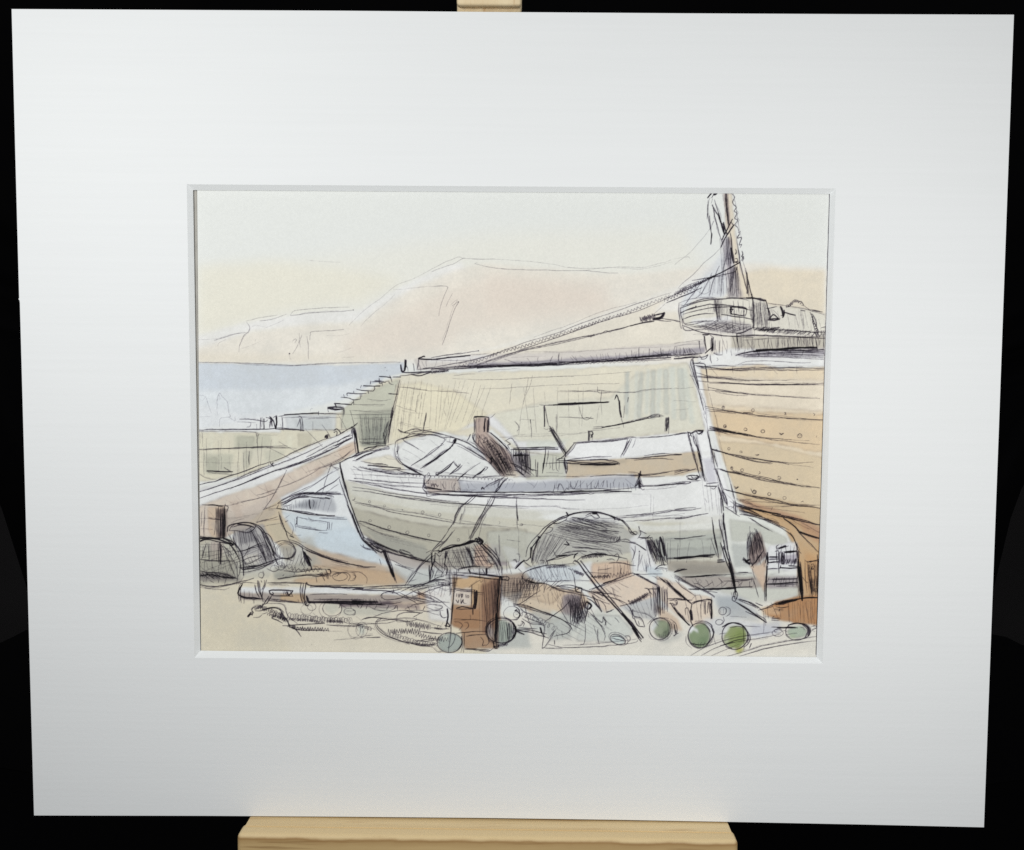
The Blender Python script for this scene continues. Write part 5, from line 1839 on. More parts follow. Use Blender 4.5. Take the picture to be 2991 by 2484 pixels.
h 8 8 .75 545,1200 600,1200 660,1600 620,1600
l 6 .75 450,1440 500,1600 540,1690
l 9 .9 575,1130 570,1020 560,940
l 5 .6 370,950 400,1000
l 12 .9 530,1700 600,1705
l 16 .9 530,1730 610,1725
l 8 .85 0,1440 150,1435 300,1415 380,1405
l 7 .8 0,1445 100,1440
l 9 .9 0,1690 150,1680 300,1660 480,1645
l 14 .92 0,1685 200,1660 460,1665
l 8 .85 300,1650 500,1640
h 14 10 .8 900,1370 1000,1330 1080,1570 930,1700
h 14 9 .75 890,1480 1060,1420 1080,1600 910,1690
h 12 8 .7 910,1420 1010,1340 1070,1500 920,1600
l 9 .85 1000,1330 1050,1430 1090,1560 1080,1600 1000,1720 950,1743
l 8 .8 940,1370 900,1450 890,1560 900,1690
l 5 .6 920,1290 925,1370 940,1380
l 5 .55 930,1420 930,1650
l 5 .6 980,1310 1010,1370
l 20 .9 870,1720 920,1700
l 12 .9 840,1690 880,1720 930,1743
l 9 .85 1250,1560 1330,1550 1400,1530
l 22 .9 1280,1560 1360,1535
l 9 .85 1230,1600 1260,1590 1250,1540 1280,1520
l 8 .85 1330,1605 1400,1600 1500,1590
l 16 .88 1350,1605 1430,1600 1490,1590
l 9 .9 1130,1640 1140,1743
l 14 .9 1135,1660 1150,1730
l 7 .8 1150,1670 1250,1670
l 10 .88 1160,1700 1280,1690
l 8 .85 1250,1610 1260,1743
l 14 .85 1330,1650 1330,1743
h 10 9 .8 1290,1600 1340,1600 1350,1743 1280,1743
l 8 .85 1340,1620 1420,1610 1500,1610 1520,1743
h 12 12 .6 1380,1700 1520,1690 1510,1743 1370,1743
l 8 .85 1490,1590 1520,1620 1530,1700
l 10 .85 1630,1720 1700,1715 1770,1700
l 6 .7 1600,1710 1650,1743
T 560 1520 4.192
l 8 .85 130,-185 250,-185 350,-175 410,-175
l 14 .9 200,-185 280,-182 370,-170
l 8 .8 410,-200 410,-180 450,-160 430,-100
l 6 .7 160,-170 155,-50 145,80 150,200
l 5 .6 120,-100 115,80
l 9 .9 205,-22 300,-10 370,0
l 5 .55 100,-20 200,-20
l 5 .5 85,105 205,105
l 12 .9 400,-160 410,0 400,100 390,230
h 10 12 .85 300,-160 410,-160 410,230 300,220
h 6 14 .85 360,-80 410,-80 400,230 350,220
l 6 .6 300,-150 290,60 275,180
l 18 .93 90,220 180,215 300,230 400,260 500,295
l 12 .9 90,250 200,240 350,270 450,290 510,290
c 6 16 8 .85 100,220 160,230
l 14 .9 400,230 450,260 510,300 470,310
l 10 .88 100,200 180,210
l 7 .8 185,280 160,340 135,460
l 7 .8 200,280 205,380 210,490
h 12 7 .7 210,290 360,290 350,490 210,500
l 16 .92 345,270 350,400 350,540
l 8 .85 330,280 330,520
l 7 .8 360,300 420,420 500,600 540,700
l 7 .8 380,300 450,400 540,560 560,680
h 8 5 .7 100,310 180,310 150,480 95,480
l 5 .6 95,330 180,325
l 5 .6 95,380 150,370
l 5 .6 95,430 200,430
l 10 .9 90,480 200,490 350,500 520,500
l 7 .8 360,310 430,350 500,430
h 10 5 .7 370,320 520,330 580,560 380,500
h 8 5 .7 380,340 560,400 540,460 370,470
l 8 .85 430,270 500,340 560,430 590,520 590,640 560,700
l 8 .85 450,280 530,370 580,480
h 14 5 .6 100,540 560,640 560,500 200,640
h 12 5 .6 100,500 560,540 500,680 120,600
l 8 .85 90,620 200,640 350,650 500,700
h 20 10 .8 95,640 380,640 560,720 180,720
h 14 10 .8 100,700 400,680 420,710 120,660
l 14 .9 100,680 250,670 400,700 540,710
l 6 .75 90,790 250,805 380,800 450,780
l 5 .65 90,825 250,840 400,845 460,830
l 6 .75 140,740 150,760
l 6 .75 220,740 270,765
l 9 .88 460,130 480,80 550,40 650,30 750,50 780,80 740,130 680,150 560,130 460,130
l 8 .85 490,90 600,60 720,80 660,120
l 14 .9 560,50 680,60 760,90
l 9 .88 780,60 850,120 900,200 950,290 1020,400 1060,460
l 8 .85 850,130 950,180 1000,280 1030,400
l 9 .88 800,80 860,150 920,300 970,420
l 10 .9 720,110 780,230 830,340 900,480 920,530
l 7 .8 770,190 850,320 910,480
h 18 8 .7 540,140 720,120 760,280 560,320
h 14 8 .7 700,100 880,180 1020,440 900,500
h 10 8 .75 860,300 980,300 1040,460 920,520
l 7 .8 500,180 520,280 560,340
l 8 .85 520,130 520,240 560,320
l 8 .85 540,380 650,370 760,320 880,270
l 8 .85 600,380 750,340 870,300
l 7 .8 710,290 680,380 630,460
l 6 .75 600,520 700,460 850,430
l 6 .75 640,500 700,530 850,450 830,440
l 6 .7 640,520 720,560 850,550 900,500
l 8 .85 600,540 620,600 720,590 850,550
l 8 .85 590,590 700,600 820,580 950,530 1050,470
l 8 .85 590,635 700,630 850,590 980,530 1050,490
h 16 7 .7 620,460 1000,380 1050,470 700,620
h 10 8 .75 850,480 1000,430 1060,470 900,560
c 8 26 6 .7 640,590 780,560
l 6 .7 440,150 460,200 550,350 600,500
o 7 .8 104 90 0 1150,380
o 6 .75 120 100 0 1150,375
o 6 .6 130 110 0 1130,360
l 9 .88 1240,310 1270,370 1240,440 1170,470 1080,460
l 6 .7 1010,280 1100,250 1200,270 1260,330
h 8 6 .5 1060,330 1220,330 1210,450 1090,450
o 6 .7 60 50 0 1080,560
o 5 .65 40 44 0 1100,570
o 5 .65 50 36 0 1010,590
o 5 .6 40 40 0 1190,580
c 5 32 5 .6 1040,560 1150,570
l 6 .7 920,590 1000,630 1080,600
l 6 .7 870,620 885,670 860,710 830,700
o 5 .6 30 34 0 850,670
l 8 .85 1200,240 1300,270 1400,340 1550,410 1700,470 1900,530 2096,560
l 8 .85 1270,280 1400,360 1600,440 1800,500 2096,575
l 10 .88 1400,370 1600,450 1800,510 2000,545
l 6 .7 1200,260 1320,310 1360,340
l 8 .85 1350,320 1370,420 1390,560
l 34 .93 1380,400 1410,480 1440,550
l 18 .93 1370,380 1430,480 1470,600
l 10 .9 1420,430 1470,500
l 6 .7 1340,380 1340,500 1385,590
l 6 .7 1230,610 1350,610 1500,600 1680,600
l 8 .85 1130,620 1300,635 1500,605 1640,600
l 9 .85 1050,720 1200,695 1400,680 1550,670 1700,660
l 8 .8 1060,725 1250,690 1450,670 1700,680
l 14 .92 1660,600 1690,610 1700,650
l 8 .88 1640,600 1660,650 1700,655
l 6 .75 1255,640 1260,670
l 6 .7 1110,680 1130,670
h 10 7 .8 1560,640 1660,640 1680,730 1600,690
l 8 .85 1480,690 1560,690 1650,670
l 6 .7 1520,690 1535,760
l 8 .85 1600,690 1630,740
l 6 .75 1480,560 1540,570 1560,600
o 7 .8 90 50 0 1815,690
l 6 .75 1700,690 1800,650 1900,650 1940,690 1920,740
l 6 .7 1740,700 1850,640 1960,640 2005,680 1990,730 1940,740
l 6 .6 1700,630 1800,640 1780,690
l 4 .4 1600,560 1800,600 2096,640
l 4 .4 1700,540 1900,570
l 6 .7 560,900 600,780 690,765 800,775
l 16 .92 615,790 580,850 565,900
l 7 .8 600,920 570,890 620,780 640,770
l 18 .92 570,910 650,945 750,950 850,965
l 8 .85 590,940 700,960 830,970
h 8 7 .7 620,870 800,860 830,950 600,940
l 9 .88 770,790 790,870 830,950
l 9 .88 805,740 820,850 860,950 875,1000
l 8 .85 820,740 840,870 870,990
l 8 .85 915,735 900,800 870,880 860,960
l 8 .85 890,735 890,790 860,860
l 8 .8 850,740 860,760
l 7 .8 920,765 1100,765 1250,765 1400,770
l 8 .85 940,770 1200,770 1380,770
l 6 .6 950,790 1150,790 1190,800
l 14 .92 950,870 1000,855 1150,860 1240,865
l 14 .92 950,865 960,900 985,910
l 9 .88 985,880 1000,900 990,920
l 10 .9 990,925 1100,930 1240,930
l 12 .9 1240,860 1230,880 1190,920
h 8 12 .85 1120,870 1200,870 1230,930 1130,920
l 10 .88 980,920 960,960 910,1020 870,1030
l 10 .88 950,930 900,1000 860,1060
l 8 .85 950,985 1100,1000 1300,1010
l 8 .85 930,960 1100,980 1250,1000 1350,1015
l 10 .88 1340,780 1330,870 1340,960 1370,1030
l 12 .9 1400,770 1385,870 1380,960 1410,1020
l 8 .85 1370,780 1360,900 1380,1000
l 20 .92 1410,930 1430,1000 1460,1000
l 14 .9 1380,1000 1400,1040 1430,1050
l 12 .92 1400,770 1440,800 1600,810 1800,820 2096,835
l 7 .8 1450,810 1600,800 1900,800 2096,795
l 8 .85 1450,820 1700,825 2096,850
l 8 .7 1450,910 1700,900 1900,910
l 26 .93 1440,1005 1600,1005 1800,1000 2096,1010
l 14 .9 1550,1010 1800,1020 2096,1035
l 10 .6 1500,970 1800,970 2096,975
h 10 8 .6 1450,950 2096,960 2096,1000 1460,1000
l 6 .7 760,960 765,1020
l 8 .85 870,1020 850,1080
l 8 .88 850,1040 800,1050 760,1070 740,1100 760,1130
c 9 22 8 .85 770,1090 850,1060 860,1080
l 20 .93 690,1180 720,1150 740,1150
l 9 .88 690,1180 720,1130 750,1130 740,1170
l 10 .88 780,1110 850,1110 950,1080 1050,1080 1100,1120 1130,1170 1160,1210
l 8 .85 860,1100 980,1070 1080,1090 1130,1130
l 6 .75 860,1150 900,1140 930,1130
l 6 .75 750,1190 820,1190 860,1160
c 10 24 8 .85 930,1150 1000,1170 1080,1200 1150,1230
l 9 .88 1020,1120 1030,1170 980,1200 1050,1230 1110,1260
l 10 .9 1100,1130 1080,1190 1120,1200
c 8 30 10 .88 1080,1130 1140,1220
l 12 .9 1150,1200 1180,1260 1200,1300
c 22 24 8 .88 1170,1210 1300,1220 1450,1230 1620,1260
l 10 .9 1180,1290 1300,1280 1450,1270 1620,1265
z 14 34 8 .85 1650,1240 1750,1240 1850,1250
l 8 .85 1650,1280 1800,1290 2096,1295
l 6 .75 1780,1230 1950,1270 2096,1280
l 9 .88 1110,1290 1180,1300 1250,1330 1350,1345 1500,1350 1680,1355
z 14 44 8 .88 1250,1320 1400,1330 1550,1335 1680,1340
c 5 30 8 .88 1180,1290 1280,1320
l 8 .85 1230,1310 1290,1360 1340,1425
l 4 .4 1680,1360 1850,1360
l 5 .55 1740,1470 1900,1455 2096,1435
o 5 .5 70 60 0 1410,1090
o 6 .75 50 44 0 1470,1060
o 7 .8 115 90 0 1720,1080
o 5 .6 135 110 0 1700,1095
o 6 .75 66 40 0 1935,1120
l 5 .6 1880,1110 1960,1110
o 5 .5 80 90 0 1990,1340
o 4 .4 90 100 0 2010,1360
d 5 .5 1470,1525
l 4 .5 200,120 260,110
T 1030 1520 4.192
l 10 .9 350,380 400,390 420,450
l 30 .94 395,400 440,530 500,690
l 14 .92 370,380 440,550 520,740
l 7 .8 420,390 480,560 540,770
l 6 .7 330,470 350,550
l 8 .85 290,370 350,390 420,380
l 9 .88 420,390 600,440 750,480 950,515
l 10 .9 250,320 400,370 550,420
l 9 .88 550,420 700,455 950,510
l 8 .85 180,240 300,290 450,350 700,430 930,515
l 8 .85 200,290 300,330 400,380
h 10 9 .8 120,230 300,300 420,380 220,340
l 7 .7 460,480 600,550 750,600
l 7 .75 520,540 700,600
l 5 .6 600,570 800,640 930,680
l 7 .8 580,360 590,410 740,430
l 6 .75 600,360 680,390 740,430
l 10 .6 0,545 150,570 280,575
l 7 .7 130,580 280,575
l 6 .7 0,640 100,640 170,700 170,770
l 6 .65 0,660 40,690 0,730
l 7 .8 980,390 900,470 820,560 720,680 640,800
l 7 .8 1000,430 880,520 800,600 740,700 670,790
l 5 .6 740,620 700,690 660,760
l 5 .6 650,760 780,725
l 9 .85 0,825 200,820 500,800 750,795 880,790
l 10 .88 0,850 300,860 480,870 600,840
l 8 .8 0,840 300,840 700,820 1000,790
h 10 7 .75 480,800 850,790 880,820 500,850
l 8 .85 600,870 750,810 900,770 1050,720
l 7 .8 640,930 800,850 1000,810 1180,790
l 8 .8 850,800 1000,730 1140,740 1190,780 1160,800 1020,780
c 5 26 6 .7 1020,760 1160,780
l 7 .8 480,860 600,930 720,980 800,1030
l 7 .8 560,880 750,970 900,1000 1190,1005
l 7 .8 700,840 850,920 1000,980 1070,1010
l 7 .8 800,870 900,930 1000,970
l 8 .85 640,940 800,960 1000,995
l 8 .85 720,1040 850,1020 950,1010
h 12 5 .65 860,830 1180,780 1180,950 700,850
h 10 5 .6 650,960 1000,810 1180,870 760,1010
l 8 .85 500,850 490,900
l 8 .85 340,935 370,900 450,880 550,890
l 8 .88 350,940 400,970 500,970 600,950 640,920
l 6 .75 360,900 360,960
l 22 .9 0,990 150,1000 300,1000
l 14 .9 0,1020 200,1030 350,1030
h 14 9 .7 0,960 320,960 350,1040 0,1030
l 10 .9 200,1025 400,1035
l 8 .7 330,1020 500,1020 600,1000
l 6 .7 200,1060 300,1100 450,1110 550,1060
l 5 .5 260,1060 400,1070 560,1040
l 6 .75 0,1100 30,1110 30,1150 0,1165
l 6 .75 900,1060 940,1080 1000,1100 1070,1090 1100,1060 1050,1040 960,1030 900,1050
l 5 .6 1000,1070 1090,1090
l 7 .8 540,1200 560,1160 640,1130 730,1130 850,1130
l 8 .85 640,1105 740,1120 830,1140 860,1130
l 7 .8 830,1140 740,1190
l 6 .7 540,1210 560,1240 760,1230 780,1190
l 6 .7 870,1120 1000,1110 1110,1100
l 8 .85 1070,1110 1080,1170 1110,1200 1150,1190
l 7 .8 110,1220 180,1190 300,1190 500,1220 620,1230
l 7 .8 120,1215 250,1190 380,1200
l 8 .85 380,1200 310,1220 280,1280 320,1350 420,1420 550,1470 700,1520
l 8 .85 350,1215 300,1250 310,1310 400,1390 500,1440 600,1480 680,1510
l 6 .75 380,1210 550,1210 700,1250
l 6 .7 180,1270 400,1260 550,1230
l 7 .8 0,1270 150,1270 300,1265
l 6 .75 0,1300 100,1280
z 15 60 8 .85 430,1370 600,1360 830,1360
l 8 .85 830,1360 950,1380 1090,1390
z 16 66 7 .85 660,1260 800,1290 960,1310
l 7 .8 960,1310 1070,1330 1180,1330
l 7 .8 660,1250 620,1235
z 12 22 6 .75 1000,1320 1060,1330 1100,1330
h 8 8 .8 1050,1290 1180,1300 1190,1330 1030,1320
c 24 16 8 .85 620,1480 750,1510 900,1530 1020,1520
l 8 .85 680,1500 850,1540 980,1550
l 7 .8 780,1490 900,1460 1040,1450
l 7 .8 800,1470 900,1480 1040,1465
l 6 .7 980,1560 1040,1610 1100,1610
o 9 .85 150 120 0 1190,1500
l 6 .75 1200,1380 1250,1400 1240,1480 1190,1550 1160,1560
l 10 .88 1330,1420 1340,1500 1310,1560 1270,1600
l 6 .7 1340,1400 1345,1520 1325,1620
l 9 .88 1240,860 1235,1000 1220,1150 1205,1280
l 10 .9 1245,760 1240,900 1215,1120 1200,1290
l 7 .8 1205,1290 1200,1400 1170,1620
l 8 .85 1270,600 1270,700 1260,850
l 7 .8 1240,620 1245,760 1240,900
l 20 .93 1160,1090 1170,1170 1160,1240 1140,1300
l 12 .9 1150,1240 1190,1300 1130,1290
h 12 6 .65 1180,640 1270,640 1250,900 1180,900
h 10 6 .7 1150,600 1200,620 1200,760 1150,720
l 14 .92 1540,210 1600,260 1560,290 1500,250
c 4 26 10 .9 1500,230 1590,270
l 20 .92 1100,360 1250,320 1400,290 1500,260
l 14 .9 1050,400 1100,370 1200,340
l 9 .88 980,390 1000,380 1100,370
l 16 .92 970,400 965,480 980,560
l 12 .9 1010,400 1000,500 960,600 950,720
l 14 .92 940,560 940,640 945,740
l 9 .88 960,580 985,640 970,720
l 8 .85 1020,400 1060,440 1080,420
l 14 .9 1145,380 1130,460
l 9 .88 1170,370 1130,500 1120,600
l 10 .9 1120,530 1160,600 1140,680
l 8 .85 960,740 1050,700 1120,680
l 7 .8 990,540 1060,610 1120,660
l 7 .8 990,480 1080,560 1140,600
l 6 .75 1040,600 1000,700
l 6 .75 1130,600 1080,690
h 8 6 .7 980,430 1120,430 1100,680 960,640
l 12 .9 1590,300 1680,380 1760,470 1810,560
l 9 .88 1610,290 1710,370 1790,470 1820,560
l 8 .85 1560,310 1650,400 1740,500 1800,620
l 7 .8 1600,360 1700,470 1780,600 1800,680
l 7 .8 1820,560 1830,680
l 8 .8 1740,340 1800,520
h 22 8 .75 1240,360 1420,330 1520,590 1330,600
h 14 8 .75 1380,340 1440,360 1520,580 1420,600
l 10 .9 1400,330 1440,420 1480,530
l 6 .75 1450,330 1520,420 1600,560
h 10 5 .7 1430,340 1600,330 1780,560 1500,560
h 9 5 .7 1450,380 1480,540 1740,540 1620,370
h 14 5 .55 1130,540 1240,600 1340,360 1160,420
l 6 .7 1150,420 1220,560 1310,620
l 6 .7 1230,380 1290,480 1340,600
l 8 .85 1290,640 1310,590 1450,570 1560,570
l 8 .85 1310,600 1400,580 1560,560
l 16 .92 1420,600 1440,630
l 9 .88 1420,600 1435,660
l 22 .93 1640,590 1640,660
l 9 .88 1590,600 1620,660
l 8 .85 1550,590 1560,720
l 8 .85 1280,640 1400,650 1600,660 1850,690
l 14 .92 1440,650 1600,670 1850,700
l 8 .88 1280,680 1450,690 1700,720 1830,725
l 7 .8 1180,650 1300,670 1500,700 1800,730 1900,735
l 8 .85 1840,690 1910,700 1900,740 1840,720
l 24 .92 1810,690 1830,730
l 6 .7 1650,470 1700,560 1650,590
l 6 .7 1640,500 1720,540 1760,520
l 7 .8 1510,400 1500,460
l 6 .7 1480,460 1620,430
l 16 .92 1800,700 1790,850 1780,1000 1770,1180
l 9 .88 1825,730 1810,900 1800,1050 1780,1200
l 8 .85 1780,720 1770,900 1760,1100 1750,1250
l 26 .94 1765,1150 1755,1300 1745,1480
l 10 .9 1780,1200 1770,1400 1760,1560
h 10 5 .4 1640,760 1780,760 1760,1200 1640,1200
h 16 5 .45 1740,740 1860,740 1850,1000 1750,1200
l 10 .9 1245,835 1350,850 1500,855
l 8 .88 1440,880 1500,885 1600,895
l 8 .85 1270,860 1400,870 1490,880
l 8 .85 1460,790 1455,900 1450,1080
l 34 .93 1515,870 1510,970 1495,1080
l 12 .9 1490,860 1490,1000 1475,1080 1475,1150
l 12 .9 1270,1080 1350,1060 1470,1080
l 7 .8 1270,1090 1350,1090 1460,1090
l 7 .8 1275,900 1275,940
l 7 .8 1295,900 1300,945 1315,900
l 8 .85 1330,900 1335,950 1350,905 1325,920
l 7 .85 1390,910 1390,950
o 7 .85 10 16 0 1412,935
l 9 .88 1265,975 1285,1010 1300,975
l 8 .85 1325,960 1330,1020 1355,970 1360,1010 1390,1020
l 6 .75 1425,820 1500,770 1560,730
l 5 .6 1560,730 1570,760 1600,740
l 6 .75 1330,1220 1500,1220 1640,1240
l 6 .65 1240,1210 1400,1215
l 6 .7 1240,1240 1310,1250 1340,1290 1300,1350
l 6 .75 1370,1250 1410,1260 1420,1300 1380,1340
l 6 .65 1440,1160 1440,1220
l 8 .85 1270,1385 1400,1370 1630,1360
l 8 .85 1390,1420 1500,1405 1640,1400
l 7 .8 1570,1430 1600,1480 1590,1540 1620,1530
l 6 .75 1660,1470 1665,1510 1620,1540
l 10 .9 1370,1580 1500,1580 1680,1590
l 7 .8 1380,1570 1500,1590 1650,1610 1720,1570
l 6 .75 1370,1380 1360,1620
l 6 .6 1730,730 1740,900 1720,1200
o 13 .92 180 150 0 1820,1350
o 8 .85 190 165 0 1810,1350
o 7 .7 160 140 0 1840,1360
h 12 9 .7 1760,1240 1960,1260 1980,1440 1780,1500
h 9 12 .85 1900,1230 2000,1300 1990,1420 1900,1490
l 24 .9 1960,1260 2000,1340 1970,1440
l 9 .85 1640,1260 1650,1400 1680,1500
h 6 8 .8 1630,1290 1690,1240 1700,1330 1650,1400
l 12 .9 1720,1480 1740,1560 1770,1570
l 9 .85 1780,1560 1790,1530
z 10 30 9 .85 1720,1560 1830,1530 1900,1520
l 8 .85 1990,1340 2050,1350 2100,1360
l 10 .9 1980,1350 2050,1380 2100,1400
o 6 .7 100 80 0 1950,1140
l 14 .9 1990,1110 2010,1100
l 9 .85 2010,1110 2050,1160 2030,1200
h 14 5 .55 1840,750 2090,740 2090,1040 1850,1030
h 10 6 .6 1900,700 2100,690 2050,980 1920,900
l 5 .6 1880,480 1890,640
l 5 .6 1900,500 1940,650
l 5 .55 1790,190 1800,440
l 5 .5 2010,410 2050,420
l 14 .9 2000,590 2060,530 2100,490
l 9 .88 2070,680 2080,740
l 6 .75 1960,490 2000,480 2010,520
l 4 .4 1890,240 2050,260
l 5 .5 0,1440 150,1440 340,1435
l 7 .8 180,1440 340,1437
l 6 .7 100,1420 250,1410
c 5 36 7 .75 80,1290 180,1320 250,1340
h 6 8 .75 60,1280 140,1290 120,1380 70,1360
o 6 .6 70 90 0 110,1340
T 1500 1480 4.192
l 9 .85 235,715 240,640 270,500 330,370 420,250 520,180 640,130 680,105 800,75 950,65 1100,90 1200,125 1320,170 1400,250 1450,310 1500,345
l 7 .8 150,620 160,540 200,460 280,370 370,270 470,190
l 14 .9 205,620 220,520 270,440 310,380
l 10 .88 220,700 240,560 290,430 330,370
l 20 .92 300,370 330,380
l 16 .9 215,500 210,630
l 8 .85 210,620 170,660 120,670
l 12 .92 20,760 70,700 130,665
l 7 .8 120,670 160,700 220,740
l 6 .7 60,760 100,800
h 6 8 .7 200,500 240,500 240,700 210,640
l 12 .9 645,70 670,100
l 6 .75 370,310 430,260 480,270 440,320 360,330
l 12 .92 1430,310 1490,340
o 8 .85 24 20 0 1490,325
l 8 .85 1400,250 1430,320 1470,350
l 7 .8 1520,390 1560,330 1540,280 1530,245
l 8 .85 1545,290 1580,310 1630,335
l 9 .88 1540,380 1620,390 1670,350
h 20 8 .7 720,130 420,340 1290,560 1300,300
h 24 7 .7 650,190 540,300 1240,440 1300,330
h 16 7 .65 700,500 560,290 1250,380 1200,540
h 22 6 .65 400,340 660,360 480,620 250,660
h 20 5 .6 300,400 560,420 380,690 250,690
h 16 5 .55 480,300 700,420 520,640 330,560
l 8 .82 780,410 950,430 1200,440 1300,430
l 8 .82 720,500 900,505 1100,530
l 8 .82 1050,300 1150,295 1290,310
l 14 .85 620,460 680,470 650,430
h 7 12 .6 1210,370 1300,370 1270,440 1200,440
l 9 .88 1240,440 1300,400 1300,360
l 7 .8 1290,420 1400,440 1500,460 1620,540
l 9 .85 1420,440 1500,460 1620,530
l 6 .75 1300,410 1380,400 1440,430 1500,440
l 7 .8 480,530 510,590 530,620
l 9 .88 400,665 550,620 650,600 780,580
l 14 .9 520,610 650,595
l 7 .8 390,720 410,670 550,640 700,600
l 7 .8 320,660 370,660 370,700
l 7 .8 400,650 420,700 390,730
l 12 .9 740,630 760,590 790,570
l 8 .85 600,580 750,550 900,550
h 10 6 .65 620,560 1300,530 1380,600 780,600
l 9 .88 110,870 120,820 200,770 350,730 500,715 680,725
l 9 .88 110,870 160,920 260,940 380,935
l 6 .75 500,715 600,710 730,700
l 6 .7 200,770 340,750
z 16 30 7 .8 400,745 500,740 650,735
h 22 6 .6 200,780 680,740 740,900 280,930
h 12 5 .55 460,830 740,800 740,860 480,860
h 12 5 .5 160,800 330,740 440,930 200,900
l 12 .9 150,900 250,930 350,940
l 6 .75 360,910 500,920 700,900
l 5 .65 560,910 760,905 950,905
h 20 8 .7 0,880 400,920 380,1060 0,1150
h 16 7 .65 0,860 220,900 180,1140 20,1160
h 12 9 .75 60,890 300,940 330,1030 100,1010
l 7 .8 330,1030 200,1110 80,1190 0,1210
l 7 .8 500,960 600,980 760,1010
l 7 .8 480,1000 600,1010 780,1050
l 6 .75 530,970 650,1010 790,1040
l 7 .8 740,860 750,930 760,990
l 5 .7 720,800 740,860
l 12 .92 755,985 830,1000 840,1010
l 12 .92 755,990 770,1040 830,1060
l 9 .88 760,1030 800,1000 830,1010 830,1080 820,1150
l 9 .88 840,1020 950,1040 1100,1090 1250,1130 1380,1190
l 7 .8 840,1020 1000,1050 1200,1070 1320,1110
l 9 .88 930,1020 1050,970 1200,910 1350,850 1460,815
l 7 .8 950,1030 1000,1000 1200,930 1450,850 1500,830
l 6 .75 980,1030 1060,1050 1120,1040
l 12 .9 1100,940 1250,895
l 10 .9 1460,815 1550,850 1700,930 1780,970
l 8 .85 1470,820 1600,890 1740,960
l 7 .75 1480,830 1600,830 1820,825
l 7 .7 1500,820 1560,830
l 16 .93 750,665 800,690 870,790 940,880 1020,990 1150,1130 1300,1290 1400,1400 1500,1530 1560,1620
l 12 .92 820,665 900,770 960,850 1050,960 1150,1080 1250,1200 1350,1320 1450,1430 1590,1610
l 30 .85 1330,1310 1400,1400 1460,1480 1540,1600
l 12 .92 1450,1490 1520,1600 1565,1655
l 10 .9 1480,1470 1590,1610
l 7 .8 740,670 730,700 760,710
l 9 .88 780,660 840,620 950,590 1100,590 1250,610 1390,640
l 9 .88 880,600 1000,575 1120,575 1130,600
z 16 40 7 .85 830,630 900,615 1100,600
l 12 .9 1000,590 1150,590
l 7 .8 1140,650 1200,640 1240,660
l 7 .8 1230,600 1270,580 1290,620 1260,680
l 9 .85 1170,695 1300,690 1400,710 1490,725
l 7 .8 720,760 740,790 780,790
z 10 34 8 .85 740,790 860,840
l 6 .7 850,790 950,810 1200,820
l 7 .8 670,760 720,780
z 9 34 8 .85 960,860 1080,860 1180,850
l 10 .88 950,860 1010,870
l 6 .75 1030,780 1130,770 1200,750
l 6 .7 1030,660 1020,670
l 6 .75 1300,830 1320,760 1310,800
l 5 .6 1390,640 1400,760 1420,830
l 7 .75 1520,790 1530,680 1540,550
d 10 .9 1540,550
l 6 .7 1440,500 1480,560 1470,640
l 6 .7 1490,480 1490,560 1450,680
l 5 .65 1580,590 1550,700
l 6 .7 1640,690 1620,800
l 5 .6 1610,390 1650,600 1680,770
h 8 6 .6 1580,650 1660,640 1640,800 1610,800
h 15 14 .88 1620,400 1830,380 1880,720 1720,680
h 8 18 .9 1640,420 1680,390 1880,690 1700,620
l 28 .92 1800,380 1830,480 1850,600
l 9 .88 1540,385 1620,385 1700,380
l 9 .88 1870,715 1800,720 1730,770
l 7 .8 1740,770 1800,750 1880,760
h 5 6 .6 1740,780 1880,760 1890,800 1760,790
l 5 .5 1700,850 1750,870 1760,840
h 12 8 .7 1740,870 1900,900 1950,960 1780,900
l 12 .9 1860,900 1950,990 2096,1120
l 10 .88 1780,870 1900,960 2000,1050 2096,1140
l 7 .8 1800,880 1920,980 2060,1120
l 12 .9 1770,980 1790,1100 1790,1300
h 14 14 .85 1760,970 1880,1000 1880,1280 1770,1320
h 10 8 .8 1700,960 1790,980 1790,1350 1720,1340
l 7 .8 1690,1000 1740,1100 1740,1330 1720,1360
l 7 .8 1650,1010 1680,1100 1690,1270
l 8 .85 1600,1000 1640,1010 1700,1080
l 8 .85 1650,1010 1790,1010
l 10 .88 1880,1130 2000,1130 2096,1140
l 7 .8 1900,1150 1990,1150 2000,1190 1970,1210 1940,1180
l 6 .75 1900,1190 1970,1190
l 12 .9 1920,1180 2000,1290 2096,1400
l 7 .8 1950,1200 2000,1270 2096,1380
z 20 50 8 .85 1420,1190 1530,1140 1650,1070
l 8 .85 1300,1220 1420,1190 1520,1150 1660,1060
l 9 .88 1140,1300 1200,1270 1220,1260
l 7 .8 1130,1290 1200,1280
d 12 .9 1410,1155
h 26 12 .75 700,1150 930,1150 870,1420 700,1440
h 22 10 .7 640,1120 840,1050 920,1350 780,1460
h 12 6 .55 440,1000 700,1050 760,1500 560,1200
l 24 .92 900,1170 950,1210 920,1260
o 10 .9 40 44 0 910,1215
l 7 .8 700,1150 600,1250 480,1340 380,1410
l 6 .75 540,1200 590,1290 640,1370 720,1500
l 12 .88 970,1100 1010,1180 1050,1250 1080,1290
l 10 .88 900,1120 970,1160 1060,1260
l 7 .8 960,1080 1020,1150 1080,1280
l 7 .8 1060,1150 1110,1200 1140,1280
l 7 .8 920,1280 1000,1380 1080,1480 1120,1580 1110,1640
l 7 .8 960,1320 1080,1420 1100,1350 1130,1460
l 9 .88 1090,1360 1130,1400 1120,1450
l 7 .8 1030,1500 1030,1600 1050,1680
l 5 .6 980,1450 1010,1560
l 5 .6 1130,1400 1200,1460
l 6 .75 1240,1360 1290,1420
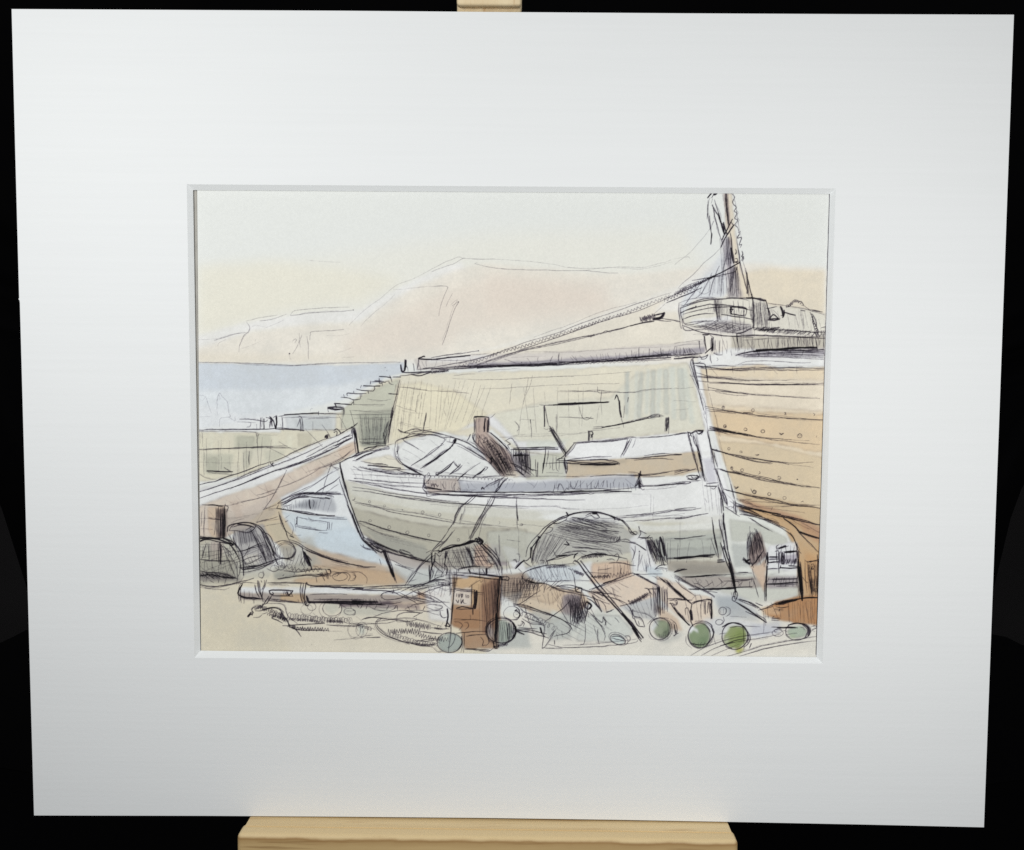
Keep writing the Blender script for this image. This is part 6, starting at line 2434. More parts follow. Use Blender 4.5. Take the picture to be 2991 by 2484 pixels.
l 10 .88 1380,1190 1440,1270 1460,1360 1480,1380
l 9 .88 1460,1270 1480,1340 1560,1370 1610,1470
l 9 .88 1480,1360 1500,1420 1530,1460 1600,1475
l 7 .8 1530,1400 1540,1450
d 10 .9 1460,1265
l 9 .88 0,1190 150,1210 300,1270 450,1320 600,1390 690,1470 700,1500 650,1550 500,1590
l 8 .85 0,1200 100,1230 250,1270 450,1340
l 7 .8 60,1220 130,1290 230,1330 340,1420
l 8 .85 100,1370 200,1430 350,1450 380,1480 370,1560 350,1743
l 7 .8 130,1350 250,1400 370,1440
l 9 .88 10,1220 60,1260 75,1320 50,1380 0,1390
o 6 .75 40 40 0 40,1320
l 12 .92 0,1490 40,1520 130,1570
l 9 .88 40,1500 200,1510 400,1560
l 9 .88 50,1520 200,1540 430,1610
l 7 .8 60,1480 200,1490 290,1500
l 7 .8 50,1450 80,1460 120,1420 100,1410
l 7 .8 100,1400 130,1430 120,1470
l 16 .92 330,1490 350,1560
l 9 .88 320,1480 350,1560 380,1590
l 7 .8 520,1510 460,1600 400,1700 360,1740
l 7 .8 500,1520 440,1600
l 8 .85 500,1640 505,1690
h 6 7 .75 500,1560 660,1480 660,1580 520,1640
h 5 7 .75 700,1450 760,1400 760,1530 730,1530
l 6 .75 350,1730 600,1743
l 7 .8 430,1690 600,1725 800,1725 1100,1710 1400,1680 1500,1660 1520,1640
l 5 .65 600,1700 900,1690 1200,1660 1400,1640 1530,1620
l 6 .75 880,1440 880,1580 860,1680 820,1690
l 5 .6 730,1350 700,1480
o 9 .85 96 56 22 1275,1630
o 7 .75 120 70 22 1280,1620
l 8 .85 1200,1590 1290,1590 1370,1640
l 7 .8 1200,1610 1290,1630 1370,1650
l 6 .75 1370,1580 1420,1590 1430,1630 1390,1670
o 9 .85 126 130 0 1790,1500
o 6 .7 140 140 0 1800,1500
l 7 .75 1920,1380 1990,1440 2000,1540 1960,1580 2020,1550
l 5 .5 1650,1570 1690,1620 1750,1630
l 6 .7 1640,1440 1700,1380 1800,1360 1900,1370
h 12 7 .6 1890,1400 1960,1410 1980,1560 1900,1580
h 10 12 .45 1780,1560 1910,1500 1890,1620 1800,1630
l 5 .5 1890,390 2096,390
l 7 .8 1880,640 2000,640 2096,630
l 10 .88 1890,640 2096,635
l 10 .9 1970,800 2020,780 2096,765
l 5 .6 1980,850 2096,920
h 8 5 .5 1930,840 2096,870 2096,930 1960,880
l 4 .5 1920,400 1920,700
l 4 .5 2040,420 2030,640
l 4 .4 60,250 65,620
l 6 .7 0,650 60,680 80,600
l 5 .5 30,580 70,580 60,600
d 8 .6 205,1185
T 1970 1550 4.192
l 14 .92 0,350 150,335 300,310 490,300
l 9 .88 100,570 300,560 500,545 680,540
l 14 .93 140,572 350,560 500,545
l 8 .85 720,525 850,520 950,520
l 8 .8 780,520 900,515
l 7 .75 730,600 850,600 960,590
l 8 .75 600,620 800,620 960,600
h 16 8 .6 200,610 960,600 960,690 240,690
h 10 8 .7 480,630 940,620 940,690 360,700
l 12 .9 190,720 400,715 600,705 950,690
l 20 .9 380,720 600,715 750,705
l 8 .85 170,715 300,725
l 12 .9 0,510 60,490 150,475
l 7 .8 0,560 100,620 200,660 300,710 400,760 490,820
l 6 .75 0,580 150,650 300,730
l 10 .9 250,680 400,750 490,810
l 7 .8 40,560 160,640 240,690
l 5 .65 0,540 100,590
o 5 .6 16 22 0 310,625
l 7 .75 240,650 300,660 400,740
l 6 .75 400,740 530,760
l 12 .9 560,150 600,270 640,400 680,500 720,650 750,790
l 26 .92 670,400 700,530 730,680
l 14 .92 600,200 650,330 700,470 740,650 755,750
l 8 .85 640,200 680,340 720,500 750,700
o 10 .9 22 50 0 750,790
o 9 .88 26 30 0 730,835
h 5 8 .75 700,760 740,740 770,860 720,850
l 14 .93 760,880 860,950 970,1020 1120,1125
l 9 .88 740,870 850,930 1000,1040
l 7 .8 780,850 900,900 1020,950
l 8 .85 800,840 950,890 1090,990
l 7 .8 780,840 900,880
l 12 .9 910,880 970,910 1030,940
l 9 .88 990,890 1080,920
l 8 .85 870,990 1000,1050 1100,1110
l 7 .8 1000,1020 1100,1080 1130,1130
l 8 .85 1030,980 1100,960 1200,930
l 5 .6 1090,980 1095,1130 1085,1260
l 5 .55 1110,980 1110,1160
l 5 .6 1160,1060 1110,1060
l 14 .93 1240,910 1350,880 1460,865 1500,850
l 34 .9 1280,900 1370,875 1430,865
l 9 .88 1080,970 1200,910 1350,860 1600,830 1750,820
l 14 .92 1440,860 1600,825 1750,820
l 8 .85 1240,940 1340,945 1400,930
l 8 .85 1220,965 1330,965
l 7 .8 1280,990 1290,960
h 22 5 .55 1380,880 1750,850 1750,1160 1400,1120
h 8 5 .6 1600,860 1750,850 1745,1150 1640,1170
l 8 .85 1190,1080 1300,1085
l 7 .8 1190,1100 1280,1105
l 7 .8 1200,1060 1220,1050
l 30 .94 1530,450 1540,600 1550,740
l 20 .93 1515,360 1520,500 1535,650 1560,850
l 14 .92 1560,600 1570,750 1570,860
h 8 14 .85 1510,400 1550,400 1580,820 1525,820
l 9 .85 1510,330 1520,450 1500,460
h 16 7 .7 1620,400 1750,400 1750,800 1680,780
h 10 12 .75 1640,600 1740,560 1750,790 1680,800
l 9 .88 1640,420 1650,600 1690,800
l 8 .85 1690,430 1680,470 1700,470
o 7 .8 20 30 0 1690,440
l 9 .85 1650,385 1750,370
o 6 .7 24 20 0 1730,730
l 10 .88 1750,300 1755,800
l 9 .88 940,1380 920,1440
l 9 .88 1130,400 1130,550 1125,700 1120,870
l 18 .92 1135,440 1125,600 1120,800
l 7 .8 1100,650 1110,860
l 7 .8 970,590 990,680 1030,820
l 5 .65 950,470 990,600
h 12 6 .6 1030,300 1090,250 1110,450 1050,430
l 22 .9 870,370 890,390 920,410
h 8 9 .85 840,340 930,360 920,430 850,390
l 9 .88 850,330 880,370 830,360
l 8 .85 930,380 970,450
h 9 9 .8 930,330 1040,300 1000,400 950,430
l 9 .85 1050,290 1000,380 940,440
l 10 .88 1120,280 1120,400
l 14 .9 1140,270 1145,420
l 10 .88 1160,320 1270,320
l 16 .9 1150,390 1270,385
l 8 .85 1270,250 1280,450 1280,520
l 14 .88 1320,280 1310,400 1340,410
l 9 .85 1340,280 1350,400
h 8 14 .75 1370,350 1500,340 1490,420 1340,410
l 14 .9 1290,455 1400,465 1500,460
l 12 .88 1400,430 1500,440
l 14 .85 1360,265 1480,255
l 9 .85 1490,250 1510,350
l 10 .9 1290,470 1300,430
l 8 .85 1140,470 1280,470
h 14 7 .7 1170,580 1510,560 1510,640 1140,650
l 16 .92 1140,655 1300,650 1510,635
l 8 .85 1130,660 1300,660 1500,660
l 6 .75 1250,680 1400,680
l 20 .5 1200,600 1500,590
l 6 .6 1150,600 1510,590
l 12 .9 0,710 100,800 200,890
l 9 .88 0,740 100,820 210,900
l 10 .88 0,835 100,850 215,855
l 7 .8 0,870 30,890 0,910
l 12 .92 210,905 200,980 200,1100 225,1170
l 26 .93 200,980 215,1090
l 12 .9 0,950 60,1040 140,1120 190,1160
l 12 .88 50,1010 120,1100 180,1160
l 7 .8 70,1020 130,1090 170,1150
l 7 .8 140,1030 140,960 170,955 190,1030
l 9 .88 205,895 260,870 350,850 400,845
l 8 .85 210,905 300,870 400,860
l 14 .93 390,845 450,855 455,900
l 16 .93 440,900 455,980 455,1080
l 8 .85 420,850 430,960 450,1070
h 6 7 .8 430,850 460,850 460,1100 440,1090
l 6 .7 310,790 330,860 320,950
l 7 .8 360,870 365,1020
l 8 .85 380,870 375,1030
l 8 .85 410,880 405,1010
l 6 .7 320,900 330,1080
l 5 .5 210,850 260,800 310,790
l 6 .65 300,1110 400,1110
o 7 .8 46 46 0 590,985
l 6 .7 630,930 680,960 680,1020 630,1050
h 7 6 .6 540,960 630,950 620,1020 550,1020
o 7 .8 46 34 0 550,1125
l 6 .75 600,1060 610,1110 570,1150
l 4 .5 680,1050 880,1060
o 10 .88 135 150 0 305,1290
o 7 .8 150 155 0 325,1275
l 5 .6 140,1290 150,1380 210,1440
l 12 .9 470,1200 480,1260 440,1350 400,1400
l 10 .88 400,1120 450,1160 470,1240
l 6 .7 250,1120 350,1110 430,1140
h 8 10 .5 200,1380 420,1360 380,1430 240,1430
l 8 .85 190,1380 300,1400 400,1390
o 12 .92 158 160 0 735,1290
l 12 .92 590,1180 700,1130 820,1160 880,1220
l 8 .85 830,1170 900,1250 930,1320 900,1390 850,1430
l 8 .85 880,1210 910,1300 890,1380
l 6 .7 830,1160 850,1300 850,1470
l 8 .8 680,1190 780,1170 840,1190
l 6 .75 550,1270 640,1255
l 5 .6 490,1230 480,1300 510,1400
l 5 .6 860,1170 1050,1180
l 6 .75 200,1530 400,1420 600,1350 800,1300 1080,1260 1260,1230
l 6 .75 330,1530 500,1440 700,1380 900,1340 1100,1310 1300,1270
l 5 .65 460,1530 600,1470 800,1390
l 7 .8 650,1540 900,1470 1100,1410 1400,1350 1740,1300
l 7 .8 800,1540 1000,1480 1200,1430 1500,1380 1740,1350
l 8 .85 600,1400 750,1350 870,1320
l 6 .75 560,1410 720,1370
o 10 .88 138 104 0 1500,1235
l 14 .92 1390,1160 1500,1140 1600,1160 1650,1220 1640,1290
l 8 .85 1480,1130 1600,1150 1660,1200 1670,1240 1640,1290 1560,1330
l 8 .8 1560,1150 1630,1220 1600,1300
l 16 .93 1260,1190 1350,1190 1480,1195
l 10 .9 1270,1195 1400,1185 1510,1195
l 7 .8 1190,1180 1300,1190
o 7 .8 66 40 0 1265,1255
o 6 .75 46 26 0 1270,1230
l 6 .75 1330,1230 1370,1230 1360,1260
l 5 .6 1360,1280 1500,1260
l 6 .6 1540,1185 1580,1190 1590,1220
l 6 .7 1670,1180 1720,1170 1740,1190 1690,1220 1720,1240
l 6 .7 1690,1210 1740,1200
l 14 .88 0,1150 10,1260
l 7 .8 0,1190 20,1250 50,1255
o 6 .7 14 14 0 20,1240
T 0 0 .70211
h 16 1.1 .6 887,1140 1000,1112 1020,1178 900,1178
h 12 1.1 .55 895,1130 900,1180 1030,1178 1010,1120
h 7 1.8 .7 960,1118 985,1112 1010,1150 985,1160
h 9 1.2 .7 1000,1115 1032,1165 1030,1180 990,1128
h 8 1.1 .5 412,1110 490,1120 485,1190 410,1190
h 10 1.1 .6 410,1120 410,1185 495,1150 480,1115
h 7 1.1 .5 405,1180 490,1120 500,1185 420,1200
h 10 1.4 .65 408,1172 500,1182 495,1200 408,1196
l 2.2 .9 408,1112 430,1105 470,1108 495,1135 500,1180
l 1.6 .9 405,1198 440,1204 500,1192 520,1186
h 8 1.1 .5 470,1082 560,1120 555,1160 480,1140
h 10 1.2 .6 480,1140 490,1165 565,1140 545,1110
h 6 1.4 .65 520,1080 545,1095 570,1150 545,1160
l 2.0 .9 466,1090 470,1078 500,1072 530,1078 550,1105 562,1140 570,1158
l 1.6 .85 490,1165 530,1160 575,1146 600,1150
h 14 1.3 .7 575,1135 630,1140 620,1160 570,1165
z 10 8 1.3 .7 575,1160 620,1170 660,1168
h 18 1.6 .85 700,1240 870,1243 868,1252 700,1248
h 8 1.6 .8 690,1238 860,1243 850,1250 700,1246
h 20 1.2 .55 495,1226 700,1232 700,1240 495,1234
h 6 1.8 .8 490,1208 500,1206 500,1240 492,1236
h 16 1.2 .45 982,1190 1024,1190 1018,1300 985,1300
h 12 1.6 .7 990,1190 1026,1190 1022,1320 1000,1310
h 26 1.3 .6 1030,1182 1105,1185 1080,1235 1030,1230
h 16 1.2 .55 1030,1190 1030,1235 1110,1225 1100,1190
h 16 1.4 .7 1075,1180 1160,1190 1130,1215 1060,1200
h 14 1.2 .55 1100,1215 1180,1220 1170,1250 1110,1240
h 12 1.3 .6 1215,1215 1270,1195 1290,1205 1225,1232
h 16 1.2 .55 1230,1160 1300,1150 1300,1180 1230,1190
h 10 1.2 .5 1280,1240 1340,1228 1345,1270 1300,1265
l 1.5 .8 1085,1195 1120,1198 1150,1212 1200,1222 1250,1240
l 1.4 .75 1060,1240 1100,1250 1150,1270 1190,1290
l 1.4 .75 1130,1205 1170,1200 1210,1215 1240,1232
h 10 1.3 .6 975,890 1000,890 1040,930 1010,935
h 12 1.4 .7 985,905 1035,915 1060,965 1020,968
h 8 1.3 .6 1010,925 1045,930 1056,972 1030,972
z 12 10 1.5 .8 990,900 1020,930 1045,965
h 14 1.5 .7 1062,932 1085,930 1088,972 1060,972
l 1.3 .75 1035,905 1050,900 1065,925 1080,960 1095,975
h 10 1.2 .6 545,918 720,840 728,880 600,945
h 24 1.1 .35 420,1045 700,925 715,945 450,1060
h 12 1.3 .6 740,1100 860,1150 900,1155 760,1120
h 10 1.2 .55 890,1180 900,1210 940,1215 940,1180
l 1.3 .7 845,1225 900,1205 935,1195
l 1.3 .7 850,1215 890,1225 925,1250
l 1.3 .7 840,1210 900,1190 960,1185
h 10 1.2 .6 835,1208 930,1190 920,1225 850,1235
h 10 1.1 .5 600,1255 900,1275 900,1282 620,1268
c 26 9 1.2 .75 590,1262 660,1270 720,1272
c 16 8 1.2 .75 530,1245 560,1255 590,1275
z 14 9 1.2 .75 850,1300 890,1310 920,1312
c 20 7 1.1 .7 800,1300 860,1318 900,1322
l 1.2 .7 545,1238 580,1240 590,1262 610,1280
l 1.2 .65 760,1268 800,1255 860,1252 900,1262
l 1.2 .65 770,1275 840,1268 905,1285
h 16 1.5 .7 1360,1186 1640,1184 1640,1196 1370,1196
h 10 1.5 .75 1575,1190 1635,1188 1635,1204 1575,1204
h 8 1.6 .8 1540,1100 1560,1095 1568,1150 1545,1155
h 10 1.5 .75 1595,1120 1635,1115 1635,1160 1600,1160
h 14 1.3 .6 1570,1240 1680,1226 1680,1270 1580,1270
h 12 1.5 .7 1650,1150 1678,1150 1680,1222 1655,1220
h 10 1.3 .55 1520,1035 1640,1070 1684,1095 1560,1050
h 10 1.2 .5 1440,748 1692,752 1692,766 1445,770
h 16 1.3 .65 1500,690 1692,690 1692,722 1510,722
h 18 1.4 .7 1500,718 1692,716 1692,730 1500,732
h 10 1.4 .7 1440,662 1545,655 1545,690 1450,682
h 8 1.3 .65 1500,618 1535,615 1540,665 1505,668
h 9 1.3 .5 1478,560 1510,540 1520,608 1482,608
h 5 1.3 .6 1485,470 1505,470 1515,560 1495,560
h 20 1.1 .5 870,985 940,988 940,1006 875,1006
h 30 1.1 .45 950,990 1310,982 1310,998 950,1004
c 30 4 1.0 .6 830,975 950,980 1050,985
h 4 1.3 .5 1340,1115 1368,1112 1372,1150 1350,1158
h 12 1.2 .5 1090,1150 1150,1150 1160,1190 1100,1190
h 30 1.1 .4 820,775 1010,790 980,870 810,890
h 12 1.1 .35 1080,800 1200,790 1200,880 1090,890
h 16 1.2 .45 740,850 800,850 795,912 745,912
h 10 1.2 .45 735,895 795,895 790,912 735,910
h 8 1.2 .5 575,870 690,860 690,882 580,884
h 18 1.1 .4 410,900 560,900 555,970 410,975
h 16 1.2 .4 1130,1290 1200,1250 1260,1290 1180,1316
h 6 1.3 .6 1405,1215 1460,1225 1462,1275 1420,1280
l 1.4 .75 1385,1190 1400,1205 1425,1222
l 1.2 .6 1290,1252 1330,1262 1350,1285
l 1.8 .9 868,757 960,752 1100,747 1250,738 1440,725
l 1.6 .9 1400,668 1440,682 1500,690 1545,692
l 1.8 .9 1500,690 1560,688 1640,692 1692,694
h 22 1.3 .6 1000,738 1440,714 1440,728 1000,750
l 1.6 .85 1395,632 1440,618 1500,612 1560,612
l 1.4 .8 1400,645 1450,633 1500,630 1545,638
l 1.4 .8 1420,576 1500,560 1512,548
l 1.5 .85 715,985 850,1010 1000,1020 1200,1026
l 1.5 .85 870,1008 1000,1010 1200,1008 1310,1000
h 12 1.2 .5 1350,1110 1480,1110 1480,1150 1350,1155
l 1.6 .9 1366,622 1390,612 1412,603 1440,590
l 1.3 .8 1366,612 1388,603 1410,594 1440,582
z 10 6 1.2 .8 1362,617 1395,603 1430,590
l 1.3 .75 1340,652 1365,655 1395,660
l 1.2 .6 1445,570 1420,605 1400,630
l 1.2 .6 1460,560 1440,600 1425,612
l 1.2 .65 1475,545 1462,580 1455,608
l 1.2 .65 1490,520 1482,565 1478,608
l 1.2 .6 1500,500 1498,560 1500,608
h 16 1.1 .45 1430,590 1500,560 1505,606 1420,610
h 10 1.1 .45 1475,490 1495,480 1500,560 1480,565
l 1.4 .8 1462,420 1470,460 1482,500
l 1.4 .75 1512,500 1522,560 1535,608
h 8 1.1 .5 1550,640 1580,640 1585,680 1555,680
h 12 1.1 .45 1600,640 1690,655 1690,685 1605,670
l 1.3 .7 820,772 870,765 900,762
h 12 1.1 .45 860,740 960,735 960,748 862,755
h 14 1.1 .4 720,960 860,985 870,1000 730,985
h 10 1.1 .45 1440,980 1480,1000 1482,1060 1450,1050
h 14 1.1 .4 720,1070 800,1110 880,1130 780,1080
l 1.2 .65 1075,1240 1085,1275 1095,1300
l 1.2 .6 1210,1245 1225,1275 1240,1290
l 1.2 .6 1255,1205 1262,1225 1280,1240
c 10 10 1.2 .65 1060,1255 1100,1270 1140,1290
z 9 9 1.2 .65 1230,1185 1260,1180 1290,1176
'''

PAPER_GAIN = 1.05
WORLD = .19


def LIGHTS():
    c = BM @ Vector((BW / 2, .2, 0))
    area('added_light_left', BM @ Vector((-.068, .40, .42)), c, (.16, .16), 1.60, (.985, 1, .99))  # added unseen light, position and power fitted to the mount's brightness
    area('added_light_right', BM @ Vector((.513, .24, .42)), c, (.2, .2), 1.32, (.99, 1, .985))  # second added light on the right, no visible source, fitted likewise


for cmd, a, P, s in parse(WASH):
    wash(a[0], float(a[1]), float(a[2]), float(a[3]), P)
for cmd, a, P, s in parse(PEN):
    pen(cmd, a, P, s)
# gap shadow beside the mount, painted as a dark line down the right edge
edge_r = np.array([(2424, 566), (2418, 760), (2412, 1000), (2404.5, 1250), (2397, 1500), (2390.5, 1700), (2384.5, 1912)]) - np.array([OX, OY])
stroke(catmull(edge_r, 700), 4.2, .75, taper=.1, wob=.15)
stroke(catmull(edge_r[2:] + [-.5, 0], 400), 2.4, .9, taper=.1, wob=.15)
canvas *= (1 + (N3[..., None] - .5) * .022)
canvas = np.clip(canvas, 0, 1)

# ------------------------------------------------------------------ materials
M_mount = mat_card('mount_card', (.815, .82, .818))
M_core = mat_card('mount_core', (.80, .81, .81), rib=False)
M_back = mat_plain('backing_card', (.44, .42, .38))
M_pine = mat_wood('pine', (.64, .47, .245), (.76, .59, .34), (.42, .24, .09))
M_rail_shaded = mat_wood('pine_rail_shaded', (.46, .31, .135), (.60, .42, .20), (.26, .14, .05), edge_line_lit_top=True)  # same pine darkened, painting in the shade of the rail's front face
M_pine_end = mat_wood('pine_post', (.70, .54, .33), (.84, .70, .46), (.55, .37, .19), scale=(80, 3, 80))
M_black = mat_plain('black_cloth', (.0018, .0016, .002))
M_wall = mat_plain('dim_wall', (.044, .04, .04), noise=6)
M_floor = mat_plain('dark_floor', (.02, .019, .018), noise=6)

# drawing paper: the painted colours live in a colour attribute of its own dense mesh
mp, nt, N, L, Pn = nodes('drawing_paper')
at = N.new('ShaderNodeAttribute'); at.attribute_name = 'paint'
L.new(at.outputs['Color'], Pn.inputs['Base Color'])
Pn.inputs['Roughness'].default_value = .85; Pn.inputs['Specular IOR Level'].default_value = .2
tc = N.new('ShaderNodeTexCoord'); nz = N.new('ShaderNodeTexNoise'); nz.inputs['Scale'].default_value = 900; nz.inputs['Detail'].default_value = 3
L.new(tc.outputs['Object'], nz.inputs['Vector'])
bp = N.new('ShaderNodeBump'); bp.inputs['Strength'].default_value = .15; bp.inputs['Distance'].default_value = .0002
L.new(nz.outputs['Fac'], bp.inputs['Height']); L.new(bp.outputs['Normal'], Pn.inputs['Normal'])

# ------------------------------------------------------------------ mounted picture
pic = empty('mounted_picture', BM)
tag(pic, 'pen and watercolour drawing of beached boats in a wide white mount', 'picture')

ZB, ZP = -.0024, -.0027                       # foot of the bevel, face of the paper
outer_px = [(34, 27), (500, 29.5), (1000, 32), (1500, 36), (2000, 39.5), (2500, 42), (2961.6, 43.5),
            (2947, 440), (2932.5, 840), (2918, 1240), (2903, 1640), (2888, 2040), (2874, 2417),
            (2550, 2409.5), (2200, 2402.5), (1800, 2395), (1400, 2389.5), (1000, 2386), (600, 2383.5), (99.5, 2382.4),
            (87.5, 1960), (75, 1500), (64, 1100), (58, 885), (57, 878), (53.6, 873.5), (56, 872), (45, 460)]
win_px = [(545.5, 539), (2441, 551), (2403, 1939), (568, 1922)]
foot_px = [(564, 556), (2424, 567.5), (2384.5, 1920.5), (585.5, 1901)]
OUT = [px2b(*p) for p in outer_px]
WIN = [px2b(*p) for p in win_px]
FOOT = [px2b(*p, z=ZB) for p in foot_px]
bm = bmesh.new()
ov = [bm.verts.new(p) for p in OUT]; wv = [bm.verts.new(p) for p in WIN]
oe = [bm.edges.new((ov[i], ov[(i + 1) % len(ov)])) for i in range(len(ov))]
we = [bm.edges.new((wv[i], wv[(i + 1) % 4])) for i in range(4)]
bmesh.ops.triangle_fill(bm, use_beauty=True, edges=oe + we)
for f in bm.faces:
    f.normal_update()
    if f.normal.z < 0: f.normal_flip()
lo = [bm.verts.new((p[0], p[1], -.0024)) for p in OUT]
n = len(ov)
for i in range(n):
    bm.faces.new((ov[i], lo[i], lo[(i + 1) % n], ov[(i + 1) % n]))
me = bpy.data.meshes.new('mount_board'); bm.to_mesh(me); bm.free()
me.materials.append(M_mount)
mb = bpy.data.objects.new('mount_board', me); C.objects.link(mb); mb.parent = pic
bv = [w for w in WIN] + [f for f in FOOT]
bev = obj('window_bevel', bv, [(0, 4, 5, 1), (1, 5, 6, 2), (2, 6, 7, 3), (3, 7, 4, 0)], M_core, mb)
bev['label'] = 'bevelled white core of the cut window'

# paper sheet: left edge falls just inside the window, the other edges run under the mount
SH = [(576, 545), (2440, 556), (2400, 1935), (587.2, 1915)]
GX, GY = 1300, 960
u = np.linspace(0, 1, GX)[None, :]; v = np.linspace(0, 1, GY)[:, None]
sx = SH[0][0] * (1 - u) * (1 - v) + SH[1][0] * u * (1 - v) + SH[2][0] * u * v + SH[3][0] * (1 - u) * v
sy = SH[0][1] * (1 - u) * (1 - v) + SH[1][1] * u * (1 - v) + SH[2][1] * u * v + SH[3][1] * (1 - u) * v
nrm = RB[:, 2]; oo = TB + nrm * ZP
D = np.stack([(sx - PW / 2) / FOC, -(sy - PH / 2) / FOC, -np.ones_like(sx)], -1)
K = (nrm @ oo) / (D @ nrm)
B = (D * K[..., None] - TB) @ RB
B[..., 2] = ZP
vx = B.reshape(-1, 3).astype(np.float32)
idx = np.arange(GX * GY).reshape(GY, GX)
q = np.stack([idx[1:, :-1], idx[1:, 1:], idx[:-1, 1:], idx[:-1, :-1]], -1).reshape(-1, 4)
me = bpy.data.meshes.new('drawing')
me.vertices.add(len(vx)); me.vertices.foreach_set('co', vx.ravel())
me.loops.add(q.size); me.loops.foreach_set('vertex_index', q.astype(np.int32).ravel())
me.polygons.add(len(q))
me.polygons.foreach_set('loop_start', np.arange(0, q.size, 4, dtype=np.int32))
me.update(calc_edges=True)
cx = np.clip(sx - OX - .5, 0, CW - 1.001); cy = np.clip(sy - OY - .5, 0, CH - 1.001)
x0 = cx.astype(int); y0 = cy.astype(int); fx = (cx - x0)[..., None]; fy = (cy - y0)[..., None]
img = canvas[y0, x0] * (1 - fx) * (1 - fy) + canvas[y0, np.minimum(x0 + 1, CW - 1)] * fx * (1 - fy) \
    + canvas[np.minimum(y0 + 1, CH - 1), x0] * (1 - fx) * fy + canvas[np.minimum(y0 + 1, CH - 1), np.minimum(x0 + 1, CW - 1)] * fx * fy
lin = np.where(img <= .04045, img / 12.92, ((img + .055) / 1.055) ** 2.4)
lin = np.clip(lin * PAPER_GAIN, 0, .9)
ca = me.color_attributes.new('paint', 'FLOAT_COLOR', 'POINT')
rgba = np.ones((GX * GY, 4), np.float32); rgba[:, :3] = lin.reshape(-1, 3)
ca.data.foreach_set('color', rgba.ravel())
me.materials.append(mp)
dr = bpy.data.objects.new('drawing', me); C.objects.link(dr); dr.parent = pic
dr['label'] = 'ink and wash drawing of beached boats, rocks and glass floats by a sea wall'
v_, f_ = box(.012, BW - .012, .012, BW / 1.2026 - .012, -.0046, -.0033)
obj('backing_board', v_, f_, M_back, pic)

# ------------------------------------------------------------------ easel
ea = empty('wooden_easel', BM)
tag(ea, 'pale pine easel holding the mounted drawing on its ledge', 'easel')


def bx(px_, py_, z=0.):
    return px2b(px_, py_, z)[0]


def by(px_, py_, z=0.):
    return px2b(px_, py_, z)[1]


# ledge: tray behind the lip and a rounded front rail, its top just under the board's bottom edge
zt0, zt1, zf = -.006, .0103, .0193
yl = by(731, 2384) - .0006
yr = by(2126, 2402.5) - .0006


def skew_box(xa, xb, ya, yb, th, z0, z1, flare=0):
    """box whose top follows the slope ya -> yb"""
    v = [(xa, ya - th, z0), (xb, yb - th, z0), (xb, yb, z0), (xa, ya, z0),
         (xa - flare, ya - th, z1), (xb + flare, yb - th, z1), (xb + flare, yb, z1), (xa - flare, ya, z1)]
    f = [(0, 3, 2, 1), (4, 5, 6, 7), (0, 1, 5, 4), (3, 7, 6, 2), (0, 4, 7, 3), (1, 2, 6, 5)]
    return v, f


v_, f_ = skew_box(bx(731, 2384), bx(2126, 2402.5), yl, yr, .018, zt0, zt1)
obj('ledge', v_, f_, M_pine, ea)
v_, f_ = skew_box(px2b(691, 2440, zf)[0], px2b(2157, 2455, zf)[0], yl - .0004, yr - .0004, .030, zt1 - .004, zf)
rail = obj('ledge_rail', v_, f_, M_rail_shaded, ea, bevel=.0026, seg=5)
# post behind the board with the clamp above it
xa, xb = bx(1337, 18, -.02), bx(1524, 18, -.02)
v_, f_ = box(xa, xb, -.28, .62, -.032, -.0135)
obj('post', v_, f_, M_pine_end, ea, bevel=.0012, seg=2)
v_, f_ = box(xa + .0002, xb - .0002, by(1430, 17, -.008), .52, -.0134, -.0070)
obj('clamp', v_, f_, M_pine_end, ea, bevel=.0015, seg=3)
xc = (xa + xb) / 2
v_, f_ = box(xc - .014, xc + .014, -.05, yl - .019, -.0134, .012)
obj('ledge_bracket', v_, f_, M_pine_end, ea, bevel=.001, seg=2)
for s_ in (-1, 1):
    v_ = [(xc + s_ * .020, .30, -.034), (xc + s_ * .045, .30, -.034), (xc + s_ * .205, -.31, -.034), (xc + s_ * .180, -.31, -.034)]
    v_ += [(x, y, z - .018) for x, y, z in v_]
    f_ = [(0, 1, 2, 3), (4, 7, 6, 5), (0, 4, 5, 1), (1, 5, 6, 2), (2, 6, 7, 3), (3, 7, 4, 0)]
    obj('leg', v_, f_, M_pine_end, ea, bevel=.001, seg=2)

# ------------------------------------------------------------------ background
def sheet(name, fn, nu, nv, mat, parent=None):
    vs = []; fs = []
    for j in range(nv + 1):
        for i in range(nu + 1):
            vs.append(fn(i / nu, j / nv))
    for j in range(nv):
        for i in range(nu):
            a_ = j * (nu + 1) + i
            fs.append((a_, a_ + 1, a_ + nu + 2, a_ + nu + 1))
    return obj(name, vs, fs, mat, parent, smooth=True)


camloc = cam_world.to_translation()


def ray_y(px_, py_, yw):
    """photo pixel -> point on the vertical plane y = yw behind the easel"""
    d = cam_world.to_3x3() @ Vector(((px_ - PW / 2) / FOC, -(py_ - PH / 2) / FOC, -1))
    return camloc + d * ((yw - camloc.y) / d.y)


YC = .55
tag(obj('wall', *(box(-2.5, 2.5, 1.10, 1.16, -1.0, 2.5)), M_wall), kind='structure')
tag(obj('table', *(box(-.9, .9, -.35, .505, -.05, -.002)), M_black), kind='structure')
tag(obj('floor', *(box(-2.5, 2.5, -2.5, 1.10, -1.06, -1.0)), M_floor), kind='structure')

pL = [ray_y(*p, YC) for p in ((-220, 1000), (0, 1500), (88, 1765), (150, 2000), (200, 2700))]
pR = [ray_y(*p, YC) for p in ((3150, 1150), (2975, 1480), (2905, 1755), (2840, 2000), (2790, 2700))]
zt = 1.9


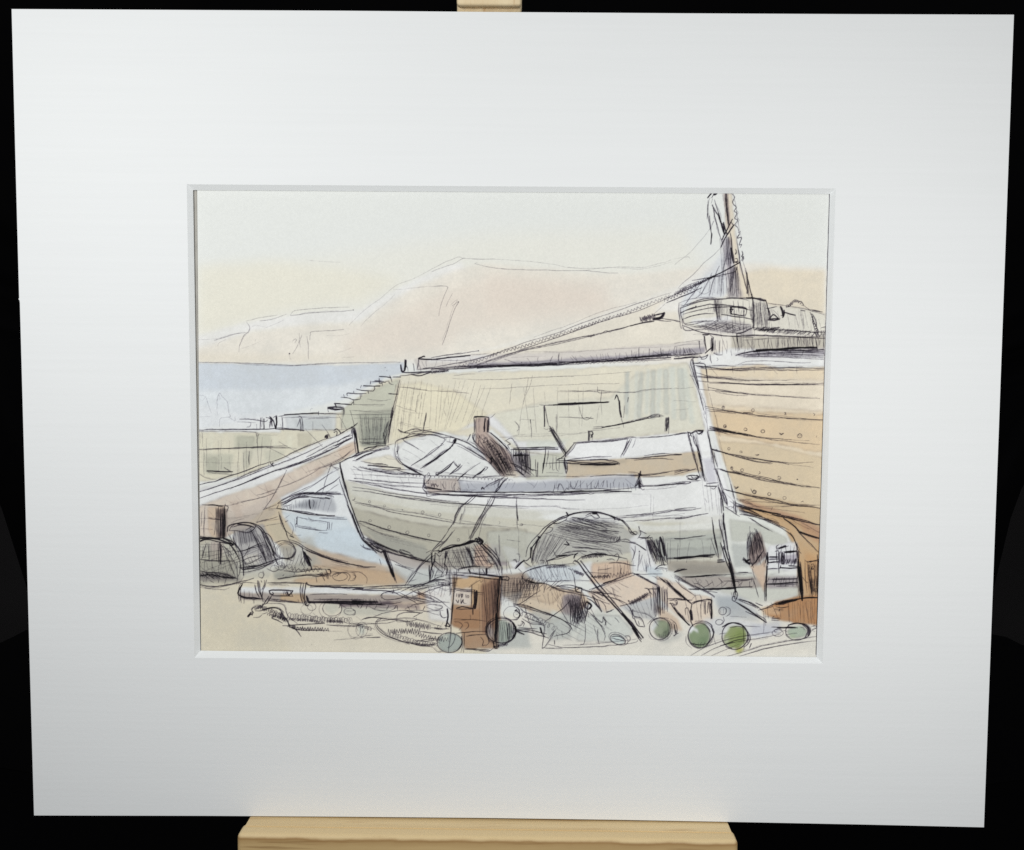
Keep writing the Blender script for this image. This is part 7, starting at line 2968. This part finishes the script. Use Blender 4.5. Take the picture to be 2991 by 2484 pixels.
def edge_x(pts, z, default):
    pts = sorted(pts, key=lambda p: p.z)
    if z >= pts[-1].z:
        return default + (pts[-1].x - default) * max(0, 1 - (z - pts[-1].z) / .25)
    return float(np.interp(z, [p.z for p in pts], [p.x for p in pts]))


def cloth(u_, v_):
    z = -.002 + (zt + .002) * v_
    xl = edge_x(pL, z, -1.5); xr = edge_x(pR, z, 1.5)
    x = xl + (xr - xl) * u_
    return (x, YC + .012 * math.sin(u_ * 38 + 1.5 * math.sin(v_ * 3)) + .006 * math.sin(u_ * 91), z)


tag(sheet('backdrop_cloth', cloth, 160, 60, M_black), 'black cloth hanging behind the easel', 'cloth')

# black cloth heaped along the back of the table, its top edge sagging towards the middle
lowL = [ray_y(*p, .50) for p in ((-300, 1990), (0, 1888), (85, 1840), (400, 1900))]
lowR = [ray_y(*p, .50) for p in ((2600, 1900), (2893, 1858), (2930, 1862), (2991, 1895), (3200, 1960))]
lows = sorted(lowL + lowR, key=lambda p: p.x)


def swag(u_, v_):
    x = -1.0 + 2.0 * u_
    top = float(np.interp(x, [p.x for p in lows], [p.z for p in lows]))
    z = -.001 + (top + .001) * v_
    return (x, .50 - .08 * (1 - v_) + .008 * math.sin(u_ * 60), z)


tag(sheet('table_cloth', swag, 120, 24, M_black), 'black cloth draped low across the back of the table', 'cloth')

# ------------------------------------------------------------------ lights
def area(name, loc, target, size, power, color):
    l = bpy.data.lights.new(name, 'AREA'); l.shape = 'RECTANGLE'; l.size, l.size_y = size
    l.energy = power; l.color = color
    o = bpy.data.objects.new(name, l); C.objects.link(o)
    o.location = loc
    o.rotation_euler = (Vector(target) - Vector(loc)).to_track_quat('-Z', 'Y').to_euler()
    return o


BC = BM @ Vector((BW / 2, .21, 0))
LIGHTS()

w = bpy.data.worlds.new('World'); bpy.context.scene.world = w; w.use_nodes = True
w.node_tree.nodes['Background'].inputs['Color'].default_value = (.9, .95, 1, 1)
w.node_tree.nodes['Background'].inputs['Strength'].default_value = WORLD

# ------------------------------------------------------------------ camera
cd = bpy.data.cameras.new('camera'); cam = bpy.data.objects.new('camera', cd); C.objects.link(cam)
cam.matrix_world = cam_world
cd.sensor_width = 36; cd.lens = FOC / PW * 36; cd.clip_start = .01; cd.clip_end = 50
sc = bpy.context.scene; sc.camera = cam
sc.view_settings.view_transform = 'Standard'; sc.view_settings.look = 'None'
sc.view_settings.exposure = 0; sc.view_settings.gamma = 1
sc.cycles.max_bounces = 6
sc.cycles.use_denoising = False
